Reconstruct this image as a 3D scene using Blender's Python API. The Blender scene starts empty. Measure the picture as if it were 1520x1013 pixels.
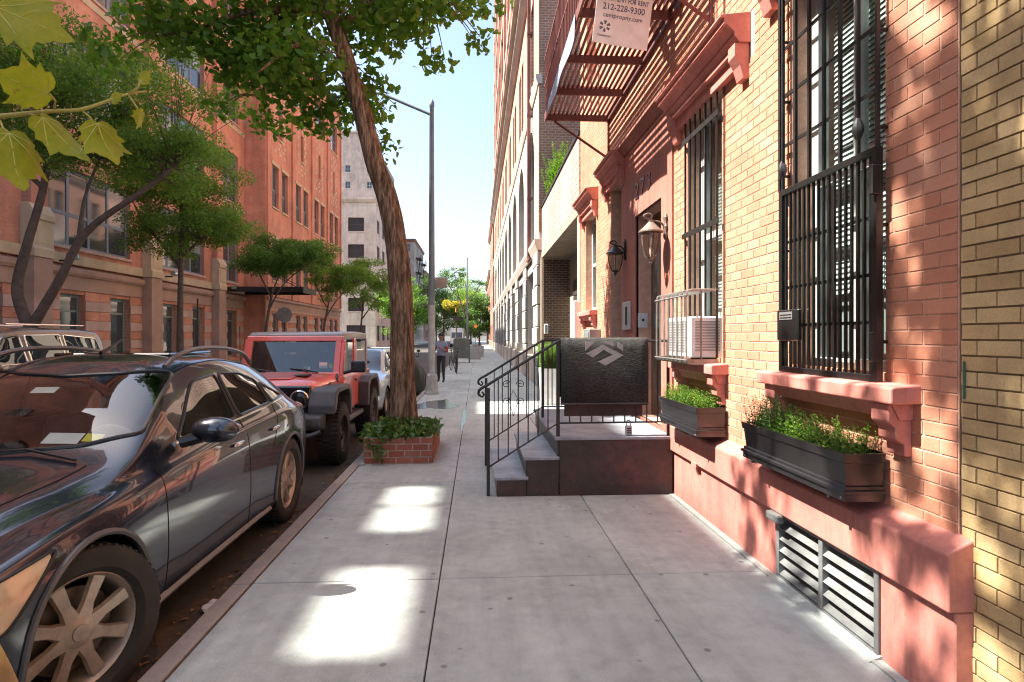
import bpy, bmesh, math, random
import numpy as np
from mathutils import Vector, Matrix, noise as mnoise
random.seed(7); rng = np.random.default_rng(7)
R = math.radians
SC = bpy.context.scene
COL = SC.collection
# ---------------------------------------------------------------- camera
cam = bpy.data.cameras.new('camera'); camo = bpy.data.objects.new('camera', cam); COL.objects.link(camo)
camo.location = (0, 0, 1.63); camo.rotation_euler = (R(90), 0, -math.atan(52/884))
cam.sensor_width = 36; cam.lens = 36*884/1520; cam.shift_y = -7.5/1520
cam.clip_start = 0.05; cam.clip_end = 3000
SC.camera = camo
# ---------------------------------------------------------------- sky, sun, exposure
SUN_EL = 55.0
world = bpy.data.worlds.new('World'); SC.world = world; world.use_nodes = True
wn = world.node_tree; bgn = wn.nodes['Background']
sky = wn.nodes.new('ShaderNodeTexSky'); sky.sky_type = 'NISHITA'; sky.sun_disc = False
sky.sun_elevation = R(SUN_EL); sky.sun_rotation = R(-90); sky.air_density = 1.0; sky.dust_density = 3.0; sky.ozone_density = 1.0; sky.altitude = 0
wn.links.new(sky.outputs['Color'], bgn.inputs['Color']); bgn.inputs['Strength'].default_value = 0.10
sl = bpy.data.lights.new('sun', 'SUN'); sl.energy = 5.0; sl.angle = R(0.53); sl.color = (1.0, 0.93, 0.82)
slo = bpy.data.objects.new('sun', sl); COL.objects.link(slo); slo.rotation_euler = (0, R(-(90-SUN_EL)), 0); slo.location = (-30, 5, 40)
vs = SC.view_settings; vs.view_transform = 'Standard'; vs.look = 'None'; vs.gamma = 1; vs.exposure = 2.05
SC.cycles.use_denoising = True; SC.cycles.filter_width = 1.1
SC.cycles.max_bounces = 8; SC.cycles.diffuse_bounces = 6; SC.cycles.glossy_bounces = 4; SC.cycles.transmission_bounces = 6
SC.cycles.transparent_max_bounces = 12; SC.cycles.caustics_reflective = False; SC.cycles.caustics_refractive = False
SC.cycles.sample_clamp_indirect = 6.0

# ---------------------------------------------------------------- helpers
def link(o, parent=None):
    COL.objects.link(o)
    if parent is not None:
        o.parent = parent
        if parent.parent is None and parent.type == 'EMPTY' and not parent.get('_local'):
            o.matrix_parent_inverse = Matrix.Translation(-Vector(parent.location))
    return o
def tag(o, label=None, cat=None, group=None, kind=None):
    if label: o['label'] = label
    if cat: o['category'] = cat
    if group: o['group'] = group
    if kind: o['kind'] = kind
    return o
LOCALS = []
def thing(name, label, cat, loc=(0, 0, 0), group=None, rz=None):
    """Empty at the base of a thing. With rz its parts are in local coordinates, else in world coordinates."""
    o = bpy.data.objects.new(name, None); COL.objects.link(o); o.location = loc; o.empty_display_size = .2
    if rz is not None:
        o.rotation_euler = (0, 0, rz); o['_local'] = 1; LOCALS.append(o)
    return tag(o, label, cat, group)

class MB:
    def __init__(s): s.v = []; s.f = []
    def add(s, vs_, fs):
        b = len(s.v); s.v += [tuple(p) for p in vs_]; s.f += [tuple(i+b for i in f) for f in fs]; return s
    def box(s, x0, x1, y0, y1, z0, z1):
        return s.add([(x0,y0,z0),(x1,y0,z0),(x1,y1,z0),(x0,y1,z0),(x0,y0,z1),(x1,y0,z1),(x1,y1,z1),(x0,y1,z1)],
                     [(0,3,2,1),(4,5,6,7),(0,1,5,4),(1,2,6,5),(2,3,7,6),(3,0,4,7)])
    def prism(s, poly, axis, a, b):
        """poly = list of 2D points; axis = 'x','y','z': extrude from a to b. x:(y,z) y:(x,z) z:(x,y)"""
        n = len(poly)
        mk = {'x': lambda p, t: (t, p[0], p[1]), 'y': lambda p, t: (p[0], t, p[1]), 'z': lambda p, t: (p[0], p[1], t)}[axis]
        return s.add([mk(p, a) for p in poly]+[mk(p, b) for p in poly],
                     [tuple(range(n-1, -1, -1)), tuple(range(n, 2*n))]+[(i, (i+1) % n, n+(i+1) % n, n+i) for i in range(n)])
    def tube(s, pts, r, n=8, caps=True):
        pts = [Vector(p) for p in pts]; m = len(pts); rr = r if isinstance(r, (list, tuple)) else [r]*m
        vs_ = []; up = None
        for i, p in enumerate(pts):
            t = (pts[min(i+1, m-1)]-pts[max(i-1, 0)])
            t = t.normalized() if t.length > 1e-9 else Vector((0, 0, 1))
            if up is None:
                up = Vector((0, 0, 1)) if abs(t.z) < .9 else Vector((1, 0, 0))
            a = t.cross(up)
            if a.length < 1e-6: a = t.cross(Vector((0, 1, .3)))
            a.normalize(); b = a.cross(t).normalized(); up = b
            for k in range(n):
                th = 2*math.pi*k/n
                vs_.append(p+(a*math.cos(th)+b*math.sin(th))*rr[i])
        fs = [(i*n+k, i*n+(k+1) % n, (i+1)*n+(k+1) % n, (i+1)*n+k) for i in range(m-1) for k in range(n)]
        if caps: fs += [tuple(range(n-1, -1, -1)), tuple(range((m-1)*n, m*n))]
        return s.add(vs_, fs)
    def bar(s, p, q, w, h):
        """square bar from p to q"""
        return s.tube([p, q], [max(w, h)*.7071]*2, 4)
    def lathe(s, prof, c=(0, 0, 0), n=16, axis='z', caps=True):
        vs_ = []
        for (r_, h) in prof:
            for k in range(n):
                th = 2*math.pi*k/n; a, b = r_*math.cos(th), r_*math.sin(th)
                vs_.append({'z': (c[0]+a, c[1]+b, c[2]+h), 'y': (c[0]+a, c[1]+h, c[2]+b), 'x': (c[0]+h, c[1]+a, c[2]+b)}[axis])
        m = len(prof)
        fs = [(i*n+k, i*n+(k+1) % n, (i+1)*n+(k+1) % n, (i+1)*n+k) for i in range(m-1) for k in range(n)]
        if caps: fs += [tuple(range(n-1, -1, -1)), tuple(range((m-1)*n, m*n))]
        return s.add(vs_, fs)
    def ball(s, c, rx, ry, rz, n=12, m=8):
        prof = [(max(1e-4, math.sin(math.pi*i/m)), -math.cos(math.pi*i/m)) for i in range(m+1)]
        b = len(s.v); s.lathe(prof, (0, 0, 0), n)
        s.v[b:] = [(c[0]+x*rx, c[1]+y*ry, c[2]+z*rz) for (x, y, z) in s.v[b:]]
        return s
    def mesh(s, name, bevel=0, segs=1, smooth=False, recalc=True):
        me = bpy.data.meshes.new(name); me.from_pydata(s.v, [], s.f); me.update()
        if recalc or bevel:
            bm = bmesh.new(); bm.from_mesh(me)
            if recalc: bmesh.ops.recalc_face_normals(bm, faces=bm.faces)
            if bevel:
                ed = [e for e in bm.edges if len(e.link_faces) == 2 and e.calc_face_angle(0) > .5]
                bmesh.ops.bevel(bm, geom=ed, offset=bevel, segments=segs, affect='EDGES', profile=.5, clamp_overlap=True)
            bm.to_mesh(me); bm.free()
        if smooth:
            me.polygons.foreach_set('use_smooth', [True]*len(me.polygons))
            if smooth != 'all':
                try: me.set_sharp_from_angle(angle=R(40))
                except Exception: pass
        return me
    def build(s, name, mat, parent=None, **k):
        me = s.mesh(name, **k); me.materials.append(mat)
        return link(bpy.data.objects.new(name, me), parent)
def place(name, me, parent, loc, rot=None):
    """another object sharing mesh data"""
    o = bpy.data.objects.new(name, me); o.location = loc
    if rot: o.rotation_euler = rot
    return link(o, parent)
def bx(name, mat, parent, x0, x1, y0, y1, z0, z1, bevel=0, **k):
    return MB().box(x0, x1, y0, y1, z0, z1).build(name, mat, parent, bevel=bevel, **k)
def crv(pts):
    """smooth interpolation through (x, value) pairs (monotone hermite)"""
    pts = sorted(pts); xs = np.array([p[0] for p in pts], float); ys = np.array([p[1] for p in pts], float)
    d = np.diff(ys)/np.diff(xs); m = np.zeros_like(xs); m[0] = d[0]; m[-1] = d[-1]
    for i in range(1, len(xs)-1):
        m[i] = 0 if d[i-1]*d[i] <= 0 else 2*d[i-1]*d[i]/(d[i-1]+d[i])
    def f(x):
        x = min(max(x, xs[0]), xs[-1]); i = int(min(max(np.searchsorted(xs, x)-1, 0), len(xs)-2))
        h = xs[i+1]-xs[i]; t = (x-xs[i])/h
        return float((2*t**3-3*t**2+1)*ys[i]+(t**3-2*t**2+t)*h*m[i]+(-2*t**3+3*t**2)*ys[i+1]+(t**3-t**2)*h*m[i+1])
    return f
def spline(pts, n=6):
    """Catmull-Rom through 3D points"""
    P = [Vector(p) for p in pts]; out = []
    for i in range(len(P)-1):
        a, b, c, d = P[max(i-1, 0)], P[i], P[i+1], P[min(i+2, len(P)-1)]
        for k in range(n):
            t = k/n
            out.append(.5*((2*b)+(-a+c)*t+(2*a-5*b+4*c-d)*t*t+(-a+3*b-3*c+d)*t**3))
    return out+[P[-1]]

# ---------------------------------------------------------------- materials (procedural)
MATS = {}
class NT:
    def __init__(s, name):
        s.m = bpy.data.materials.new(name); s.m.use_nodes = True; s.t = s.m.node_tree
        s.b = s.t.nodes['Principled BSDF']; s.out = s.t.nodes['Material Output']
    def n(s, typ, **k):
        nd = s.t.nodes.new(typ)
        for a, v in k.items():
            if hasattr(nd, a): setattr(nd, a, v)
            else: nd.inputs[a.replace('_', ' ')].default_value = v
        return nd
    def l(s, a, b): s.t.links.new(a, b)
    def coord(s, kind='Object', scale=(1, 1, 1)):
        tc = s.n('ShaderNodeTexCoord'); mp = s.n('ShaderNodeMapping'); mp.inputs['Scale'].default_value = scale
        s.l(tc.outputs[kind], mp.inputs['Vector']); return mp.outputs['Vector']
    def world(s):
        g = s.n('ShaderNodeNewGeometry'); return g.outputs['Position']
    def noise(s, vec, scale, detail=4, rough=.55):
        nd = s.n('ShaderNodeTexNoise'); nd.inputs['Scale'].default_value = scale; nd.inputs['Detail'].default_value = detail
        nd.inputs['Roughness'].default_value = rough; s.l(vec, nd.inputs['Vector']); return nd.outputs['Fac']
    def ramp(s, fac, stops):
        r = s.n('ShaderNodeValToRGB'); e = r.color_ramp.elements
        while len(e) < len(stops): e.new(.5)
        for i, (p, c) in enumerate(stops):
            e[i].position = p; e[i].color = (c, c, c, 1) if not isinstance(c, (tuple, list)) else (*c[:3], 1)
        s.l(fac, r.inputs['Fac']); return r.outputs['Color']
    def mix(s, fac, a, b, typ='MIX'):
        nd = s.n('ShaderNodeMix'); nd.data_type = 'RGBA'; nd.blend_type = typ
        for i, v in ((0, fac), (6, a), (7, b)):
            if hasattr(v, 'is_linked') or hasattr(v, 'links'): s.l(v, nd.inputs[i])
            else: nd.inputs[i].default_value = v if i == 0 else (*v[:3], 1)
        return nd.outputs[2]
    def bump(s, h, strength=.3, dist=.01):
        nd = s.n('ShaderNodeBump'); nd.inputs['Strength'].default_value = strength; nd.inputs['Distance'].default_value = dist
        s.l(h, nd.inputs['Height']); s.l(nd.outputs['Normal'], s.b.inputs['Normal'])
    def col(s, c):
        if isinstance(c, (tuple, list)): s.b.inputs['Base Color'].default_value = (*c[:3], 1)
        else: s.l(c, s.b.inputs['Base Color'])
    def set(s, **k):
        for a, v in k.items(): s.b.inputs[a.replace('_', ' ')].default_value = v
        return s
def sc(c, k): return tuple(min(1, x*k) for x in c)

def mat_var(name, c, rough=.7, var=.25, scale=3.0, bump=.15, bscale=60, metal=0, fine=.15, spec=.5, dist=.004, grime=0, chips=None):
    """general surface: base colour with large and fine noise variation and fine relief"""
    if name in MATS: return MATS[name]
    t = NT(name); v = t.world()
    a = t.noise(v, scale, 5); b = t.noise(v, bscale, 3)
    c1 = t.ramp(a, [(.3, sc(c, 1-var)), (.7, sc(c, 1+var*.6))])
    c2 = t.ramp(b, [(.3, 1-fine), (.7, 1.0)])
    cc = t.mix(1.0, c1, c2, 'MULTIPLY')
    if grime:
        gsp = t.noise(v, 1.3, 6, .7); cc = t.mix(t.ramp(gsp, [(.5, 0.0), (.75, grime)]), cc, (.05, .045, .04))
    if chips:
        mp = t.n('ShaderNodeMapping'); mp.inputs['Scale'].default_value = (9, 9, .9); t.l(v, mp.inputs['Vector']); dr = t.noise(mp.outputs[0], 1.0, 6, .7)
        cc = t.mix(1.0, cc, t.ramp(dr, [(.34, .80), (.52, 1.03)]), 'MULTIPLY')
        ch = t.noise(v, 17, 8, .72); cc = t.mix(t.ramp(ch, [(.655, 0.0), (.675, .8)]), cc, chips)
        ch2 = t.noise(v, 6, 9, .8); cc = t.mix(t.ramp(ch2, [(.62, 0.0), (.72, .35)]), cc, sc(c, 1.35))
    t.col(cc); t.set(Roughness=rough, Metallic=metal, Specular_IOR_Level=spec)
    if bump: t.bump(b, bump, dist)
    MATS[name] = t.m; return t.m
def mat_plain(name, c, rough=.5, metal=0, coat=0, spec=.5, emit=None):
    if name in MATS: return MATS[name]
    t = NT(name); v = t.world(); a = t.noise(v, 9, 4)
    t.col(t.ramp(a, [(.3, sc(c, .86)), (.7, sc(c, 1.06))]))
    t.set(Roughness=rough, Metallic=metal, Coat_Weight=coat, Specular_IOR_Level=spec, Coat_Roughness=.04)
    MATS[name] = t.m; return t.m
def mat_pieces(name, c1, c2, rough=.85, c3=None, bump=.3, stain=.25):
    """bricks and blocks: every piece its own tone (object random + island random), with grain and stains"""
    if name in MATS: return MATS[name]
    t = NT(name); v = t.world()
    oi = t.n('ShaderNodeObjectInfo'); ge = t.n('ShaderNodeNewGeometry')
    ad = t.n('ShaderNodeMath', operation='ADD'); t.l(oi.outputs['Random'], ad.inputs[0]); t.l(ge.outputs['Random Per Island'], ad.inputs[1])
    fr = t.n('ShaderNodeMath', operation='FRACT'); t.l(ad.outputs[0], fr.inputs[0])
    st = [(0, c1), (.75, c2)] + ([(1, c3)] if c3 else [])
    base = t.ramp(fr.outputs[0], st)
    f = t.noise(v, 90, 4, .7); g = t.noise(v, 1.7, 6, .65)
    cc = t.mix(1.0, base, t.ramp(f, [(.3, .82), (.7, 1.05)]), 'MULTIPLY')
    cc = t.mix(1.0, cc, t.ramp(g, [(.35, 1-stain), (.65, 1.05)]), 'MULTIPLY')
    t.col(cc); t.set(Roughness=rough); t.bump(f, bump, .003)
    MATS[name] = t.m; return t.m
def mat_brickwall(name, c1, c2, mortar, axis='y', bw=.2, bh=.07, ms=.008, stripe=None, bump=.4):
    """far masonry whose bricks are too small to pick apart. axis: horizontal world axis of the wall"""
    if name in MATS: return MATS[name]
    t = NT(name); sx = t.n('ShaderNodeSeparateXYZ'); t.l(t.world(), sx.inputs[0])
    cb = t.n('ShaderNodeCombineXYZ'); t.l(sx.outputs['Y' if axis == 'y' else 'X'], cb.inputs[0]); t.l(sx.outputs['Z'], cb.inputs[1])
    br = t.n('ShaderNodeTexBrick'); t.l(cb.outputs[0], br.inputs['Vector'])
    br.inputs['Color1'].default_value = (*c1, 1); br.inputs['Color2'].default_value = (*c2, 1); br.inputs['Mortar'].default_value = (*mortar, 1)
    br.inputs['Scale'].default_value = 1; br.inputs['Mortar Size'].default_value = ms; br.inputs['Brick Width'].default_value = bw; br.inputs['Row Height'].default_value = bh
    g = t.noise(t.world(), .45, 8, .72); f = t.noise(t.world(), 40, 3)
    mps = t.n('ShaderNodeMapping'); mps.inputs['Scale'].default_value = (1.6, 1.6, .22); t.l(t.world(), mps.inputs['Vector']); g2 = t.noise(mps.outputs[0], 1.0, 6, .7)
    cc = t.mix(1.0, br.outputs['Color'], t.ramp(g, [(.35, .70), (.65, 1.08)]), 'MULTIPLY'); cc = t.mix(1.0, cc, t.ramp(g2, [(.35, .80), (.6, 1.04)]), 'MULTIPLY')
    cc = t.mix(1.0, cc, t.ramp(f, [(.3, .88), (.7, 1.04)]), 'MULTIPLY')
    t.col(cc); t.set(Roughness=.88)
    iv = t.n('ShaderNodeInvert'); t.l(br.outputs['Fac'], iv.inputs['Color']); t.bump(iv.outputs[0], bump, .006)
    MATS[name] = t.m; return t.m
def mat_glass(name, tint=(.9, .95, .95), refl=1.0, rough=.0, ior=1.5):
    """thin pane: see-through with mirror reflection by Fresnel"""
    if name in MATS: return MATS[name]
    t = NT(name); tr = t.n('ShaderNodeBsdfTransparent'); tr.inputs['Color'].default_value = (*tint, 1)
    gl = t.n('ShaderNodeBsdfGlossy'); gl.inputs['Roughness'].default_value = rough
    ge = t.n('ShaderNodeNewGeometry'); dt = t.n('ShaderNodeVectorMath', operation='DOT_PRODUCT'); t.l(ge.outputs['Incoming'], dt.inputs[0]); t.l(ge.outputs['Normal'], dt.inputs[1])
    ab = t.n('ShaderNodeMath', operation='ABSOLUTE'); t.l(dt.outputs['Value'], ab.inputs[0]); om = t.n('ShaderNodeMath', operation='SUBTRACT'); om.inputs[0].default_value = 1.0; t.l(ab.outputs[0], om.inputs[1])
    pw = t.n('ShaderNodeMath', operation='POWER'); pw.inputs[1].default_value = 4.2; t.l(om.outputs[0], pw.inputs[0])
    sch = t.n('ShaderNodeMath', operation='MULTIPLY_ADD'); f0 = ((ior-1)/(ior+1))**2; sch.inputs[1].default_value = 1-f0; sch.inputs[2].default_value = f0; t.l(pw.outputs[0], sch.inputs[0])
    mu = t.n('ShaderNodeMath', operation='MULTIPLY'); mu.inputs[1].default_value = refl; mu.use_clamp = True; t.l(sch.outputs[0], mu.inputs[0])
    mx = t.n('ShaderNodeMixShader'); t.l(mu.outputs[0], mx.inputs[0]); t.l(tr.outputs[0], mx.inputs[1]); t.l(gl.outputs[0], mx.inputs[2])
    t.l(mx.outputs[0], t.out.inputs['Surface']); MATS[name] = t.m; return t.m
def mat_leaf(name, c1, c2, trans=.45, rough=.5, c3=None, spots=None):
    if name in MATS: return MATS[name]
    t = NT(name); ge = t.n('ShaderNodeNewGeometry')
    st = [(0, c1), (.8, c2)] + ([(1, c3)] if c3 else [])
    c = t.ramp(ge.outputs['Random Per Island'], st)
    g = t.noise(t.world(), 1.1, 3); c = t.mix(1.0, c, t.ramp(g, [(.3, .7), (.7, 1.15)]), 'MULTIPLY')
    if spots:
        h = t.noise(t.world(), 26, 5, .7); c = t.mix(t.ramp(h, [(.35, .55), (.6, 0.0)]), c, (.16, .30, .02)); k = t.noise(t.world(), 70, 4, .6); c = t.mix(t.ramp(k, [(.66, 0.0), (.72, .85)]), c, (.22, .11, .02))
    t.col(c); t.set(Roughness=rough, Specular_IOR_Level=.4)
    tl = t.n('ShaderNodeBsdfTranslucent'); t.l(t.mix(1.0, c, (1.0, 1.0, .45), 'MULTIPLY'), tl.inputs['Color'])
    mx = t.n('ShaderNodeMixShader'); mx.inputs[0].default_value = trans
    t.l(t.b.outputs[0], mx.inputs[1]); t.l(tl.outputs[0], mx.inputs[2]); t.l(mx.outputs[0], t.out.inputs['Surface'])
    MATS[name] = t.m; return t.m
def mat_concrete(name, c=(.405, .44, .425), spots=True):
    t = NT(name); v = t.world(); oi = t.n('ShaderNodeObjectInfo')
    a = t.noise(v, .9, 7, .65); b = t.noise(v, 9, 5, .7); f = t.noise(v, 150, 2)
    cc = t.ramp(a, [(.32, sc(c, .84)), (.5, c), (.68, sc(c, 1.12))])
    cc = t.mix(1.0, cc, t.ramp(b, [(.3, .84), (.7, 1.06)]), 'MULTIPLY')
    cc = t.mix(1.0, cc, t.ramp(f, [(.35, .86), (.6, 1.03)]), 'MULTIPLY')
    cc = t.mix(1.0, cc, t.ramp(oi.outputs['Random'], [(0, .9), (1, 1.06)]), 'MULTIPLY')
    if spots:
        vo = t.n('ShaderNodeTexVoronoi'); vo.inputs['Scale'].default_value = 4.2; vo.inputs['Randomness'].default_value = 1; t.l(v, vo.inputs['Vector'])
        cc = t.mix(t.ramp(vo.outputs['Distance'], [(.055, .7), (.10, 0.0)]), cc, (.13, .128, .12))
        vo2 = t.n('ShaderNodeTexVoronoi'); vo2.inputs['Scale'].default_value = 14; t.l(v, vo2.inputs['Vector'])
        cc = t.mix(t.ramp(vo2.outputs['Distance'], [(.03, .6), (.07, 0.0)]), cc, (.12, .115, .11))
        mp = t.n('ShaderNodeMapping'); mp.inputs['Scale'].default_value = (6, .5, 1); t.l(v, mp.inputs['Vector'])
        wr = t.noise(v, .55, 3, .6); cc = t.mix(1.0, cc, t.ramp(wr, [(.4, 1.0), (.46, .90), (.5, 1.0)]), 'MULTIPLY')
        st = t.noise(mp.outputs[0], 1.0, 5, .7); cc = t.mix(1.0, cc, t.ramp(st, [(.3, .85), (.6, 1.04)]), 'MULTIPLY')
    if spots:
        bl = t.noise(v, 1.5, 7, .75); cc = t.mix(t.ramp(bl, [(.58, 0.0), (.70, .42)]), cc, sc(c, .45)); fl = t.noise(v, 42, 5, .7); cc = t.mix(t.ramp(fl, [(.66, 0.0), (.72, .5)]), cc, sc(c, .4))
    t.col(cc); t.set(Roughness=.82, Specular_IOR_Level=.35); t.bump(t.mix(.5, f, b), .25, .004); MATS[name] = t.m; return t.m
# ================================================================ SETTING
M_ROAD = NT('asphalt'); _v = M_ROAD.world(); _a = M_ROAD.noise(_v, .5, 6, .6); _f = M_ROAD.noise(_v, 120, 3, .8)
M_ROAD.col(M_ROAD.mix(1.0, M_ROAD.ramp(_a, [(.3, (.042, .038, .034)), (.7, (.075, .068, .06))]), M_ROAD.ramp(_f, [(.3, .6), (.7, 1.25)]), 'MULTIPLY'))
M_ROAD.set(Roughness=.85); M_ROAD.bump(_f, .6, .006); M_ROAD = M_ROAD.m
M_CONC = mat_concrete('sidewalk concrete'); M_KERB = mat_concrete('kerb concrete', (.36, .32, .28), False)
M_JOINT = mat_var('joint dirt', (.06, .055, .05), .95, .4, 4)
ROAD_Z = -.13
tag(MB().add([(-1500, -60, ROAD_Z), (1500, -60, ROAD_Z), (1500, 2800, ROAD_Z), (-1500, 2800, ROAD_Z)], [(0, 1, 2, 3)]).build('road', M_ROAD, recalc=False), kind='structure')
XE = [-1.477, -.25, 1.06, 2.20]
YE = [1.34+2.68*k for k in range(-3, 24)]
sw = tag(MB().box(-1.477, 2.6, YE[0]-.2, YE[-1], -.14, -.022).build('sidewalk', M_JOINT), kind='structure')
for i in range(3):
    me = MB().box(.004, XE[i+1]-XE[i]-.004, .004, 2.676, -.021, 0).mesh('slab', bevel=.004); me.materials.append(M_CONC)
    for k in range(len(YE)-1):
        place('slab', me, sw, (XE[i], YE[k], random.uniform(-.0015, .0015)))
kb = tag(MB().box(-1.60, -1.50, YE[0], YE[-1], -.15, -.03).build('kerb', M_JOINT), kind='structure')
me = MB().prism([(-1.625, -.16), (-1.49, -.16), (-1.49, -.003), (-1.60, -.003), (-1.625, -.03)], 'y', .003, 2.677).mesh('kerbstone', bevel=.008, segs=2); me.materials.append(M_KERB)
for k in range(len(YE)-1): place('kerbstone', me, kb, (random.uniform(-.004, .004), YE[k], 0))
# far side of the street
lsw = tag(MB().box(-16.4, -11.65, -20, 66, -.14, -.02).build('sidewalk_far_side', M_JOINT), kind='structure')
me = MB().box(.005, 1.535, .005, 2.675, -.02, 0).mesh('slab', bevel=.004); me.materials.append(M_CONC)
for i in range(3):
    for k in range(2, 22): place('slab', me, lsw, (-16.4+i*1.54+.08, YE[k], 0))
tag(MB().box(-11.79, -11.66, -20, 66, -.16, -.004).build('kerb_far_side', M_KERB, bevel=.01), kind='structure')
# far blocks past the cross street
tag(MB().box(-1.6, 2.6, 74, 190, -.16, -.003).build('sidewalk_next_block', M_CONC, bevel=.01), kind='structure')
tag(MB().box(-14.9, -11.6, 82, 200, -.16, -.003).build('sidewalk_far_corner', M_CONC, bevel=.01), kind='structure')
# wet patches
M_WET = mat_var('wet concrete', (.14, .14, .14), .14, .3, 2, .02, 30, spec=.6)
def puddle(name, label, c, rx, ry, seed, n=40):
    r_ = random.Random(seed); ph = [r_.uniform(0, 6.28) for _ in range(5)]
    pts = []
    for k in range(n):
        t = 2*math.pi*k/n; q = 1+.2*math.sin(2*t+ph[0])+.16*math.sin(3*t+ph[1])+.1*math.sin(5*t+ph[2])+.06*math.sin(9*t+ph[3])
        pts.append((c[0]+rx*q*math.cos(t), c[1]+ry*q*math.sin(t), .0045))
    return tag(MB().add(pts, [tuple(range(n))]).build(name, M_WET, recalc=False), label, 'puddle', kind='structure')
puddle('puddle', 'shallow puddle on the pavement in front of the lamp post base', (-.95, 14.2), .42, 1.1, 3)
puddle('puddle', 'wet streak along the pavement joint beside the brick planter', (-.26, 12.0), .035, 1.9, 4)
# gutter litter
M_DIRT = mat_var('gutter dirt', (.10, .07, .045), .95, .5, 6, .6, 50)
pts = []; n = 120
for k in range(n+1): pts.append((-1.63, 1.4+k*.1, ROAD_Z+.004))
for k in range(n, -1, -1): pts.append((-1.82-.08*math.sin(k*.31)-.05*math.sin(k*.83+1), 1.4+k*.1, ROAD_Z+.004))
tag(MB().add(pts, [tuple(range(len(pts)))]).build('gutter_dirt', M_DIRT, recalc=False), kind='structure')
M_DRY = mat_leaf('dry leaf', (.20, .10, .035), (.32, .2, .08), .2, .8, (.12, .07, .03))
mb = MB()
for k in range(420):
    y = random.uniform(1.5, 13); x = -1.64-abs(random.gauss(0, .11)); z = ROAD_Z+.008+random.uniform(0, .012); s_ = random.uniform(.008, .03); a = random.uniform(0, 6.3)
    ca, sa = math.cos(a)*s_, math.sin(a)*s_
    mb.add([(x-ca, y-sa, z), (x+sa*.6, y-ca*.6, z+random.uniform(-.004, .008)), (x+ca, y+sa, z), (x-sa*.6, y+ca*.6, z+random.uniform(-.004, .012))], [(0, 1, 2), (0, 2, 3)])
tag(mb.build('fallen_leaves', M_DRY, recalc=False), 'dry brown leaves scattered in the gutter along the kerb', 'leaves', kind='stuff')
mb = MB().ball((-1.705, 3.93, ROAD_Z+.028), .045, .085, .022, 9, 6)
mb.v = [(x+random.uniform(-.008, .008), y+random.uniform(-.01, .01), z+random.uniform(-.006, .006)) for x, y, z in mb.v]
tag(mb.build('crumpled_paper', mat_plain('paper', (.75, .68, .6), .8), smooth=False), 'crumpled scrap of white paper lying in the gutter beside the kerb', 'paper')

# ================================================================ FACADE HELPERS
class Fr:
    """facade frame: u along the wall, n out of the wall, z up"""
    def __init__(s, o, u, n): s.o = Vector(o); s.u = Vector(u); s.n = Vector(n)
    def p(s, u, n, z): q = s.o+s.u*u+s.n*n; return (q.x, q.y, z)
    def box(s, mb, u0, u1, n0, n1, z0, z1):
        c = [s.p(u, n, z) for z in (z0, z1) for (u, n) in ((u0, n0), (u1, n0), (u1, n1), (u0, n1))]
        return mb.add(c, [(0,3,2,1),(4,5,6,7),(0,1,5,4),(1,2,6,5),(2,3,7,6),(3,0,4,7)])
    def prism(s, mb, prof, u0, u1):
        """profile of (n, z) extruded along u"""
        n = len(prof)
        return mb.add([s.p(u0, a, z) for a, z in prof]+[s.p(u1, a, z) for a, z in prof],
                      [tuple(range(n-1, -1, -1)), tuple(range(n, 2*n))]+[(i, (i+1) % n, n+(i+1) % n, n+i) for i in range(n)])
def FX(x, sgn): return Fr((x, 0, 0), (0, 1, 0), (sgn, 0, 0))
def FY(y, sgn): return Fr((0, y, 0), (1, 0, 0), (0, sgn, 0))
def wall(mb, fr, u0, u1, z0, z1, ops, th=.3, n1=0):
    us = sorted({u0, u1, *[min(max(v, u0), u1) for o in ops for v in o[:2]]})
    for a, b in zip(us, us[1:]):
        if b-a < 1e-6: continue
        cuts = sorted((o[2], o[3]) for o in ops if o[0] <= a+1e-6 and o[1] >= b-1e-6)
        z = z0
        for c0, c1 in cuts:
            if c0 > z: fr.box(mb, a, b, n1-th, n1, z, c0)
            z = max(z, c1)
        if z < z1: fr.box(mb, a, b, n1-th, n1, z, z1)
    return mb
def proj(x, y, z):
    t = math.atan(52/884); d = x*math.sin(t)+y*math.cos(t)
    if d < .1: return None
    return 760+884*(x*math.cos(t)-y*math.sin(t))/d, 499-884*(z-1.63)/d, d
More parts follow.
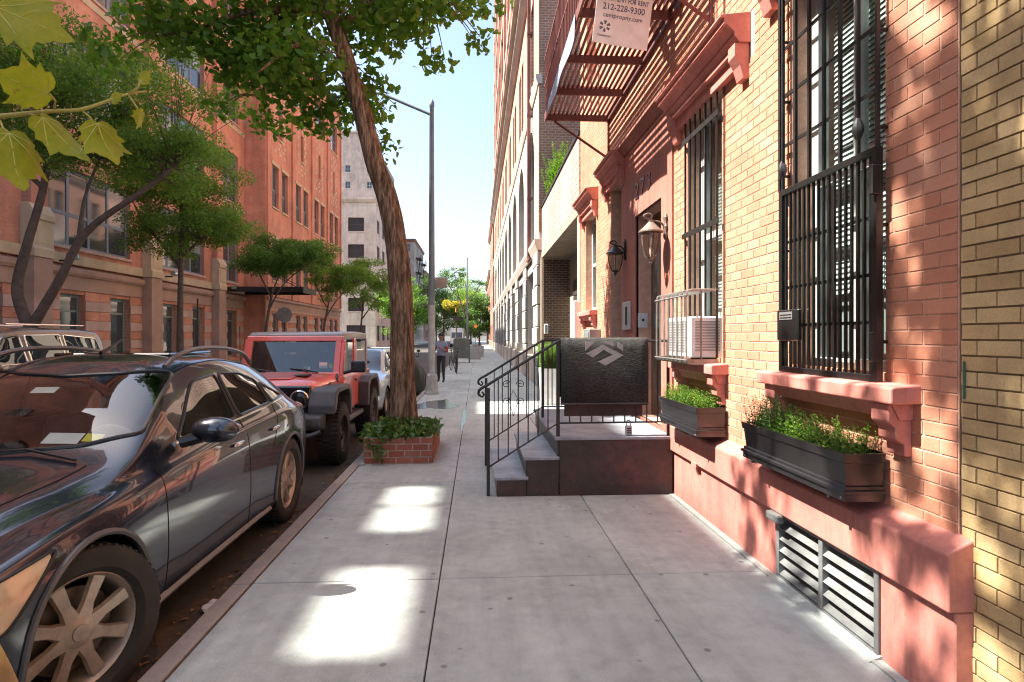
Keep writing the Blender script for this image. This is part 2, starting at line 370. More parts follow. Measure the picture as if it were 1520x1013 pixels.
def bricks(parent, fr, u0, u1, z0, z1, ops, mat, L=.203, Hh=.0705, j=.009, nobj=300, name='brick', jit=.0015, proud=.006, obj=True):
    """individual bricks: the largest in the picture as objects, the rest joined as one part"""
    lst = []; row = 0; z = z0
    while z+Hh <= z1+.001:
        off = (row % 2)*L*.5 + random.uniform(-.004, .004)
        us = [u0]; q = u0-off+L
        while q < u1-.03:
            if q > u0+.03: us.append(q)
            q += L
        us.append(u1)
        for a, b in zip(us, us[1:]):
            segs = [(a, b)]
            for o in ops:
                if o[2] < z+Hh*.6 and o[3] > z+Hh*.4:
                    ns = []
                    for s0, s1 in segs:
                        if o[1] <= s0 or o[0] >= s1: ns.append((s0, s1)); continue
                        if o[0]-s0 > .03: ns.append((s0, o[0]))
                        if s1-o[1] > .03: ns.append((o[1], s1))
                    segs = ns
            for s0, s1 in segs: lst.append((s0, s1, z))
        z += Hh; row += 1
    def score(b):
        p = proj(*fr.p((b[0]+b[1])/2, 0, b[2]+Hh/2))
        if p is None or not (-10 < p[0] < 1530 and -10 < p[1] < 1023): return -1
        q0, q1 = proj(*fr.p(b[0], 0, b[2])), proj(*fr.p(b[1], 0, b[2]))
        return abs(q1[0]-q0[0])*884*Hh/p[2] if q0 and q1 else -1
    lst.sort(key=score, reverse=True)
    cache = {}; rest = MB(); ch = .002
    def geo(w):
        h = Hh-j; wv = w-j; d = .03
        V = [(0, -d), (wv, -d)]
        return [(ch, 0, ch), (wv-ch, 0, ch), (wv-ch, 0, h-ch), (ch, 0, h-ch), (0, -d, 0), (wv, -d, 0), (wv, -d, h), (0, -d, h)], [(0, 1, 2, 3), (4, 5, 1, 0), (5, 6, 2, 1), (6, 7, 3, 2), (7, 4, 0, 3)]
    flip = fr.u.cross(Vector((0, 0, 1))).dot(fr.n) < 0
    for k, (s0, s1, zz) in enumerate(lst):
        w = round((s1-s0)/.005)*.005; V, Fc = geo(w)
        if flip: Fc = [f[::-1] for f in Fc]
        pn = proud+random.uniform(-jit, jit)
        if k < nobj and obj and score((s0, s1, zz)) > 0:
            if w not in cache:
                me = bpy.data.meshes.new(name)
                me.from_pydata([tuple(fr.u*a+fr.n*b+Vector((0, 0, c))) for a, b, c in V], [], Fc); me.update(); me.materials.append(mat); cache[w] = me
            place(name, cache[w], parent, Vector(fr.p(s0+j/2, pn, zz+j/2)))
        else:
            rest.add([fr.p(s0+j/2+a, pn+b, zz+j/2+c) for a, b, c in V], Fc)
    if rest.v:
        o = rest.build('brickwork', mat, parent, recalc=False); o['kind'] = 'stuff'
def window(parent, fr, u0, u1, z0, z1, fm, pm, cols=2, rows=(.5,), rec=.14, fw=.06, mw=.04, sill=None, head=None, inside=None, name='window', sd=.08, cols_w=None):
    """part 'window' (frame) with a pane for every light, a sill and a head as sub-parts"""
    mb = MB(); a, b = u0, u1
    fr.box(mb, a, a+fw, -rec-.05, -rec+.02, z0, z1); fr.box(mb, b-fw, b, -rec-.05, -rec+.02, z0, z1)
    fr.box(mb, a+fw, b-fw, -rec-.05, -rec+.02, z0, z0+fw); fr.box(mb, a+fw, b-fw, -rec-.05, -rec+.02, z1-fw, z1)
    ue = [a+fw+(b-a-2*fw)*k/cols for k in range(cols+1)]
    ze = [z0+fw]+[z0+(z1-z0)*r_ for r_ in rows]+[z1-fw]
    for u in ue[1:-1]: fr.box(mb, u-mw/2, u+mw/2, -rec-.045, -rec+.015, z0+fw, z1-fw)
    for z in ze[1:-1]:
        for k in range(cols): fr.box(mb, ue[k]+(mw/2 if k else 0), ue[k+1]-(mw/2 if k < cols-1 else 0), -rec-.04, -rec+.01, z-mw/2, z+mw/2)
    w = mb.build(name, fm, parent)
    for k in range(cols):
        for q in range(len(ze)-1):
            m2 = MB(); fr.box(m2, ue[k]+.003, ue[k+1]-.003, -rec-.022, -rec-.014, ze[q]+.003, ze[q+1]-.003)
            m2.build('pane', pm[(k+q) % len(pm)] if isinstance(pm, list) else pm, w)
    if inside:
        m2 = MB(); fr.box(m2, a+.01, b-.01, -rec-.30, -rec-.26, z0, z1); m2.build('interior', inside, w)
    if sill:
        m2 = MB(); fr.box(m2, a-.06, b+.06, -rec, sd, z0-.13, z0-.002); m2.build('sill', sill, w, bevel=.012)
    if head:
        m2 = MB(); fr.box(m2, a-.12, b+.12, -.06, .045, z1+.002, z1+.26); m2.build('lintel', head, w, bevel=.012)
    return w
# ================================================================ RIGHT SIDE: YELLOW BRICK BUILDING
XF = 2.10
F0 = FX(XF, -1)
M_YB = mat_pieces('yellow brick', (.60, .42, .20), (.70, .51, .27), .8, (.54, .36, .17), stain=.35)
M_YM = mat_var('dark mortar', (.27, .21, .14), .95, .3, 10, .3)
yb = thing('yellow_brick_building', 'yellow brick building with dark mortar joints adjoining the red brick house', 'building', (XF, -1, 0))
mb = MB().box(XF+.004, XF+5, -4.0, 2.470, 0, 11.5); mb.build('wall', M_YM, yb)
bricks(yb, FX(XF, -1), -1.2, 2.468, 0, 4.6, [], M_YB, L=.205, Hh=.0672, j=.0052, nobj=300, jit=.0012, proud=.0026)
tag(bx('downpipe_stub', mat_var('green paint', (.06, .16, .11), .5, .3), yb, XF-.012, XF-.004, 2.44, 2.446, 1.36, 1.52), None)

# ================================================================ RED BRICK HOUSE 273
M_RB = mat_pieces('painted red brick', (.54, .225, .14), (.61, .275, .175), .72, (.57, .30, .205), bump=.2, stain=.18)
M_RM = mat_var('pale mortar', (.68, .42, .31), .9, .2, 12, .3)
M_RW = mat_brickwall('red brick far', (.50, .205, .115), (.58, .25, .15), (.62, .36, .26))
M_PINK = mat_var('salmon pink paint', (.60, .225, .185), .6, .22, 1.8, .35, 30, fine=.16, grime=.3, chips=(.30, .13, .10))
M_STUC = mat_var('brown pink stucco', (.42, .165, .125), .7, .2, 1.6, .3, 28, fine=.12, grime=.15, chips=(.25, .10, .08))
M_BLK = mat_plain('black iron', (.012, .012, .012), .32, 0, .3)
M_IRON = mat_var('dark iron', (.020, .018, .017), .42, .4, 12, .2, 80)
M_SILV = mat_var('grey metal', (.34, .35, .35), .45, .25, 5, .2, 50, metal=.5)
M_WHITE = mat_plain('white paint', (.78, .78, .76), .5)
M_GLASS = mat_glass('window glass', (.86, .92, .92), 1.5)
M_DARK = mat_plain('dark interior', (.03, .03, .032), .8)
M_BLIND = mat_plain('blind', (.72, .72, .70), .6)
M_FRAMEG = mat_plain('grey window frame', (.46, .47, .45), .5)
OPS = [(2.95, 3.86, 1.42, 4.05), (5.0, 5.84, 1.42, 3.78), (6.62, 7.75, .6, 3.2), (8.56, 9.24, .6, 3.9), (10.40, 11.40, 2.10, 3.85)]
rb = thing('red_brick_house', 'salmon painted red brick house with pink base and barred windows, house number over the door', 'house', (XF, 7, 0))
mb = MB(); wall(mb, F0, 2.48, 12.0, 0, 5.7, OPS, .30, -.002); mb.build('wall', M_RM, rb)
mb = MB(); wall(mb, F0, 2.48, 12.0, 5.7, 11.4, [(3, 3.9, 6.3, 8.3), (5, 5.9, 6.3, 8.3), (6.9, 7.8, 6.3, 8.3), (8.6, 9.5, 6.3, 8.3), (10.4, 11.3, 6.3, 8.3)], .30, 0)
mb.box(XF+.30, XF+5, 2.48, 12, 11.2, 11.4); mb.box(XF+.31, XF+.4, 2.5, 11.98, .1, 11.1); mb.build('upper_wall', M_RW, rb)
SUR = (6.24, 8.46, 0, 4.20)
bricks(rb, F0, 2.482, 11.998, .74, 5.68, OPS+[SUR, (4.4, 6.2, 3.78, 4.1)], M_RB, nobj=300, proud=.0018, jit=.0006, j=.007)
mb = MB(); wall(mb, F0, 6.25, 8.45, 0, 4.16, [OPS[2]], .05, .022); mb.build('door_surround', M_STUC, rb)
mb = MB(); F0.prism(mb, [(0, 4.16), (.05, 4.16), (.12, 4.26), (.12, 4.33), (0, 4.36)], 6.2, 8.5); mb.build('surround_cap', M_STUC, rb)
# pink base with a sloped top course
for n_, a, b in ((.08, 3.895, 6.0), (.08, 2.405, 2.875), (-.03, 2.875, 3.895), (.07, 8.35, 11.98)):
    mb = MB(); F0.prism(mb, [(-.2, 0), (n_, 0), (n_, .455), (-.2, .455)], a, b); mb.build('base', M_PINK, rb, bevel=.006)
for a, b in ((2.40, 6.02), (8.35, 12.0)):
    mb = MB(); F0.prism(mb, [(-.1, .458), (.115, .458), (.115, .70), (.10, .715), (0.0, .765), (-.1, .765)], a, b)
    mb.build('base_course', M_PINK, rb, bevel=.008, segs=2)
bx('base_foot', M_CONC, rb, XF-.135, XF-.08, 2.40, 2.86, -.002, .012); bx('base_foot', M_CONC, rb, XF-.135, XF-.08, 3.9, 6.0, -.002, .012)
mb = MB().tube([(XF-.10, 5.32, .50), (XF-.10, 5.32, .40), (XF-.085, 5.32, .37)], .012, 6); mb.box(XF-.13, XF-.116, 5.26, 5.38, .44, .475); mb.build('hose_bracket', M_PINK, rb)
# louvred vent
vg = MB()
for a, b, c, d in ((2.875, 2.91, .0, .455), (3.86, 3.895, .0, .455), (3.36, 3.40, .035, .43), (2.91, 3.86, .43, .455), (2.91, 3.86, 0, .035)):
    F0.box(vg, a, b, -.02, .092, c, d)
M_VENT = mat_var('painted grey steel', (.19, .20, .20), .5, .3, 5, .2, 50, metal=.2, grime=.3)
vgo = vg.build('vent_grille', M_VENT, rb, bevel=.003)
for a, b in ((2.912, 3.358), (3.402, 3.858)):
    m2 = MB(); F0.prism(m2, [(.0, .062), (.085, .0), (.09, .006), (.005, .068)], a, b); me = m2.mesh('slat'); me.materials.append(M_VENT)
    for k in range(5): place('slat', me, vgo, (0, 0, .04+k*.077))
mb = MB(); F0.box(mb, 3.78, 3.93, .095, .15, .40, .455); mb.build('vent_damper', M_VENT, vgo, bevel=.012, segs=2)
mb = MB(); F0.prism(mb, [(.08, .0), (.16, .0), (.08, .03)], 2.86, 3.91); mb.build('vent_curb', M_CONC, rb)
# hoods and sills
def hood(y0, y1, z, s=1.0, consoles=True):
    mb = MB(); F0.prism(mb, [(0, z), (.06, z), (.06, z+.11*s), (.10, z+.11*s), (.10, z+.15*s), (0, z+.15*s)], y0+.08, y1-.08)
    F0.prism(mb, [(0, z+.152*s), (.09, z+.152*s), (.13, z+.20*s), (.13, z+.225*s), (.19, z+.28*s), (.21, z+.285*s), (.21, z+.33*s), (.24, z+.335*s), (.24, z+.355*s), (0, z+.385*s)], y0, y1)
    h = mb.build('window_hood', M_PINK, rb, bevel=.003)
    if consoles:
        for y in (y0+.02, y1-.14):
            m2 = MB(); F0.prism(m2, [(0, z-.12*s), (.05, z-.12*s), (.08, z-.02), (.12, z+.05*s), (.12, z+.15*s), (0, z+.15*s)], y, y+.12); m2.build('console', M_PINK, h, bevel=.004)
hood(2.62, 4.18, 4.03); hood(4.46, 6.14, 3.74); hood(8.30, 9.52, 3.90); hood(10.2, 11.62, 3.84)
def ledge(y0, y1, z):
    mb = MB(); F0.prism(mb, [(-.12, z-.08), (.15, z-.08), (.15, z-.004), (.13, z+.004), (-.12, z+.02)], y0, y1)
    w = mb.build('window_sill', M_PINK, rb, bevel=.008, segs=2)
    m2 = MB(); F0.prism(m2, [(0, z-.16), (.07, z-.16), (.11, z-.082), (0, z-.082)], y0+.05, y1-.05); m2.build('moulding', M_PINK, w)
    for y in (y0+.06, y1-.19):
        m2 = MB(); F0.prism(m2, [(0, z-.34), (.035, z-.34), (.04, z-.28), (.08, z-.26), (.085, z-.20), (.12, z-.17), (.12, z-.083), (0, z-.083)], y, y+.13); m2.build('corbel', M_PINK, w, bevel=.005)
ledge(2.70, 4.06, 1.385); ledge(4.86, 6.0, 1.385); ledge(10.28, 11.55, 2.08)
# windows of the house
def slats_blind(parent, y0, y1, z0, z1, x):
    mb = MB(); z = z0
    while z < z1:
        mb.add([(x, y0, z), (x, y1, z), (x+.014, y1, z+.034), (x+.014, y0, z+.034)], [(0, 1, 2, 3)]); z += .034
    mb.build('blind', M_BLIND, parent, recalc=False)
w1 = window(rb, F0, 2.95, 3.86, 1.42, 4.05, M_FRAMEG, M_GLASS, 2, (.46,), .16, .07, .05); slats_blind(w1, 3.04, 3.78, 1.9, 4.0, XF+.24)
bx('interior', M_DARK, w1, XF+.30, XF+.309, 2.95, 3.86, 1.42, 4.05)
bx('curtain', mat_plain('curtain', (.36, .36, .34), .9), w1, XF+.275, XF+.285, 3.0, 3.8, 1.45, 1.95)
w2 = window(rb, F0, 5.0, 5.84, 1.42, 3.78, M_FRAMEG, M_GLASS, 1, (.5,), .16, .08, .06); slats_blind(w2, 5.08, 5.76, 1.9, 3.7, XF+.25)
bx('curtain', M_BLIND, w2, XF+.275, XF+.285, 5.05, 5.8, 1.45, 3.7)
w3 = window(rb, F0, 10.40, 11.40, 2.10, 3.85, M_FRAMEG, M_GLASS, 1, (.5,), .14, .07, .06); bx('curtain', M_BLIND, w3, XF+.26, XF+.27, 10.5, 11.3, 2.15, 3.8)
# doorway with deep reveal
bx('door_recess', M_STUC, rb, XF+.02, XF+.29, 7.752, 7.79, .6, 3.2)
M_DOOR = mat_plain('black door', (.018, .016, .016), .25, 0, .5)
d = bx('door', M_DOOR, rb, XF+.20, XF+.25, 6.62, 7.75, .6, 3.2)
for a, b, c, e in ((6.72, 7.12, .75, 1.5), (7.2, 7.62, .75, 1.5), (6.72, 7.12, 1.6, 2.6), (7.2, 7.62, 1.6, 2.6)): bx('panel', M_DOOR, d, XF+.185, XF+.199, a, b, c, e, bevel=.006)
bx('transom', M_GLASS, d, XF+.19, XF+.198, 6.7, 7.66, 2.7, 3.12); mb = MB().ball((XF+.16, 7.18, 1.55), .03, .03, .03); mb.build('knob', mat_plain('brass', (.6, .42, .16), .3, 1), d, smooth=True)
d = bx('door', M_DOOR, rb, XF+.20, XF+.25, 8.56, 9.24, .6, 3.0)
bx('panel', M_DOOR, d, XF+.185, XF+.199, 8.63, 9.17, .75, 1.7, bevel=.006); bx('panel', M_DOOR, d, XF+.185, XF+.199, 8.63, 9.17, 1.8, 2.9, bevel=.006)
bx('transom', M_GLASS, d, XF+.20, XF+.21, 8.56, 9.24, 3.03, 3.9); bx('interior', M_DARK, d, XF+.26, XF+.28, 8.56, 9.24, 3.0, 3.9)
# house number
def text(name, body, size, mat, parent, loc, rot, ext=.004, align='CENTER', shear=0, sx=1):
    cu = bpy.data.curves.new(name, 'FONT'); cu.body = body; cu.size = size; cu.extrude = ext; cu.align_x = align; cu.align_y = 'CENTER'; cu.shear = shear
    o = bpy.data.objects.new(name, cu); COL.objects.link(o); dg = bpy.context.evaluated_depsgraph_get(); me = bpy.data.meshes.new_from_object(o.evaluated_get(dg)); bpy.data.objects.remove(o)
    me.materials.clear(); me.materials.append(mat); o = bpy.data.objects.new(name, me); o.location = loc; o.rotation_euler = rot; o.scale = (sx, 1, 1); return link(o, parent)
for ch, y in (('2', 7.62), ('7', 7.36), ('3', 7.09)):
    text('house_number', ch, .30, M_BLK, rb, (XF-.028, y, 3.50), (R(90), 0, R(-90)), .004, sx=1.25)
# cable conduits on the facade
mb = MB().tube([(XF-.012, 4.93, 5.5), (XF-.012, 4.93, .78)], .006, 5); mb.build('cable', M_BLK, rb)

# ---------------------------------------------------------------- security grilles
g1 = thing('window_grille', 'black iron security gate and bars over the wide window above the long flower box', 'window grille', (2.04, 3.4, 1.38))
X1 = 2.045
mb = MB()
for a, b, c, e in ((2.915, 2.955, 1.385, 2.60), (3.855, 3.895, 1.385, 2.60), (2.955, 3.855, 1.385, 1.43), (2.955, 3.855, 2.56, 2.60)): mb.box(X1-.02, X1+.02, a, b, c, e)
mb.build('gate_frame', M_BLK, g1, bevel=.003)
me = MB().box(X1-.007, X1+.007, -.007, .007, 1.43, 2.56).mesh('bar'); me.materials.append(M_BLK)
n = 17
for k in range(n): place('bar', me, g1, (0, 2.955+.9*(k+.5)/n, 0))
me = MB().box(X1-.006, X1+.012, 2.955, 3.855, -.009, .009).mesh('cross_bar'); me.materials.append(M_BLK)
for z in (1.70, 1.95, 2.25): place('cross_bar', me, g1, (.016, 0, z))
me = MB().box(X1-.009, X1+.009, -.009, .009, 2.60, 4.2).mesh('upper_bar'); me.materials.append(M_IRON)
for k in range(7): place('upper_bar', me, g1, (0, 2.93+.157*k, 0))
me = MB().box(X1-.006, X1+.006, 2.92, 3.93, -.01, .01).mesh('upper_cross_bar'); me.materials.append(M_IRON)
for z in (2.9, 3.23, 3.55, 3.85): place('upper_cross_bar', me, g1, (.014, 0, z))
for y in (3.872,): MB().box(X1-.012, X1+.012, y+.02, y+.045, 2.6, 4.2).build('side_post', M_IRON, g1)
me = MB().lathe([(.006, -.07), (.02, -.04), (.03, -.012), (.03, .012), (.02, .04), (.006, .07)], (0, 0, 0), 8).mesh('finial', smooth=True); me.materials.append(M_IRON)
for y in (3.087, 3.88): place('finial', me, g1, (X1, y, 2.74))
me = MB().tube([(X1, 0, 0), (XF+.01, 0, 0)], .01, 6).mesh('bolt'); me.materials.append(M_IRON)
for z in (1.6, 2.2, 2.7, 3.2, 3.6):
    for y in (2.935, 3.885): place('bolt', me, g1, (0, y, z))
for z in (2.35, 1.5): bx('hinge', M_IRON, g1, X1-.05, X1, 2.90, 2.93, z, z+.15, bevel=.004)
mbx = MB().box(X1-.05, X1-.021, 3.60, 3.86, 1.60, 1.80).build('lock_box', M_BLK, g1, bevel=.006)
bx('lock_plate', mat_plain('etched plate', (.35, .35, .35), .4, .6), mbx, X1-.054, X1-.0505, 3.66, 3.82, 1.735, 1.785)
for k in range(2): bx('plate_line', M_BLK, mbx, X1-.0555, X1-.0542, 3.67, 3.81, 1.745+.018*k, 1.751+.018*k)

g2 = thing('window_bars', 'slim vertical iron bars over the tall window behind the air conditioner', 'window bars', (2.06, 5.4, 1.4))
me = MB().box(-.008, .008, -.008, .008, 1.44, 3.76).mesh('bar'); me.materials.append(M_IRON)
for k in range(7): place('bar', me, g2, (2.068, 5.03+.13*k, 0))
me = MB().box(2.055, 2.063, 4.97, 5.87, -.025, .025).mesh('cross_bar'); me.materials.append(M_IRON)
for z in (2.62, 3.55): place('cross_bar', me, g2, (-.004, 0, z))

# ---------------------------------------------------------------- air conditioner and cage
ac = thing('air_conditioner', 'white window air conditioner with louvred side inside a wire cage', 'air conditioner', (1.95, 5.42, 1.40))
bx('case', mat_plain('ac white', (.74, .74, .73), .45), ac, 1.86, 2.20, 5.10, 5.74, 1.44, 1.80, bevel=.012, segs=2)
me = MB().box(0, .22, -.006, .0, 0, .012).mesh('louvre'); me.materials.append(mat_plain('ac grey', (.30, .30, .30), .5))
for k in range(11): place('louvre', me, ac, (1.90, 5.099, 1.50+k*.025))
me = MB().box(-.005, 0, 0, .5, 0, .010).mesh('louvre'); me.materials.append(MATS['ac grey'])
for k in range(12): place('louvre', me, ac, (1.859, 5.17, 1.49+k*.024))
cg = thing('air_conditioner_cage', 'galvanised rod cage bolted over the air conditioner', 'cage', (1.85, 5.4, 1.39))
M_GALV = mat_var('galvanised rod', (.30, .28, .26), .4, .3, 10, .1, 60, metal=.6)
for k in range(8):
    y = 5.03+.121*k
    MB().tube(spline([(2.09, y, 2.03), (1.84, y, 2.03), (1.805, y, 2.0), (1.80, y, 1.95), (1.80, y, 1.45), (1.805, y, 1.41), (1.84, y, 1.39), (2.09, y, 1.39)], 3), .009, 6).build('rod', M_GALV, cg, smooth=True)
for z in (1.42, 1.98): MB().tube([(1.795, 5.0, z), (1.795, 5.91, z)], .009, 6).build('rail', M_GALV, cg)
for y in (5.03, 5.877):
    MB().tube([(1.93, y, 1.39), (1.93, y, 2.03)], .008, 6).build('rod', M_GALV, cg)
    MB().box(1.80, 2.08, y-.006, y+.006, 1.40, 1.43).build('tray_bar', M_GALV, cg)
bx('tray', M_GALV, cg, 1.82, 2.09, 5.04, 5.87, 1.396, 1.41)

# ---------------------------------------------------------------- flower boxes
M_BOX = mat_plain('black plastic', (.016, .015, .016), .3, 0, .4)
M_SOIL = mat_var('soil', (.04, .028, .02), .95, .4, 20, .6)
def flower_box(label, y0, y1, xf):
    t = thing('flower_box', label, 'flower box', ((xf+2.0)/2, (y0+y1)/2, .78), 'flower boxes under the windows')
    mb = MB(); z0, z1 = .785, 1.03; b = .025; xb = 2.075
    pr = [(z0, .0), (z0+.035, .0), (z0+.04, -.012), (z0+.055, -.012), (z0+.06, .004), (z0+.075, .004), (z0+.08, .016), (z1-.05, .004), (z1-.045, -.004), (z1, -.01)]
    ring = lambda z, o: [(xf+o, y0+o, z), (xf+o, y1-o, z), (xb, y1-o, z), (xb, y0+o, z)]
    V = []; [V.extend(ring(z, o)) for z, o in pr]; V.extend(ring(z1, .012)); V.extend(ring(z1-.06, .022)); m = len(pr)+2
    mb.add(V, [(i*4+k, i*4+(k+1) % 4, i*4+4+(k+1) % 4, i*4+4+k) for i in range(m-1) for k in range(4)]+[(3, 2, 1, 0)])
    mb.build('trough', M_BOX, t, recalc=True)
    bx('soil', M_SOIL, t, xf+.018, 2.07, y0+.018, y1-.018, .95, 1.0)
    for y in (y0+.14, y1-.14): MB().box(xf-.004, 2.09, y-.012, y+.012, .772, .784).build('bracket', M_IRON, t)
    for y in (y0+.03, y1-.03): MB().lathe([(.008, -.004), (.008, .004)], (xf, y, .80), 8, 'x').build('rivet', M_SILV, t)
    return t
flower_box('long black trough with moulded rim below the window with the iron gate', 2.92, 4.08, 1.865)
flower_box('shorter black trough hung below the air conditioner', 4.87, 5.88, 1.83)
M_HERB = mat_leaf('box plant leaf', (.07, .19, .02), (.15, .30, .035), .4, .5, (.28, .34, .06))
M_HERBD = mat_leaf('box plant dark leaf', (.035, .12, .03), (.08, .19, .04), .35, .5, (.17, .2, .07))
M_STEM = mat_plain('plant stem', (.14, .17, .05), .7)
def bushy(name, label, cat, y0, y1, x0, x1, z, n, hmin, hmax, mat, group=None, seed=1, ls=.012):
    r_ = random.Random(seed); lf = MB(); st = MB()
    t = thing(name, label, cat, ((x0+x1)/2, (y0+y1)/2, z), group)
    for k in range(n):
        x = r_.uniform(x0, x1); y = r_.uniform(y0, y1); h = r_.uniform(hmin, hmax); lean = Vector((r_.uniform(-.35, .2), r_.uniform(-.3, .3), 1)).normalized()
        p = Vector((x, y, z)); st.tube([p, p+lean*h], [.0022, .001], 3)
        m = int(h/.011)
        for i in range(m):
            q = p+lean*(h*(i+1)/m); a = i*2.4+r_.uniform(-.4, .4); s_ = ls*(1.25-.6*i/m)*r_.uniform(.8, 1.3)
            d_ = Vector((math.cos(a), math.sin(a), r_.uniform(.1, .8))).normalized(); sd = d_.cross(lean).normalized()
            lf.add([q, q+d_*s_+sd*s_*.45, q+d_*s_*2, q+d_*s_-sd*s_*.45], [(0, 1, 2, 3)])
    lf.build('foliage', mat, t, recalc=False); st.build('stems', M_STEM, t, recalc=False); return t
bushy('leafy_plant', 'bright green leafy herbs filling the long flower box', 'plant', 2.98, 3.72, 1.89, 2.05, 1.0, 260, .05, .19, M_HERB, 'plants in the flower boxes', 1)
bushy('leafy_plant', 'taller dark green shrubby plant at the doorway end of the long flower box', 'plant', 3.62, 4.05, 1.87, 2.05, 1.0, 150, .08, .25, M_HERBD, 'plants in the flower boxes', 2)
bushy('leafy_plant', 'bright green herbs in the shorter flower box under the air conditioner', 'plant', 4.92, 5.83, 1.85, 2.05, 1.0, 280, .06, .18, M_HERB, 'plants in the flower boxes', 3)

# ---------------------------------------------------------------- stoop
M_BLUE = mat_var('bluestone', (.30, .33, .37), .5, .35, 4, .25, 45, fine=.2, grime=.35)
M_STOOP = NT('dark brown painted steel'); _v = M_STOOP.world(); _a = M_STOOP.noise(_v, 2.2, 6, .7); _b = M_STOOP.noise(_v, 14, 6, .75); M_STOOP.col(M_STOOP.mix(1.0, M_STOOP.ramp(_a, [(.32, (.022, .019, .018)), (.52, (.045, .028, .026)), (.7, (.105, .036, .034))]), M_STOOP.ramp(_b, [(.3, .6), (.7, 1.3)]), 'MULTIPLY')); M_STOOP.set(Roughness=.38); M_STOOP.bump(_b, .25, .004); M_STOOP = M_STOOP.m
stp = thing('stoop', 'three step stoop with blue grey treads and dark brown panelled sides', 'stoop', (1.1, 7, 0))
for (x0, x1, z, y1) in ((.17, .49, .20, 7.55), (.47, .81, .40, 7.55), (.79, 2.015, .60, 8.34)):
    mb = MB().box(x0+.03, x1 if x1 > 2 else x1+.03, 6.05, y1, 0 if z < .3 else z-.24, z-.036); mb.build('riser', M_STOOP, stp)
    bx('tread', M_BLUE, stp, x0, x1 if x1 > 2 else x1+.03, 6.015, y1+.02, z-.034, z, bevel=.006)
mb = MB().box(.84, 2.01, 6.047, 8.34, 0, .36); mb.build('foundation', M_STOOP, stp)
bx('side_panel', M_STOOP, stp, .84, 2.012, 6.03, 6.046, .0, .563, bevel=.003); bx('side_panel', M_STOOP, stp, .505, .832, 6.034, 6.049, .0, .362, bevel=.003); bx('side_panel', M_STOOP, stp, .2, .50, 6.034, 6.049, .0, .162, bevel=.003)

def railing(y, label, mat=M_IRON, scroll=False, land=1.98):
    t = thing('stair_railing', label, 'railing', (.9, y, 0), 'railings of the stoop')
    for (x, z0, z1, w) in ((.115, 0, 1.10, .017), (.83, .60, 1.57, .017), (land, .60, 1.57, .013)): bx('post', mat, t, x-w, x+w, y-w, y+w, z0, z1)
    cur = [(.10-.045*math.sin(a)*.8, y, 1.06+.045*math.cos(a)*1.0-.0) for a in [math.pi*2*k/10 for k in range(2, 11)]]
    hr = cur[::-1]
    MB().tube([(.03, y, 1.02), (.015, y, 1.045), (.02, y, 1.075), (.05, y, 1.10), (.115, y, 1.135), (.83, y, 1.575), (land, y, 1.58)], .016, 6).build('handrail', mat, t)
    MB().tube(spline([(.03, y, 1.02), (.055, y, 1.01), (.07, y, 1.035), (.05, y, 1.06)], 4), .010, 5).build('scroll_end', mat, t)
    MB().tube([(.115, y, .29), (.83, y, .735), (land, y, .74)], .009, 4).build('bottom_rail', mat, t)
    for k in range(1, 7):
        x = .115+k*.102; f = (x-.115)/.715
        MB().box(x-.006, x+.006, y-.006, y+.006, .29+f*.445, 1.13+f*.44).build('baluster', mat, t)
    x = .95
    while x < land-.05:
        MB().box(x-.006, x+.006, y-.006, y+.006, .74, 1.575).build('baluster', mat, t); x += .115
    if scroll:
        for sx_, cx, cz in ((1, .40, 1.02), (-1, .52, 1.02), (1, .40, .80), (-1, .52, .80)):
            pts = []
            for k in range(22):
                a = k*.42; r_ = .055*(1-k/26); pts.append((cx+sx_*(r_*math.cos(a)-.03), y, cz+r_*math.sin(a)))
            MB().tube(pts, .0045, 4).build('scroll', mat, t)
        MB().tube([(.46, y, .62), (.40, y, .82), (.46, y, .95), (.52, y, .82), (.46, y, .62)], .0045, 4).build('scroll', mat, t)
    return t
railing(6.075, 'wrought iron stair railing carrying the draped black doormat')
railing(7.50, 'wrought iron stair railing with scroll ornament on the open side of the stoop', scroll=True)

# doormat over the railing
M_MAT = NT('woven rubber mat'); _v = M_MAT.world(); _mp = M_MAT.n('ShaderNodeMapping'); _mp.inputs['Scale'].default_value = (28, 28, 130); M_MAT.l(_v, _mp.inputs['Vector']); _w = M_MAT.n('ShaderNodeTexNoise'); _w.inputs['Scale'].default_value = 1.0; M_MAT.l(_mp.outputs[0], _w.inputs['Vector'])
_n = M_MAT.noise(_v, 2.5, 5); M_MAT.col(M_MAT.mix(1.0, M_MAT.ramp(_n, [(.3, (.022, .022, .022)), (.75, (.06, .058, .056))]), M_MAT.ramp(_w.outputs['Fac'], [(.35, .35), (.65, 1.3)]), 'MULTIPLY'))
M_MAT.set(Roughness=.9); M_MAT.bump(_w.outputs['Fac'], .6, .006); M_MAT = M_MAT.m
dm = thing('doormat', 'black woven doormat with grey angular emblem hung over the stair railing', 'doormat', (1.3, 6.07, .85))
prof = [(6.040, .945), (6.034, 1.2), (6.036, 1.5), (6.046, 1.585), (6.075, 1.606), (6.104, 1.585), (6.114, 1.5), (6.112, 1.0)]
mb = MB(); nx = 12; V = []
for i in range(nx+1):
    x = .855+.905*i/nx
    for (y, z) in prof: V.append((x, y+.004*math.sin(i*1.1)*(1.6-z), z+(.012*math.sin(i*.5) - .02*(i/nx) if z < .96 else 0)))
m = len(prof)
mb.add(V, [(i*m+k, (i+1)*m+k, (i+1)*m+k+1, i*m+k+1) for i in range(nx) for k in range(m-1)])
o = mb.build('mat_sheet', M_MAT, dm, recalc=False, smooth='all'); md = o.modifiers.new('thick', 'SOLIDIFY'); md.thickness = .008; md.offset = 1
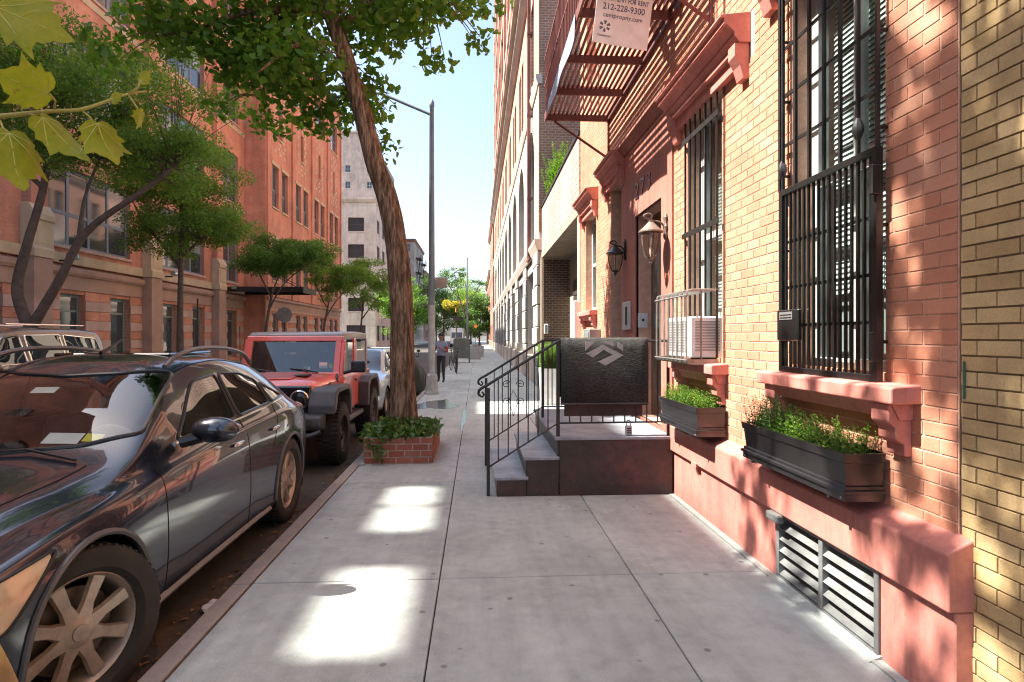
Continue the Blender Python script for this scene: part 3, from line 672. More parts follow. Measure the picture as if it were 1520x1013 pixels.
bx('mat_backing', mat_var('brown rubber backing', (.10, .055, .05), .8, .3, 3), dm, .90, 1.72, 6.116, 6.122, .80, 1.5)
for nm, x0, x1, z0, z1 in (('hem', .855, 1.76, .935, .95),): bx(nm, mat_plain('hem', (.08, .07, .068), .8), dm, x0, x1, 6.024, 6.033, z0-.004, z1-.004)
M_LOGO = mat_var('grey emblem print', (.40, .39, .385), .9, .2, 8, .3, 120)
def mp(cx, cy):
    px, py = 700+cx/4, 480+cy/4; t_ = math.atan(52/884); r_ = (px-760)/884; Yv = 6.02
    Xv = Yv*(r_*math.cos(t_)+math.sin(t_))/(math.cos(t_)-r_*math.sin(t_)); dd = Xv*math.sin(t_)+Yv*math.cos(t_); return (Xv, 1.63-(py-499)*dd/884)
for poly in ([(680, 180), (780, 128), (903, 190), (795, 252), (750, 228), (838, 188), (785, 158), (720, 205)], [(675, 108), (735, 108), (690, 150), (675, 165)], [(762, 108), (838, 108), (846, 140), (792, 118)], [(868, 112), (900, 128), (900, 166), (868, 146)]):
    MB().prism([mp(*q) for q in poly], 'y', 6.0195, 6.0225).build('emblem', M_LOGO, dm)
# padlock on the landing
pl = thing('padlock', 'small white combination padlock lying on the stoop landing', 'padlock', (1.57, 6.12, .60))
bx('lock_body', mat_plain('lock white', (.62, .60, .55), .4), pl, 1.535, 1.605, 6.08, 6.12, .602, .70, bevel=.01, segs=2)
MB().tube(spline([(1.548, 6.1, .70), (1.548, 6.1, .735), (1.57, 6.1, .755), (1.592, 6.1, .735), (1.592, 6.1, .70)], 4), .006, 6).build('shackle', M_SILV, pl)
for k in range(3): bx('dial', M_BLK, pl, 1.548, 1.592, 6.076, 6.081, .622+.022*k, .634+.022*k)
# topiary planter beyond the stoop
tp = thing('planter', 'white square planter on the pavement beyond the stoop', 'planter', (1.78, 14.2, 0))
mb = MB(); V = [(1.55, 13.98, 0), (2.01, 13.98, 0), (2.01, 14.42, 0), (1.55, 14.42, 0), (1.50, 13.93, .86), (2.04, 13.93, .86), (2.04, 14.47, .86), (1.50, 14.47, .86), (1.54, 13.97, .86), (2.0, 13.97, .86), (2.0, 14.43, .86), (1.54, 14.43, .86), (1.56, 13.99, .80), (1.98, 13.99, .80), (1.98, 14.41, .80), (1.56, 14.41, .80)]
mb.add(V, [(3, 2, 1, 0)]+[(r_*4+k, r_*4+(k+1) % 4, r_*4+4+(k+1) % 4, r_*4+4+k) for r_ in range(3) for k in range(4)]); mb.build('pot', mat_plain('planter white', (.70, .70, .70), .5), tp)
bx('soil', M_SOIL, tp, 1.56, 1.98, 13.99, 14.41, .78, .80)
bushy('boxwood_shrub', 'clipped bright green shrub growing in the white planter', 'shrub', 13.98, 14.42, 1.56, 1.98, .80, 420, .3, .72, M_HERB, None, 9, .02)

# ---------------------------------------------------------------- lanterns, intercoms
M_BRONZE = mat_var('weathered bronze', (.20, .155, .13), .5, .3, 30, .2, 90, metal=.3)
M_LGL = mat_glass('lantern glass', (.92, .88, .82), 1.3, .05)
def lantern(label, y, xw, xc, zt, zb, mat, w):
    t = thing('wall_lantern', label, 'lantern', (XF, y, (zt+zb)/2), 'lanterns beside the doors')
    h = zt-zb; z = lambda f: zb+h*f
    MB().lathe([(.03, -.14), (.045, -.1), (.03, -.05), (.05, 0), (.03, .05), (.045, .1), (.02, .15)], (0, 0, 0), 10).build('wall_plate', mat, t, smooth=True)
    o = t.children[0]; o.matrix_parent_inverse = Matrix(); o.scale = (.45, 1, 1); o.location = (xw-.02-XF, 0, (z(.78)-(zt+zb)/2))
    MB().tube(spline([(xw-.02, y, z(.74)), (xw-.07, y, z(.86)), (xc+.02, y, z(.90)), (xc-.06, y, z(.95)), (xc-.075, y, z(1.0)), (xc-.03, y, z(1.035)), (xc+.01, y, z(1.0)), (xc, y, z(.93)), (xc, y, z(.88))], 5), .011, 6).build('arm', mat, t, smooth=True)
    MB().lathe([(.008, z(.90)), (w*.24, z(.89)), (w*.24, z(.86)), (w*.32, z(.84)), (w*.62, z(.76)), (w*1.0, z(.68)), (w*1.0, z(.655)), (w*.7, z(.655))], (xc, y, 0), 18).build('roof_cap', mat, t, smooth=True)
    pr = [(w*.72, .655), (w*.78, .55), (w*.72, .38), (w*.5, .22), (w*.3, .16)]
    MB().lathe([(r_, z(f)) for r_, f in pr], (xc, y, 0), 18).build('glass', M_LGL, t, smooth=True)
    for k in range(6):
        a = math.pi*2*k/6+.3
        MB().tube([(xc+(r_+.004)*math.cos(a), y+(r_+.004)*math.sin(a), z(f)) for r_, f in pr], .006, 5).build('rib', mat, t)
    MB().lathe([(w*.34, z(.17)), (w*.30, z(.13)), (w*.12, z(.10)), (w*.16, z(.06)), (w*.06, z(.03)), (.002, z(0))], (xc, y, 0), 12).build('finial', mat, t, smooth=True)
    MB().lathe([(.006, z(.2)), (.014, z(.24)), (.014, z(.45)), (.009, z(.5)), (.002, z(.56))], (xc, y, 0), 8).build('bulb', mat_plain('frosted bulb', (.8, .78, .7), .4), t, smooth=True)
lantern('bronze bell shaped wall lantern with clear glass beside the numbered door', 6.42, XF-.02, 1.90, 2.95, 2.40, M_BRONZE, .135)
lantern('black wall lantern with frosted panes between the two doors', 8.22, XF-.02, 1.93, 2.94, 2.46, M_BLK, .135)
ic = thing('intercom', 'grey intercom panel on the wall between the two doors', 'intercom', (XF-.03, 8.1, 1.73))
bx('housing', mat_plain('panel grey', (.52, .54, .56), .4, .2), ic, XF-.055, XF-.024, 7.92, 8.30, 1.72, 2.10, bevel=.008)
bx('speaker', M_DARK, ic, XF-.058, XF-.054, 8.02, 8.12, 1.78, 2.03)
ic = thing('doorbell_panel', 'square white doorbell plate on the door reveal', 'doorbell', (XF+.08, 7.74, 1.73))
bx('plate', mat_plain('panel white', (.62, .64, .66), .4), ic, XF+.02, XF+.15, 7.735, 7.751, 1.74, 1.93, bevel=.004); MB().lathe([(.018, 0), (.018, .008)], (XF+.085, 7.727, 1.84), 10, 'y').build('button', M_DARK, ic)
me_ = thing('meter_box', 'grey electric meter box low on the wall beside the garage', 'meter box', (XF-.05, 10.8, .9))
bx('case', M_SILV, me_, XF-.2, XF-.003, 10.0, 10.5, 1.1, 1.75, bevel=.01); bx('door', M_SILV, me_, XF-.212, XF-.2005, 10.05, 10.45, 1.15, 1.7, bevel=.005); MB().lathe([(.07, 0), (.07, .05), (.05, .06)], (XF-.27, 10.25, 1.5), 14, 'x').build('dial', M_GLASS, me_)
# ================================================================ FIRE ESCAPE
M_FE = mat_var('oxide red iron', (.20, .075, .062), .55, .3, 6, .2, 60, fine=.15)
fe = thing('fire_escape', 'oxide red iron fire escape balcony with slatted floor over the doors', 'fire escape', (1.6, 7.3, 4.5))
FZ = 5.06
me = MB().box(0, .036, 5.15, 9.42, FZ+.07, FZ+.082).mesh('floor_slat'); me.materials.append(M_FE)
for k in range(15): place('floor_slat', me, fe, (1.13+.0655*k, 0, 0))
for y in (5.2, 6.3, 7.36, 8.35, 9.35): bx('floor_beam', M_FE, fe, 1.08, 2.10, y-.012, y+.012, FZ-.03, FZ+.069)
for x in (1.085, 2.085): bx('side_rail', M_FE, fe, x-.012, x+.012, 5.1, 9.45, FZ-.02, FZ+.10)
for y in (5.2, 9.35):
    MB().bar((1.22, y+.014, FZ-.03), (2.10, y+.014, 4.44), .03, .03).build('brace', M_FE, fe); bx('wall_strap', M_FE, fe, 2.07, 2.097, y-.02, y+.02, 4.35, FZ)
for x, y0, y1 in ((1.085, 5.1, 9.45),):
    for z in (FZ+.55, FZ+.98): bx('rail', M_FE, fe, x-.012, x+.012, y0, y1, z-.012, z+.012)
    me = MB().box(-.008, .008, -.008, .008, FZ+.1, FZ+.97).mesh('picket'); me.materials.append(M_FE)
    for k in range(36): place('picket', me, fe, (x, y0+.06+k*.12, 0))
for y in (5.1, 9.45):
    for z in (FZ+.55, FZ+.98): bx('end_rail', M_FE, fe, 1.09, 2.1, y-.012, y+.012, z-.012, z+.012)
    for k in range(7): place('picket', me, fe, (1.2+k*.125, y, 0))
# upper flight
for x in (1.45, 1.95): MB().bar((x, 6.0, FZ+.1), (x, 8.9, FZ+3.3), .04, .09).build('stair_stringer', M_FE, fe)
for k in range(11): bx('stair_tread', M_FE, fe, 1.46, 1.94, 6.2+k*.25, 6.36+k*.25, FZ+.3+k*.275, FZ+.315+k*.275)

# rent sign
sg = thing('rent_sign', 'white board advertising an apartment for rent hung under the fire escape', 'sign', (1.36, 5.62, 4.4), rz=0)
sg.rotation_euler = (0, R(7), R(2))
M_SIGN = mat_plain('sign white', (.80, .78, .74), .6); M_INK = mat_plain('navy ink', (.02, .05, .14), .6); M_INK2 = mat_plain('grey ink', (.10, .11, .14), .6)
bx('board', M_SIGN, sg, -.27, .27, 0, .008, 0, .62)
rt = (R(90), 0, 0)
def stext(b, s_, z, x=0, m=M_INK, al='CENTER', sx=1): text('lettering', b, s_, m, sg, (x, -.002, z), rt, .001, al, sx=sx)
stext('APARTMENT FOR RENT', .066, .435, sx=.68); stext('212-228-9300', .085, .355, sx=.86); stext('centpropny.com', .062, .275, m=M_INK2, sx=.95)
stext('Centennial', .030, .075, -.165, M_INK2)
for k in range(6):
    a = math.pi/3*k+.5; c, s_ = math.cos(a), math.sin(a)
    MB().add([(-.165+.022*c-.008*s_, -.0015, .165+.022*s_+.008*c), (-.165+.055*c-.014*s_, -.0015, .165+.055*s_+.014*c), (-.165+.055*c+.014*s_, -.0015, .165+.055*s_-.014*c), (-.165+.022*c+.008*s_, -.0015, .165+.022*s_-.008*c)], [(0, 1, 2, 3)]).build('emblem', M_INK2, sg)
for x in (-.2, .2): MB().tube([(x, .004, .62), (x, .004, .68)], .004, 5).build('hanger', M_IRON, sg)
bn = thing('banner', 'blue grey vinyl banner strip tied along the outer edge of the fire escape', 'banner', (1.06, 7.7, 4.8))
mb = MB(); V = []
for k in range(13):
    y = 6.4+2.4*k/12; V += [(1.055+.012*math.sin(k), y, 4.86+.07*(k/12)), (1.062, y, 5.12)]
mb.add(V, [(2*k, 2*k+2, 2*k+3, 2*k+1) for k in range(12)]); o = mb.build('sheet', mat_plain('banner blue grey', (.33, .38, .47), .5), bn, recalc=False); md = o.modifiers.new('t', 'SOLIDIFY'); md.thickness = .003
for y in (6.45, 8.75): MB().tube([(1.06, y, 5.0), (1.07, y, 5.16)], .004, 4).build('tie', M_IRON, bn)

# ================================================================ LOW GARAGE BUILDING
lg = thing('garage_building', 'low tan tiled garage building with a dark brick recess next to the red house', 'building', (2.1, 15.5, 0))
M_TAN = mat_brickwall('tan tile', (.58, .41, .34), (.52, .36, .30), (.22, .15, .12), bw=.30, bh=.15, ms=.012)
M_DBR = mat_pieces('dark brown brick', (.075, .045, .035), (.12, .07, .05), .7)
M_LMOR = mat_var('light mortar', (.42, .37, .30), .9, .2, 10)
FL = FX(2.08, -1)
mb = MB(); FL.box(mb, 12.02, 19.05, -3.5, 0, 4.32, 5.75); mb.build('fascia', M_TAN, lg)
mb = MB(); FL.box(mb, 12.0, 19.06, -3.55, .03, 5.752, 5.81); mb.build('coping', M_IRON, lg)
mb = MB(); FL.box(mb, 12.02, 19.05, -3.5, .012, 4.12, 4.318); mb.build('soffit_beam', mat_var('tan concrete', (.40, .31, .23), .8), lg)
bx('side_pier', M_RM, lg, 2.085, 2.9, 12.02, 12.3, 0, 4.12)
bx('wall', M_LMOR, lg, 2.09, 5, 18.76, 19.05, 0, 4.12); bx('wall', M_LMOR, lg, 2.95, 5, 12.3, 18.76, 0, 4.12)
bricks(lg, FY(18.757, -1), 2.095, 2.94, 0, 4.1, [], M_DBR, L=.2, Hh=.075, j=.012, nobj=160)
bx('coping_post', mat_var('tan concrete', (.40, .31, .23), .8), lg, 2.04, 2.088, 18.80, 19.05, 0, 4.12)
gd = bx('garage_door', mat_plain('dark steel door', (.06, .055, .05), .4), lg, 2.90, 2.945, 13.0, 17.8, 0, 3.3)
for k in range(8): bx('panel', MATS['dark steel door'], gd, 2.885, 2.899, 13.05, 17.75, .03+k*.4, .41+k*.4, bevel=.01)
wl = thing('wall_light', 'small white box light on the brick reveal of the garage', 'light', (2.3, 18.7, 1.9)); bx('housing', M_WHITE, wl, 2.12, 2.24, 18.66, 18.74, 1.7, 2.0, bevel=.01); bx('lens', M_GLASS, wl, 2.14, 2.22, 18.652, 18.659, 1.73, 1.97)
ut = thing('utility_cabinet', 'white metal utility cabinet fixed beside the garage recess', 'cabinet', (2.05, 12.15, 1.6)); bx('case', M_WHITE, ut, 1.98, 2.08, 12.05, 12.28, 1.45, 2.35, bevel=.008); bx('door', M_WHITE, ut, 1.968, 1.979, 12.07, 12.26, 1.5, 2.3, bevel=.004)
# roof plant
bushy('roof_plant', 'bright green shrub spilling over the roof of the garage', 'plant', 15.6, 18.4, 2.15, 2.8, 5.8, 130, .3, 1.1, M_HERB, None, 12, .04)

# ================================================================ STONE AND BRICK TOWER (right, beyond)
M_STONE = mat_pieces('grey rusticated stone', (.36, .36, .36), (.46, .455, .44), .85, (.40, .37, .33), bump=.8, stain=.35)
M_WSTONE = mat_var('white limestone', (.64, .56, .48), .8, .22, .7, .3, 20, fine=.12, grime=.2)
M_TBRX = mat_brickwall('tower brick', (.48, .23, .165), (.54, .27, .19), (.56, .41, .33), 'y')
M_TBRY = mat_brickwall('tower brick side', (.42, .20, .12), (.36, .165, .105), (.50, .38, .30), 'x', bw=.22, bh=.085, ms=.013)
M_DGL = mat_plain('dark reflective glass', (.035, .045, .05), .08, 0, 0, .8)
st = thing('stone_office_building', 'tall stone and red brick building with arched stone base beyond the garage', 'building', (2.1, 44, 0))
FS = FX(2.0, -1); H1, TOP = 15.0, 46.0
bays = []; y = 19.1; pw = 1.5; bw_ = 3.2
while y < 68: bays.append((y, y+pw, min(y+pw+bw_, 69.4))); y += pw+bw_
ops = []
for (a, b, c) in bays: ops += [(b, c, .9, 4.0), (b, c, 4.9, 9.2), (b+.3, (b+c)/2-.2, 10.4, 13.6), ((b+c)/2+.2, c-.3, 10.4, 13.6)]
mb = MB(); wall(mb, FS, 19.1, 69.4, 4.4, 9.75, ops, .45, 0); mb.build('limestone_wall', M_WSTONE, st)
mb = MB(); wall(mb, FS, 19.1, 69.4, 9.75, H1, ops, .45, 0); mb.build('brick_band', M_TBRX, st)
for (a, b, c) in bays:
    mb = MB(); FS.box(mb, a, b, -.44, -.04, 0, 4.0); mb.build('base_pier', M_WSTONE, st)
mb = MB(); FS.box(mb, 19.1, 69.4, -.44, -.04, 4.0, 4.4); mb.build('base_lintel', M_WSTONE, st)
nb = 0
for bi, (a, b, c) in enumerate(bays):
    zz = 0
    for k, hh in enumerate((.62, .7, .6, .72, .62, .66, .48)):
        if bi < 6:
            for (u0, u1) in ([(a, b)] if k % 2 == 0 else [(a, (a+b)/2), ((a+b)/2, b)]):
                m2 = MB(); FS.box(m2, u0+.012, u1-.012, -.03, .07+random.uniform(-.02, .03), zz+.012, zz+hh-.012); m2.build('stone_block', M_STONE, st, bevel=.02)
        else:
            m2 = MB(); FS.box(m2, a+.012, b-.012, -.03, .08, zz+.012, zz+hh-.012); m2.build('stone_block', M_STONE, st)
        zz += hh
    w_ = c-b
    m2 = MB(); FS.box(m2, b, c, -.3, -.25, .5, 4.0); m2.build('storefront_glass', M_DGL, st)
    m2 = MB(); FS.box(m2, b, c, -.22, .05, .0, .9); m2.build('bulkhead', M_WSTONE, st)
    m2 = MB(); FS.box(m2, b, c, -.3, -.25, 4.6, 9.2); wg = m2.build('arched_window', M_DGL, st)
    for uu in (b+w_*.33, b+w_*.66):
        m2 = MB(); FS.box(m2, uu-.05, uu+.05, -.25, -.19, 4.9, 9.2); m2.build('mullion', M_FRAMEG, wg)
    # arch spandrel
    m2 = MB(); n = 14; pts = [(b, 9.2)]
    for k in range(n+1):
        t_ = math.pi*k/n; pts.append(((b+c)/2-w_/2*math.cos(t_)*.999, 7.6+1.55*math.sin(t_)))
    pts.append((c, 9.2)); top = [FS.p(u, .0, z) for u, z in pts]; bk = [FS.p(u, -.24, z) for u, z in pts]; L_ = len(pts)
    for k in range(1, L_-2):
        q0, q1 = pts[k], pts[k+1]
        m2.add([FS.p(q0[0], .012, q0[1]), FS.p(q1[0], .012, q1[1]), FS.p(q1[0], .012, 9.22), FS.p(q0[0], .012, 9.22), FS.p(q0[0], -.24, q0[1]), FS.p(q1[0], -.24, q1[1]), FS.p(q1[0], -.24, 9.22), FS.p(q0[0], -.24, 9.22)], [(0, 1, 2, 3), (0, 4, 5, 1), (7, 6, 5, 4)])
    m2.build('arch', M_WSTONE, st, recalc=False)
    for u0, u1 in ((b+.3, (b+c)/2-.2), ((b+c)/2+.2, c-.3)): window(st, FS, u0, u1, 10.4, 13.6, M_FRAMEG, M_DGL, 1, (.5,), .2, .07, .05, sill=M_WSTONE)
for z0, z1, d_ in ((4.4, 4.75, .16), (9.75, 10.05, .12), (14.6, 15.0, .3), (15.0, 15.25, .5)):
    m2 = MB(); FS.prism(m2, [(-.1, z0), (d_*.4, z0), (d_, (z0+z1)/2+.05), (d_, z1), (-.1, z1+.001)], 19.05, 69.45); m2.build('cornice', M_WSTONE, st)
ops = []
FU = FX(2.1, -1)
for (a, b, c) in bays:
    for k in range(6): ops += [(b-.2, b+1.1, 16.6+k*4.7, 19.6+k*4.7), (c-1.1, c+.2, 16.6+k*4.7, 19.6+k*4.7)]
mb = MB(); wall(mb, FU, 19.1, 69.4, 15.25, TOP, ops, .4, 0); mb.build('brick_wall', M_TBRX, st)
for o_ in ops:
    if o_[2] < 45: window(st, FU, o_[0], o_[1], o_[2], o_[3], M_FRAMEG, M_DGL, 1, (.5,), .15, .06, .05, sill=M_WSTONE)
for (a, b, c) in bays:
    m2 = MB(); FU.box(m2, a+.35, b-.35, .0, .16, 15.25, TOP); m2.build('pilaster', M_TBRX, st)
    m2 = MB(); FU.box(m2, a+.25, b-.25, -.02, .2, 15.25, 16.2); m2.build('pilaster_base', M_WSTONE, st)
for z in (20.2, 25, 29.6, 34.3): m2 = MB(); FU.box(m2, 19.1, 69.4, -.02, .19, z, z+.3); m2.build('string_course', M_WSTONE, st)
bx('end_wall', M_TBRY, st, 1.99, 12, 19.08, 19.45, 5.0, TOP); bx('rear_wall', M_TBRX, st, 11.6, 12, 19.4, 69.4, 0, TOP); bx('roof', M_WSTONE, st, 2.4, 11.6, 19.4, 69.3, TOP-.4, TOP)
bx('far_wall', M_TBRY, st, 2.42, 12, 69.1, 69.45, 0, TOP)
for k in range(12):
    m2 = MB(); q = .28 if k % 2 else .5; m2.box(1.98, 1.98+q, 19.06, 19.4, 15.3+k*.55, 15.3+k*.55+.52); m2.build('quoin', M_TBRY, st, bevel=.01)
dp = thing('drain_pipe', 'rust brown drain pipe running down the corner of the stone building', 'drain pipe', (1.86, 22, 4.6))
bx('pipe', M_FE, dp, 1.80, 1.92, 21.2, 21.42, 4.55, 24); [bx('strap', M_FE, dp, 1.79, 1.99, 21.17, 21.45, z, z+.08) for z in (6.5, 9.5, 12.4)]
MB().tube([(1.86, 21.31, 4.55), (1.86, 21.31, 4.4), (1.80, 21.31, 4.28)], .07, 8).build('shoe', M_FE, dp)

# generic far building ----------------------------------------------------------
def block(name, label, x0, x1, y0, y1, h, mx, my, sides, wm, fm, fl=3.3, wsz=(1.2, 1.7), gap=1.5, z1st=4.2, sill=None, corn=None, group=None, rows=(.5,), cols=2, zmin=None):
    """sides: list of ('x+','x-','y-') faces that carry windows"""
    t = thing(name, label, 'building', ((x0+x1)/2, (y0+y1)/2, 0), group)
    fs = {'x+': (FX(x1, 1), y0, y1, mx), 'x-': (FX(x0, -1), y0, y1, mx), 'y-': (FY(y0, -1), x0, x1, my), 'y+': (FY(y1, 1), x0, x1, my)}
    for s_, (fr, a, b, m_) in fs.items():
        ops = []
        if s_ in sides:
            n = max(1, int((b-a-gap*.6)/(wsz[0]+gap))); pit = (b-a)/n; z = z1st+1.0
            while z+wsz[1] < h-.8:
                for k in range(n): ops.append((a+pit*(k+.5)-wsz[0]/2, a+pit*(k+.5)+wsz[0]/2, z, z+wsz[1]))
                z += fl
            for k in range(n): ops.append((a+pit*(k+.5)-wsz[0]*.6, a+pit*(k+.5)+wsz[0]*.6, .9, 3.2))
        e = .302 if s_[0] == 'y' else 0
        mb = MB(); wall(mb, fr, a+e, b-e, 0, h, ops, .3, 0); mb.build('wall', m_, t)
        for o_ in ops: window(t, fr, *o_, fm, wm, cols, rows, .16, .06, .05, sill=sill)
        if corn and s_ in sides:
            m2 = MB(); fr.prism(m2, [(0, h-.7), (.1, h-.7), (.35, h-.25), (.35, h), (0, h+.03)], a-.0, b); m2.build('cornice', corn, t)
    bx('roof', mat_plain('roof tar', (.1, .1, .1), .9), t, x0+.3, x1-.3, y0+.3, y1-.3, h-.25, h-.05)
    return t
M_B1X = mat_brickwall('far red brick x', (.40, .17, .11), (.34, .14, .09), (.42, .3, .24), 'y'); M_B1Y = mat_brickwall('far red brick y', (.40, .17, .11), (.34, .14, .09), (.42, .3, .24), 'x')
M_B2X = mat_brickwall('far pale stone x', (.80, .70, .58), (.74, .65, .54), (.66, .58, .48), 'y', .6, .3); M_B2Y = mat_brickwall('far pale stone y', (.80, .70, .58), (.74, .65, .54), (.66, .58, .48), 'x', .6, .3)
M_B3X = mat_brickwall('far tan brick x', (.72, .55, .44), (.66, .50, .40), (.62, .52, .45), 'y'); M_B3Y = mat_brickwall('far tan brick y', (.72, .55, .44), (.66, .50, .40), (.62, .52, .45), 'x')
block('brick_building', 'tall narrow red brick building past the stone one', 2.1, 9, 78, 96, 17, M_B1X, M_B1Y, ['x-', 'y-'], M_DGL, M_FRAMEG, sill=M_WSTONE, corn=M_B1X)
block('brick_building', 'long lower red brick building at the far end of the lamp post side', 2.2, 9, 97, 135, 12.4, M_B1X, M_B1Y, ['x-', 'y-'], M_DGL, M_FRAMEG, sill=M_WSTONE, corn=M_B1X)
block('white_corner_building', 'white stone corner building with paired windows past the cross street', -26, -14.8, 88, 118, 21.8, M_B2X, M_B2Y, ['x+', 'y-'], M_DGL, mat_plain('dark frame', (.06, .06, .065), .5), fl=3.9, wsz=(2.3, 2.0), gap=1.9, sill=M_WSTONE, corn=M_B2X)
block('apartment_tower', 'tall tan brick apartment tower rising behind the white corner building', -36, -19.2, 119.5, 140, 38, M_B3X, M_B3Y, ['y-', 'x+'], M_DGL, M_FRAMEG, fl=3.2, wsz=(1.0, 1.4), gap=2.7, sill=M_WSTONE)
wt = thing('roof_bulkhead', 'tan brick bulkhead on top of the apartment tower', 'bulkhead', (-25, 126, 38)); bx('wall', M_B3Y, wt, -30, -21, 123, 134, 38, 43); bx('roof', M_WSTONE, wt, -30.3, -20.7, 122.7, 134.3, 43, 43.4); MB().lathe([(1.2, 43.4), (1.2, 45.6), (.2, 46.6)], (-24, 126, 0), 12).build('water_tank', M_IRON, wt)
tn = block('brick_tenement', 'brown brick tenement with iron fire escapes beyond the white building', -24, -14.8, 142, 166, 24.6, M_B3X, M_B3Y, ['x+', 'y-'], M_DGL, M_FRAMEG, sill=M_WSTONE, corn=M_B1X)
block('brick_tenement', 'darker brick tenement farthest along on the awning side of the street', -24, -14.6, 168, 200, 20, M_B1X, M_B1Y, ['x+'], M_DGL, M_FRAMEG, sill=M_WSTONE, corn=M_B1X)
for y0 in (145, 157):
    fo = thing('fire_escape', ['black iron fire escape on the brown tenement, next to the white corner building', 'black iron fire escape on the brown tenement, next to the darker tenement'][y0 > 150], 'fire escape', (-14.2, y0+3, 5), 'fire escapes of the tenement')
    for k in range(5):
        z = 6.5+k*3.5; bx('balcony', M_IRON, fo, -14.79, -13.6, y0, y0+6, z, z+.1); bx('rail', M_IRON, fo, -13.65, -13.58, y0, y0+6, z+.9, z+1.0)
        for q in range(7): bx('picket', M_IRON, fo, -13.64, -13.6, y0+q, y0+q+.05, z+.1, z+.9)
        if k: MB().bar((-14.2, y0+1, z-3.4), (-14.2, y0+5, z), .06, .2).build('stair', M_IRON, fo)
# ================================================================ LEFT SIDE: BIG BRICK BUILDING
M_LBX = mat_brickwall('street brick x', (.66, .25, .15), (.72, .30, .185), (.62, .37, .28), 'y', .21, .075)
M_LBY = mat_brickwall('street brick y', (.66, .25, .15), (.72, .30, .185), (.62, .37, .28), 'x', .21, .075)
M_LST = mat_var('buff limestone', (.60, .47, .31), .8, .18, 1.2, .25, 30, grime=.2)
M_BST = mat_var('brownstone', (.44, .28, .21), .8, .2, 1.2, .25, 30, grime=.15)
M_PST = mat_var('pinkish stone', (.56, .38, .31), .8, .18, 1.2, .25, 30, grime=.15)
M_BLF = mat_plain('blue grey frame', (.17, .225, .275), .45)
M_GRF = mat_plain('grey green frame', (.20, .27, .25), .5)
M_P1 = mat_plain('street pane', (.05, .06, .065), .05, 0, 0, .9); M_P2 = mat_plain('street pane blind', (.30, .29, .27), .08, 0, 0, .9); M_P3 = mat_plain('street pane dim', (.10, .10, .095), .06, 0, 0, .9)
def courses(par, fr, u0, u1, z0, z1, ops, n, name, mat):
    u = u0
    for o_ in sorted(q for q in ops if q[2] < z1-.05 and q[3] > z0+.05)+[(u1, u1+1)]:
        if o_[0]-u > .02: m2 = MB(); fr.box(m2, u, o_[0], n-.05, n, z0, z1); m2.build(name, mat, par)
        u = o_[1]
XL = -16.0; FLB = FX(XL, 1)
H_A = 26.0
lb = thing('school_building', 'large red brick building with banded stone ground floor and blue framed windows across the street', 'building', (XL, 28, 0))
piers = [14.9, 21.9, 29.5, 37.0]           # left edges of the buttresses
ops = []; gops = []; FLZ = [(5.15, 8.25), (10.4, 13.6), (15.7, 18.9), (21.0, 24.2)]
for p0, p1 in zip(piers, piers[1:]+[42.0]):
    a, b = p0+1.15, p1-.1
    w_ = b-a
    if w_ > 4.5: ww = [(a+.1, a+.1+(w_-1.0))]
    else: ww = [(a+.4, b-.9)]
    for z0, z1 in FLZ: ops += [(u0, u1, z0, z1) for u0, u1 in ww]
    n = 2 if w_ > 4.5 else 1
    for k in range(n):
        c = a+w_*(k+.5)/n; gops.append((c-.75, c+.75, .25, 3.3))
mb = MB(); wall(mb, FLB, 14.8, 42.0, 4.45, H_A, ops, .4, 0); mb.build('wall', M_LBX, lb)
# ground floor: alternate brick and stone courses with real relief
mb = MB(); wall(mb, FLB, 14.8, 42.0, 0, 3.5, gops, .35, -.06); mb.build('ground_floor_wall', M_LBX, lb)
zz = .25; k = 0
while zz < 3.45:
    m2 = MB()
    if k % 2 == 0: courses(lb, FLB, 14.8, 42.0, zz, zz+.40, gops, .0, 'stone_course', M_PST)
    else: courses(lb, FLB, 14.8, 42.0, zz+.02, zz+.38, gops, -.02, 'brick_course', M_LBX)
    zz += .40; k += 1
m2 = MB(); FLB.prism(m2, [(-.2, 3.45), (.02, 3.45), (.02, 4.0), (.10, 4.02), (.16, 4.12), (.16, 4.28), (.02, 4.34), (-.2, 4.46)], 14.8, 42.0); m2.build('stone_band', M_BST, lb)
m2 = MB(); wall(m2, FLB, 14.8, 42.0, 4.462, 4.85, [], .1, .05); m2.build('plinth_course', M_LST, lb)
for z0, z1 in FLZ[1:]: m2 = MB(); wall(m2, FLB, 14.8, 42.0, z0-.5, z0-.2, [], .1, .04); m2.build('string_course', M_LST, lb)
PMS = [M_P2, M_P1, M_P3, M_P1]
for o_ in ops:
    w_ = o_[1]-o_[0]; window(lb, FLB, *o_, M_BLF, PMS, max(2, int(round(w_/1.35))), (.42,), .18, .12, .14, sill=M_PST, head=None)
for o_ in gops: window(lb, FLB, *o_, M_GRF, [M_P1, M_P3], 1, (.78,), .3, .12, .08)
for p in piers:
    m2 = MB(); FLB.box(m2, p, p+.95, -.02, .45, 0, 4.44); m2.build('buttress_base', M_BST, lb, bevel=.01)
    m2 = MB(); FLB.prism(m2, [(0, 4.45), (.5, 4.45), (.5, 4.75), (.44, 4.82), (.44, 5.75), (.5, 5.8), (.5, 6.0), (.3, 6.35), (0, 6.35)], p-.04, p+1.0); m2.build('pedestal', M_LST, lb, bevel=.01)
    m2 = MB(); FLB.box(m2, p+.15, p+.8, .44, .455, 4.95, 5.6); m2.build('pedestal_panel', M_LST, lb, bevel=.006)
    m2 = MB(); FLB.box(m2, p+.05, p+.9, -.02, .3, 6.351, H_A-1); m2.build('pilaster', M_LBX, lb)
m2 = MB(); FLB.prism(m2, [(0, H_A-1), (.2, H_A-1), (.5, H_A-.5), (.5, H_A), (0, H_A)], 14.8, 42.0); m2.build('cornice', M_BST, lb)
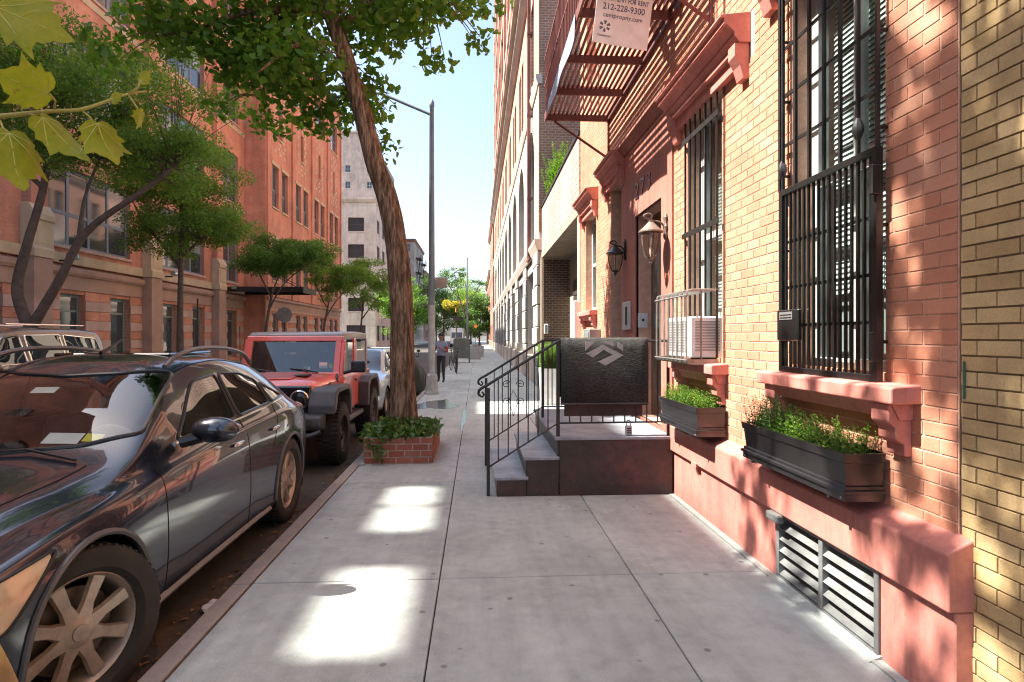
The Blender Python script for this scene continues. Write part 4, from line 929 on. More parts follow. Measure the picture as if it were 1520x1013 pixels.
bx('end_wall', M_LBY, lb, -30, XL-.405, 14.8, 15.2, 0, H_A); bx('rear_wall', M_LBX, lb, -30.4, -30, 14.8, 42, 0, H_A); bx('roof', M_BST, lb, -30, XL-.41, 15.21, 42, H_A-.6, H_A-.3)
for (y, z) in ((30.6, 4.9), (22.9, 4.75), (38.1, 4.8)):
    fl_ = thing('floodlight', {30.6: 'small grey floodlight on the ledge behind the slim upright locust tree', 22.9: 'small grey floodlight on the ledge behind the forked locust tree', 38.1: 'small grey floodlight on the ledge above the entrance beside the awning'}[y], 'floodlight', (XL+.4, y, z), 'floodlights on the ledge')
    bx('housing', M_SILV, fl_, XL+.51, XL+.75, y+.5, y+.95, z-.2, z+.02, bevel=.02); bx('arm', M_IRON, fl_, XL+.16, XL+.52, y+.68, y+.74, z-.28, z-.22); bx('lens', M_GLASS, fl_, XL+.752, XL+.757, y+.53, y+.92, z-.17, z-.01)
# projecting wing
XW = -14.56; FW = FX(XW, 1); H_W = 25.3
wg = thing('brick_wing', 'projecting red brick wing with buff window heads and thin pilasters past the awning', 'building', (XW, 53, 0))
yw = [42.3, 47.9, 53.4, 58.9, 64.5]; ops = []; gops = []
for a, b in zip(yw, yw[1:]):
    c = (a+b)/2
    for z0, z1 in ((5.6, 8.6), (10.9, 13.9), (16.1, 18.3), (20.3, 23.2)):
        if z0 == 16.1: ops += [(c-.35, c+.35, z0, z1)]
        elif z0 == 20.3: ops += [(c-1.35, c+1.35, z0, z1)]
        else: ops += [(c-1.75, c-.35, z0, z1), (c+.35, c+1.75, z0, z1)]
    gops += [(c-1.6, c-.4, .9, 3.3), (c+.4, c+1.6, .9, 3.3)]
mb = MB(); wall(mb, FW, 42.3, 64.5, 4.45, H_W, ops, .4, 0); mb.build('wall', M_LBX, wg)
mb = MB(); wall(mb, FW, 42.3, 64.5, 0, 3.6, gops, .35, -.05); mb.build('ground_floor_wall', M_LBX, wg)
zz = .25; k = 0
while zz < 3.45:
    if k % 2 == 0: courses(wg, FW, 42.3, 64.5, zz, zz+.4, gops, 0, 'stone_course', M_PST)
    zz += .4; k += 1
m2 = MB(); FW.prism(m2, [(-.2, 3.6), (.02, 3.6), (.02, 4.1), (.14, 4.2), (.14, 4.35), (-.2, 4.46)], 42.25, 64.5); m2.build('stone_band', M_BST, wg)
for o_ in ops:
    w = window(wg, FW, *o_, M_BLF, [M_P1, M_P2, M_P3], 3 if o_[1]-o_[0] > 2 else 2 if o_[1]-o_[0] > 1 else 1, (.45,), .22, .08, .07, sill=M_LST, head=M_LST if 10 < o_[2] < 12 or o_[2] < 6 else None)
    if o_[2] in (5.6, 10.9):
        for q in range(7): m2 = MB(); FW.box(m2, o_[0]+.1, o_[1]-.1, -.18, -.15, o_[2]+.12+q*.16, o_[2]+.16+q*.16); m2.build('guard_bar', M_IRON, w)
for o_ in gops: window(wg, FW, *o_, M_BLF, [M_P1, M_P3], 1, (.5,), .2, .08, .06)
for y in yw: m2 = MB(); FW.box(m2, y-.18, y+.18 if y < 64 else y, -.02, .14, 4.47, H_W); m2.build('pilaster', M_LBX, wg)
# buff brick checkers on the upper floors
mb = MB().box(-.012, 0, 0, .42, 0, .22); me = MB().box(0, .012, 0, .42, 0, .22).mesh('buff_block'); me.materials.append(M_LST)
for a, b in zip(yw, yw[1:]):
    c = (a+b)/2
    for q in range(14):
        for s_ in range(5):
            u = c-1.3+s_*.52+(q % 2)*.26; z = 14.9+q*.36
            if (q+s_) % 2 == 0 and not (c-.85 < u < c+.4 and 15.7 < z < 18.4): place('buff_block', me, wg, (XW, u, z))
m2 = MB(); FW.prism(m2, [(0, H_W-.5), (.15, H_W-.5), (.35, H_W-.15), (.35, H_W), (0, H_W)], 42.3, 64.5); m2.build('cornice', M_BST, wg)
bx('end_wall', M_LBY, wg, -28, XW-.001, 42.01, 42.3, 0, H_W); bx('far_wall', M_LBY, wg, -28, XW-.41, 64.2, 64.5, 0, H_W); bx('roof', M_BST, wg, -28, XW-.41, 42.31, 64.19, H_W-.6, H_W-.3); bx('rear_wall', M_LBX, wg, -28.4, -28, 42, 64.5, 0, H_W)
# entrance awning
aw = thing('entrance_awning', 'black flat metal awning over the entrance of the brick building', 'awning', (-13.6, 40.5, 4.6))
M_AW = mat_plain('black awning', (.02, .024, .024), .4)
for k in range(6): bx('canopy_slat', M_AW, aw, -15.9, -11.2, 39.0+k*.5, 39.42+k*.5, 4.55+k*.02, 4.63+k*.02, bevel=.01)
bx('fascia', M_AW, aw, -11.2, -11.12, 38.95, 41.95, 4.42, 4.78); bx('fascia', M_AW, aw, -15.9, -11.2, 38.93, 38.99, 4.46, 4.78); bx('fascia', M_AW, aw, -15.9, -11.2, 41.91, 41.97, 4.46, 4.78)
for y in (39.3, 41.6): MB().tube([(-11.6, y, 4.78), (-15.9, y, 7.0)], .025, 6).build('tie_rod', M_AW, aw)
# house beside, out of the picture to the side of the camera; roof screen added to shape its shade and the sun patches
nh = thing('brick_warehouse', 'plain red brick building beside the camera across the street with an added sun mask', 'building', (XL, 2, 0))
FN = FX(XL, 1); T_ = math.tan(R(SUN_EL)); zr = lambda x: (x-XL)*T_
ops = [(1+3*k, 2.4+3*k, z, z+2) for k in range(-6, 4) for z in (1.2, 5, 9, 13, 17)]
mb = MB(); wall(mb, FN, -22, 12.5, 0, zr(-1.35), ops, .4, 0); mb.build('wall', M_LBX, nh)
for o_ in ops: window(nh, FN, *o_, M_BLF, [M_P1, M_P2], 1, (.5,), .15, .07, .05)
bx('roof', M_BST, nh, -30, XL-.41, -22, 12.5, zr(-1.35)-.6, zr(-1.35)-.3); bx('end_wall', M_LBY, nh, -30, XL-.41, 12.2, 12.5, 0, zr(-1.35)-.7)
mb = MB(); wall(mb, FN, -22, 12.5, zr(-1.35), zr(2.02), [(3.1, 4.2, zr(-1.08), zr(-.35)), (5.05, 6.45, zr(-.88), zr(-.33))], .12, 0); mb.build('sun_mask', M_LBX, nh)  # added unseen mask; its openings shape the sun patches on the pavement
mb = MB(); FN.box(mb, 12.5, 14.79, -.4, 0, 0, zr(.08)); mb.build('shade_infill_wall', M_LBX, nh)  # added unseen infill, its height trims the sunlit band past the stoop
bx('sun_mask_bar', M_BST, nh, XL-.1, XL-.02, 3.1, 4.2, zr(-.98), zr(-.90)); bx('sun_mask_post', M_BST, nh, XL-.1, XL-.02, 5.70, 5.82, zr(-.88), zr(-.33))  # added bar and post that cast dark strips across the sun patches

# ================================================================ STREET FURNITURE
M_LAMP = mat_var('lamp post grey', (.22, .25, .27), .5, .2, 4, .1, 50, metal=.3)
M_LBASE = mat_var('pale cast base', (.50, .49, .46), .6, .25, 5, .2, 40, grime=.25)
lp = thing('street_lamp', 'tall grey street lamp with a curved side arm on a pale cast base', 'street lamp', (-1.29, 16.86, 0))
lx, ly = -1.27, 16.86
MB().lathe([(.20, 0), (.20, .06), (.185, .08), (.15, .52), (.13, .56), (.10, .58)], (lx, ly, 0), 8).build('base', M_LBASE, lp, bevel=.008)
MB().lathe([(.095, .58), (.092, 2.5)], (lx, ly, 0), 12).build('pole_sleeve', M_LBASE, lp, smooth=True)
MB().lathe([(.09, 2.5), (.062, 8.05), (.075, 8.07), (.075, 8.2), (.03, 8.28)], (lx, ly, 0), 12).build('pole', M_LAMP, lp, smooth=True)
MB().tube(spline([(lx, ly, 7.85), (lx-.7, ly, 8.13), (lx-1.4, ly, 8.4), (lx-2.2, ly, 8.56)], 4), .042, 8).build('arm', M_LAMP, lp, smooth=True)
MB().ball((lx-2.45, ly, 8.54), .38, .13, .09).build('luminaire', M_LAMP, lp, smooth=True); MB().ball((lx-2.5, ly, 8.49), .25, .10, .07).build('lens', M_LGL, lp, smooth=True)
sgn = thing('pole_sign', 'small brown rectangular sign fixed to the lamp post', 'sign', (lx+.2, ly, 3.1)); bx('plate', mat_var('brown sign', (.36, .29, .22), .6), sgn, lx+.10, lx+.42, ly-.01, ly+.01, 2.98, 3.28); bx('clamp', M_LAMP, sgn, lx+.06, lx+.12, ly-.02, ly+.02, 3.05, 3.2)
p2_ = thing('traffic_pole', 'slim grey traffic signal pole at the far corner', 'pole', (-.95, 58, 0)); MB().lathe([(.11, 0), (.07, 9.2), (.03, 9.3)], (-.95, 58, 0), 8).build('shaft', M_LAMP, p2_, smooth=True); MB().lathe([(.2, 0), (.15, .9), (.11, 1.0)], (-.95, 58, 0), 8).build('base', M_LAMP, p2_); MB().tube([(-.95, 58, 4.8), (2.2, 58.5, 4.6)], .012, 4).build('span_wire', M_IRON, p2_)
M_TY = mat_plain('traffic yellow', (.72, .45, .04), .5)
def signal(x, y, z, label):
    t = thing('traffic_light', label, 'traffic light', (x, y, z), 'traffic lights at the crossing'); bx('housing', M_TY, t, x-.2, x+.2, y, y+.3, z-.55, z+.55, bevel=.04)
    for k, c in enumerate(((.35, .03, .02), (.35, .2, .03), (.03, .3, .1))): MB().lathe([(.12, 0), (.12, .06)], (x, y-.07, z+.34-.34*k), 10, 'y').build('lens', mat_plain('signal %d' % k, c, .3), t); MB().lathe([(.15, 0), (.15, -.14), (.14, -.14), (.14, 0)], (x, y-.002, z+.34-.34*k), 10, 'y').build('visor', M_TY, t)
    MB().tube([(x, y+.15, z+.55), (x, y+.15, z+1.1)], .03, 6).build('hanger', M_IRON, t); return t
signal(-2.55, 76, 5.2, 'yellow traffic light hanging over the crossing in front of the far trees'); signal(-9.2, 74, 5.4, 'yellow traffic light by the tenements seen past the leaning trunk')
ss = thing('street_sign', 'dark horizontal street name sign beyond the crossing', 'street sign', (-2.2, 74, 4)); bx('plate', mat_plain('dark sign', (.04, .05, .055), .5), ss, -3.0, -1.7, 74, 74.05, 3.55, 4.0); MB().tube([(-2.3, 74.08, 4.0), (-2.3, 74.08, 5.6)], .02, 5).build('hanger', M_IRON, ss)
os_ = thing('road_work_sign', 'orange diamond road sign near the far trees', 'sign', (-.6, 90, 3)); MB().prism([(-.55, 3.1), (-.2, 2.75), (.15, 3.1), (-.2, 3.45)], 'y', 90, 90.04).build('plate', mat_plain('orange sign', (.72, .24, .05), .5), os_); MB().tube([(-.2, 90.08, 0), (-.2, 90.08, 3.6)], .03, 6).build('post', M_IRON, os_)
np_ = thing('sign_post', 'dark slim sign post with a grey square plate across the street', 'sign post', (-12.1, 29, 0)); MB().tube([(-12.1, 26.6, 0), (-12.1, 26.6, 3.25)], .035, 6).build('post', M_IRON, np_)
np2 = thing('parking_sign', 'grey octagonal back of a sign on a post near the awning', 'sign', (-12, 34.5, 0)); MB().tube([(-12.0, 38.0, 0), (-12.0, 38.0, 3.4)], .04, 6).build('post', M_IRON, np2); MB().lathe([(.5, 0), (.5, .03)], (-12.0, 37.93, 2.95), 8, 'y').build('plate', M_SILV, np2)
# relay mailbox
rm = thing('relay_mailbox', 'olive grey relay mailbox on short legs at the kerb side of the pavement', 'mailbox', (-.9, 36, 0))
M_OL = mat_var('olive grey paint', (.16, .165, .14), .5, .2, 4, .1, 40)
MB().prism([(-1.42, .28), (-.42, .28), (-.42, 1.42), (-.5, 1.5), (-1.34, 1.5), (-1.42, 1.42)], 'y', 36, 36.75).build('body', M_OL, rm, bevel=.02)
for x in (-1.38, -.46):
    for y in (36.05, 36.7): bx('leg', M_OL, rm, x-.04, x+.04, y-.04, y+.04, 0, .28)
bx('door', M_OL, rm, -1.35, -.49, 35.985, 35.999, .38, 1.32, bevel=.004); bx('handle', M_SILV, rm, -.62, -.58, 35.96, 35.984, .8, .95)
for k, (x, y) in enumerate(((-.15, 41.5), (.1, 47))):
    pb = thing('concrete_planter', ['pale concrete planter block past the mailbox', 'second pale concrete planter farther past the mailbox'][k], 'planter', (x, y, 0), None); MB().prism([(x-.5, 0), (x+.4, 0), (x+.46, .85), (x-.56, .85)], 'y', y, y+1.2).build('tub', M_LBASE, pb, bevel=.02); bx('soil', M_SOIL, pb, x-.45, x+.36, y+.05, y+1.15, .852, .87)
# bicycles
def bicycle(x, y, rz, label, lean=.08):
    t = thing('bicycle', label, 'bicycle', (x, y, 0), 'bicycles parked on the pavement', rz=rz); t.rotation_euler = (lean, 0, rz)
    M_T = mat_plain('bike rubber', (.02, .02, .02), .8); M_F = mat_plain('bike frame', (.04, .04, .045), .3, .2, .4)
    for cx in (-.52, .52):
        pts = [(cx+.33*math.cos(a), 0, .34+.33*math.sin(a)) for a in [2*math.pi*k/24 for k in range(25)]]
        w = MB().tube(pts, .018, 6, False).build('wheel', M_T, t); sp = MB()
        for k in range(12): a = math.pi*2*k/12; sp.tube([(cx, 0, .34), (cx+.32*math.cos(a), 0, .34+.32*math.sin(a))], .0025, 3)
        sp.build('spokes', M_SILV, w)
    mb = MB()
    for p, q in (((-.52, .34), (-.08, .30)), ((-.52, .34), (-.2, .82)), ((-.08, .30), (-.22, .92)), ((-.08, .30), (.38, .78)), ((-.2, .82), (.36, .86)), ((.36, .92), (.52, .34))): mb.tube([(p[0], 0, p[1]), (q[0], 0, q[1])], .016, 6)
    mb.build('frame', M_F, t); MB().ball((-.23, 0, .95), .13, .06, .03).build('saddle', M_T, t, smooth=True)
    MB().tube([(.34, -.26, 1.02), (.38, -.1, 1.04), (.37, .1, 1.04), (.34, .26, 1.02)], .013, 6).build('handlebar', M_F, t); MB().lathe([(.09, -.01), (.09, .01)], (-.08, .03, .30), 12, 'y').build('chainring', M_SILV, t); bx('pedal', M_T, t, .02, .12, .04, .13, .20, .22)
bicycle(-.93, 26.3, R(95), 'black bicycle leaning at the kerb just past the standing person'); bicycle(-1.15, 29.0, R(82), 'second black bicycle parked between the person and the mailbox', -.06)
# covered motorcycle
cm = thing('covered_motorcycle', 'motorcycle under a black cover parked by the kerb near the lamp post', 'motorcycle', (-2.15, 18.6, ROAD_Z))
V = []; nu, nv = 22, 14
for i in range(nu+1):
    f = i/nu; yy = 17.7+2.0*f; h = .62+.52*math.exp(-((f-.33)/.2)**2)+.28*math.exp(-((f-.75)/.2)**2); h *= min(1, .35+3.2*min(f, 1-f)+.3)
    for j in range(nv+1):
        a = math.pi*j/nv; wd = (.36+.10*math.sin(f*9))*(min(1, 4*min(f, 1-f)+.25)); fold = 1+.10*math.sin(j*3.1+i*.9)*(1-math.sin(a))
        V.append((-2.05+wd*math.cos(a)*fold*(1.1-.45*math.sin(a)), yy, ROAD_Z+.12+h*1.0*math.sin(a)**.55))
MB().add(V, [(i*(nv+1)+j, (i+1)*(nv+1)+j, (i+1)*(nv+1)+j+1, i*(nv+1)+j+1) for i in range(nu) for j in range(nv)]).build('cover', mat_plain('black nylon cover', (.02, .02, .022), .35), cm, recalc=True, smooth='all')
for y in (18.0, 19.35): MB().lathe([(.18, -.06), (.31, -.05), (.32, 0), (.31, .05), (.18, .06)], (-2.05, y, ROAD_Z+.32), 20, 'x').build('wheel', mat_plain('tyre black', (.02, .02, .02), .85), cm, smooth=True)
MB().tube([(-2.35, 18.25, 1.0), (-2.05, 18.3, 1.05), (-1.75, 18.25, 1.0)], .015, 6).build('handlebar', M_IRON, cm)
for x in (-2.33, -1.77): MB().tube([(x, 18.25, 1.0), (x, 18.2, 1.16)], .006, 5).build('mirror_stem', M_IRON, cm); MB().ball((x, 18.2, 1.18), .06, .015, .04).build('mirror', M_IRON, cm)
# ================================================================ CARS
M_TYRE = mat_var('tyre rubber', (.030, .026, .023), .8, .3, 8, .3, 60)
M_TRIM = mat_plain('black trim', (.015, .015, .016), .3)
M_SEAM = mat_plain('panel gap', (.004, .004, .004), .9)
M_CHR = mat_plain('chrome', (.75, .74, .72), .12, 1.0)
M_CARG = mat_glass('windscreen glass', (.72, .78, .76), 1.9, 0, 1.5); M_TINT = mat_glass('tinted car glass', (.12, .13, .13), 2.0, 0, 1.5)
M_CABIN = mat_var('cabin dark', (.035, .034, .033), .8, .3, 6); M_CABG = mat_var('cabin grey', (.16, .155, .15), .8, .2, 6)
M_RIMW = mat_var('dusty alloy', (.44, .36, .30), .38, .25, 12, .05, 60, metal=.55)
M_RIMD = mat_var('dark alloy', (.08, .08, .085), .4, .2, 12, .05, 60, metal=.6)
def car_paint(name, c, metal=.4, rough=.3):
    t = NT(name); v = t.world(); a = t.noise(v, 900, 2); b = t.noise(v, 2.5, 5)
    cc = t.mix(1.0, t.ramp(a, [(.35, sc(c, .8)), (.65, sc(c, 1.25))]), t.ramp(b, [(.3, .92), (.7, 1.05)]), 'MULTIPLY')
    t.col(cc); t.set(Metallic=metal, Roughness=rough, Coat_Weight=1.0, Coat_Roughness=.03, Specular_IOR_Level=.5); MATS[name] = t.m; return t.m
def poly_sdf(poly):
    P_ = [np.array(p, float) for p in poly]
    def f(x, y):
        p = np.array((x, y)); dmin = 1e9; ins = False; n = len(P_)
        for i in range(n):
            a, b = P_[i], P_[(i+1) % n]; ab = b-a; t = min(1, max(0, np.dot(p-a, ab)/np.dot(ab, ab))); dmin = min(dmin, np.linalg.norm(p-a-ab*t))
            if (a[1] > y) != (b[1] > y) and x < (b[0]-a[0])*(y-a[1])/(b[1]-a[1])+a[0]: ins = not ins
        return -dmin if ins else dmin
    return f
def round_poly(poly, r=.06, n=4):
    out = []; m = len(poly)
    for i in range(m):
        p = Vector(poly[i]).to_2d(); a = Vector(poly[i-1]).to_2d()-p; b = Vector(poly[(i+1) % m]).to_2d()-p
        q = min(r, a.length*.45, b.length*.45); s = p+a.normalized()*q; e = p+b.normalized()*q
        for k in range(n+1):
            t = k/n; out.append(tuple((1-t)**2*s+2*t*(1-t)*p+t*t*e))
    return out
def smooth2(pts, n=3):
    m = len(pts); P_ = [np.array(p, float) for p in pts]; out = []
    for i in range(m-1):
        a, b, c, d = P_[max(i-1, 0)], P_[i], P_[i+1], P_[min(i+2, m-1)]
        for k in range(n):
            t = k/n; out.append(.5*((2*b)+(-a+c)*t+(2*a-5*b+4*c-d)*t*t+(-a+3*b-3*c+d)*t**3))
    return out+[P_[-1]]
class Car:
    """lofted body shell with real window and wheel-arch openings; local x forward, y left, z up from the road"""
    def __init__(s, C, step=.035):
        s.W, s.ZB, s.ZS, s.ZT, s.WE, s.DE, s.bul = crv(C['W']), crv(C['ZB']), crv(C['ZS']), crv(C['ZT']), crv(C['WE']), crv(C['DE']), C.get('mid', .62)
        s.x0, s.x1 = C['x0'], C['x1']; s.step = step; s.cache = {}
        s.n = 4
    def sec(s, x):
        k = round(x, 4)
        if k in s.cache: return s.cache[k]
        w, zb, zs, zt, we, de = s.W(x), s.ZB(x), s.ZS(x), s.ZT(x), s.WE(x), s.DE(x)
        ze = zt-de; zs = min(zs, ze-.005) if ze-zs < .05 else zs
        we = min(we, w-.10); h = ze-zs
        p = [(w-.12, zb), (w-.035, zb+.03), (w-.012, zb+.14), (w, zb+(zs-zb)*.45), (w-.012, zs-(zs-zb)*.22), (w-.038, zs-.05), (w-.075, zs-.004)]
        q = max(h, .01); wb = w-.09
        p += [(wb+(we-wb)*.30, zs+q*.34), (wb+(we-wb)*.62, zs+q*.68), (we, ze)]
        p += [(we*.86, ze+de*.55), (we*.5, ze+de*.9), (0, zt)]
        s.cache[k] = smooth2(p, s.n); return s.cache[k]
    def side_y(s, x, z):
        q = s.sec(x)[:9*s.n+1]; zs = np.maximum.accumulate([a[1] for a in q]); return float(np.interp(z, zs, [a[0] for a in q]))
    def top_z(s, x, y):
        q = s.sec(x)[9*s.n:][::-1]; return float(np.interp(abs(y), [a[0] for a in q], [a[1] for a in q]))
    def build(s, root, paint, holes_side, arches, holes_top, glass_side, glass_top):
        nx = int(round((s.x1-s.x0)/s.step)); xs = [s.x0+(s.x1-s.x0)*i/nx for i in range(nx+1)]
        nj = len(s.sec(xs[0])); jt = 9*s.n
        sd = [poly_sdf(p) for p in holes_side]; td = [poly_sdf(p) for p in holes_top]
        for side in (1, -1):
            pass
        V = {}; VP = []
        grid = np.zeros((nx+1, nj, 3))
        for i, x in enumerate(xs):
            for j, (y, z) in enumerate(s.sec(x)): grid[i, j] = (x, y, z)
        def region(i, j):
            """which opening a cell belongs to, by its centre"""
            c = grid[i:i+2, j:j+2].reshape(4, 3).mean(0)
            if j < jt:
                for k, (cx, cz, r) in enumerate(arches):
                    if math.hypot(c[0]-cx, c[2]-cz) < r and j < 6*s.n: return ('a', k)
                for k, f in enumerate(sd):
                    if j >= (5 if k < 3 else 2)*s.n and f(c[0], c[2]) < 0: return ('s', k)
            else:
                for k, f in enumerate(td):
                    if f(c[0], c[1]) < 0: return ('t', k)
            return None
        reg = [[region(i, j) for j in range(nj-1)] for i in range(nx)]
        g2 = grid.copy()
        for i in range(nx+1):
            for j in range(nj):
                rs = {reg[a][b] for a in (i-1, i) for b in (j-1, j) if 0 <= a < nx and 0 <= b < nj-1}
                hs = [r for r in rs if r]
                if hs and len(rs) > 1:
                    r = hs[0]; x, y, z = grid[i, j]
                    if r[0] == 'a':
                        cx, cz, rad = arches[r[1]]; d = math.hypot(x-cx, z-cz) or 1
                        if z < s.ZB(x)+.05: continue
                        x, z = cx+(x-cx)*rad/d, cz+(z-cz)*rad/d; g2[i, j] = (x, s.side_y(x, z), z)
                    elif r[0] == 's':
                        f = sd[r[1]]; e = .002
                        for _ in range(2):
                            v = f(x, z); gx, gz = (f(x+e, z)-f(x-e, z))/(2*e), (f(x, z+e)-f(x, z-e))/(2*e); gl = math.hypot(gx, gz) or 1; x -= v*gx/gl; z -= v*gz/gl
                        g2[i, j] = (x, s.side_y(x, z), z)
                    else:
                        f = td[r[1]]; e = .002
                        for _ in range(2):
                            v = f(x, y); gx, gy = (f(x+e, y)-f(x-e, y))/(2*e), (f(x, y+e)-f(x, y-e))/(2*e); gl = math.hypot(gx, gy) or 1; x -= v*gx/gl; y -= v*gy/gl
                        if abs(y) < 1e-3 or j == nj-1: y = 0
                        g2[i, j] = (x, y, s.top_z(x, y))
        body = MB(); gm = {}
        idx = lambda i, j: i*nj+j
        pts = [tuple(g2[i, j]) for i in range(nx+1) for j in range(nj)]
        for side in (1, -1):
            fb = []; gl = {}
            for i in range(nx):
                for j in range(nj-1):
                    q = (idx(i, j), idx(i+1, j), idx(i+1, j+1), idx(i, j+1)); q = q if side == 1 else q[::-1]
                    r = reg[i][j]
                    if r is None: fb.append(q)
                    elif r[0] != 'a': gl.setdefault(r, []).append(q)
            P_ = [(x, side*y, z) for x, y, z in pts]
            for e_ in (0, nx):
                fb.append(tuple(idx(e_, j) for j in range(nj)) if (e_ == 0) == (side == 1) else tuple(idx(e_, j) for j in range(nj))[::-1])
            body.add(P_, fb)
            for r, fs in gl.items():
                key = (r, side) if r[0] == 's' else (r, 0); gm.setdefault(key, MB()).add(P_, fs)
        me = body.mesh('body', recalc=False)
        bm = bmesh.new(); bm.from_mesh(me); bmesh.ops.remove_doubles(bm, verts=bm.verts, dist=.0004); bmesh.ops.delete(bm, geom=[v for v in bm.verts if not v.link_faces], context='VERTS'); bmesh.ops.recalc_face_normals(bm, faces=bm.faces); bm.to_mesh(me); bm.free()
        me.polygons.foreach_set('use_smooth', [True]*len(me.polygons)); me.set_sharp_from_angle(angle=R(38)); me.materials.append(paint)
        bo = link(bpy.data.objects.new('body', me), root)
        for (r, side), m in gm.items():
            nm = 'side_window' if r[0] == 's' else ('windscreen' if r[1] == 0 else 'rear_window')
            mt = glass_side[r[1]] if r[0] == 's' else glass_top[r[1]]
            if mt is None: continue
            if r[0] == 's' and r[1] >= 50: nm = 'headlight'
            me = m.mesh(nm, recalc=False); bm = bmesh.new(); bm.from_mesh(me); bmesh.ops.remove_doubles(bm, verts=bm.verts, dist=.0004); bmesh.ops.delete(bm, geom=[v for v in bm.verts if not v.link_faces], context='VERTS'); bm.normal_update()
            bm.to_mesh(me); bm.free(); me.polygons.foreach_set('use_smooth', [True]*len(me.polygons)); me.materials.append(mt); link(bpy.data.objects.new(nm, me), root)
        return bo
    def outline(s, root, poly, r, mat, name, top=False, sides=(1, -1), off=.002):
        pp = []
        for a, b in zip(poly, poly[1:]+poly[:1]):
            n = max(1, int(math.hypot(b[0]-a[0], b[1]-a[1])/.05)); pp += [(a[0]+(b[0]-a[0])*k/n, a[1]+(b[1]-a[1])*k/n) for k in range(n)]
        pp.append(pp[0])
        for sd_ in (sides if not top else (1,)):
            MB().tube([(x, sd_*(s.side_y(x, z)+off), z) if not top else (x, z, s.top_z(x, z)+off) for x, z in pp], r, 6, False).build(name, mat, root, smooth=True)
    def line(s, root, pts, r, mat, name, sides=(1, -1), off=0.0, n=14):
        pp = []
        for a, b in zip(pts, pts[1:]): pp += [(a[0]+(b[0]-a[0])*k/n, a[1]+(b[1]-a[1])*k/n) for k in range(n)]
        pp.append(pts[-1])
        for sd_ in sides: MB().tube([(x, sd_*(s.side_y(x, z)+off), z) for x, z in pp], r, 5).build(name, mat, root, smooth=True)
def wheel(root, x, y, z, Rr, wd, side, rim_r, nsp, rim_mat, lugs=False, steer=0):
    """rim with spokes, with tyre, brake disc and hub cap as sub-parts"""
    s = side; at = (x, y, z); x = y = z = 0.0; c = (0, 0, 0); Y = lambda f: s*f*wd/2
    mb = MB().lathe([(rim_r*.93, Y(-.9)), (rim_r*.90, Y(.3)), (rim_r*.95, Y(.62)), (rim_r*1.0, Y(.72)), (rim_r*1.03, Y(.70)), (rim_r*1.03, Y(-.9))], c, 40, 'y', False)
    for k in range(nsp):
        a = 2*math.pi*(k+.5)/nsp; ca, sa = math.cos(a), math.sin(a); pr = []
        for (r_, hw, d) in ((rim_r*.16, .050, .62), (rim_r*.5, .030, .55), (rim_r*.97, .040, .60)):
            for (t_, dd) in ((-hw, d-.14), (-hw*.75, d), (hw*.75, d), (hw, d-.14)):
                pr.append((x+r_*ca-t_*sa, y+Y(dd), z+r_*sa+t_*ca))
        mb.add(pr, [(i*4+q, i*4+q+1, i*4+5+q, i*4+4+q) for i in range(2) for q in range(3)])
    mb.lathe([(rim_r*.28, Y(.35)), (rim_r*.27, Y(.60)), (rim_r*.17, Y(.66)), (.001, Y(.67))], c, 20, 'y')
    w = mb.build('wheel', rim_mat, root, recalc=True, smooth=True); w.location = at; w.rotation_euler = (0, 0, steer)
    t = MB().lathe([(rim_r*1.0, Y(-.92)), (Rr*.90, Y(-1)), (Rr*.975, Y(-.88)), (Rr, Y(-.6)), (Rr, Y(.6)), (Rr*.975, Y(.88)), (Rr*.90, Y(1.0)), (rim_r*1.12, Y(.98)), (rim_r*1.02, Y(.74))], c, 56, 'y', False)
    ng = 44 if lugs else 60
    for k in range(ng):
        a = 2*math.pi*k/ng; ca, sa = math.cos(a), math.sin(a); da = math.pi/ng*(1.15 if lugs else .8); h = .018 if lugs else .004
        for (f0, f1, ph) in (((-1.0, -.35, 0), (-.30, .30, .5), (.35, 1.0, 0)) if lugs else ((-.85, -.3, 0), (-.24, .24, .5), (.3, .85, 0))):
            aa = a+ph*2*math.pi/ng; q = []
            for rr in (Rr*.97, Rr+h):
                for (u, v) in ((-.5, f0), (.5, f0), (.5, f1), (-.5, f1)): q.append((x+rr*math.cos(aa+u*da), y+Y(v*.93), z+rr*math.sin(aa+u*da)))
            t.add(q, [(4, 5, 6, 7), (0, 1, 5, 4), (1, 2, 6, 5), (2, 3, 7, 6), (3, 0, 4, 7)])
    t.build('tyre', M_TYRE, w, recalc=True, smooth=True)
    MB().lathe([(rim_r*.74, Y(-.2)), (rim_r*.74, Y(.05)), (.05, Y(.06))], c, 28, 'y').build('brake_disc', mat_var('brake steel', (.17, .13, .11), .5, .3, 20, .1, 60, metal=.7), w, smooth=True)
    MB().lathe([(rim_r*.15, Y(.66)), (rim_r*.14, Y(.70)), (.001, Y(.71))], c, 18, 'y').build('hub_cap', rim_mat, w, smooth=True)
    return w
def arch_well(root, cx, cz, r, w_in, w_out, side):
    mb = MB(); n = 18; V = []
    for k in range(n+1):
        a = math.pi*(-.12+1.24*k/n); V += [(cx+r*1.01*math.cos(a), side*w_out, cz+r*1.01*math.sin(a)), (cx+r*1.01*math.cos(a), side*w_in, cz+r*1.01*math.sin(a))]
    mb.add(V, [(2*k, 2*k+1, 2*k+3, 2*k+2) for k in range(n)]); mb.add([(cx+r*1.01*math.cos(math.pi*(-.12+1.24*k/n)), side*w_in, cz+r*1.01*math.sin(math.pi*(-.12+1.24*k/n))) for k in range(n+1)], [tuple(range(n+1))])
    mb.build('wheel_well', M_TRIM, root, recalc=False)
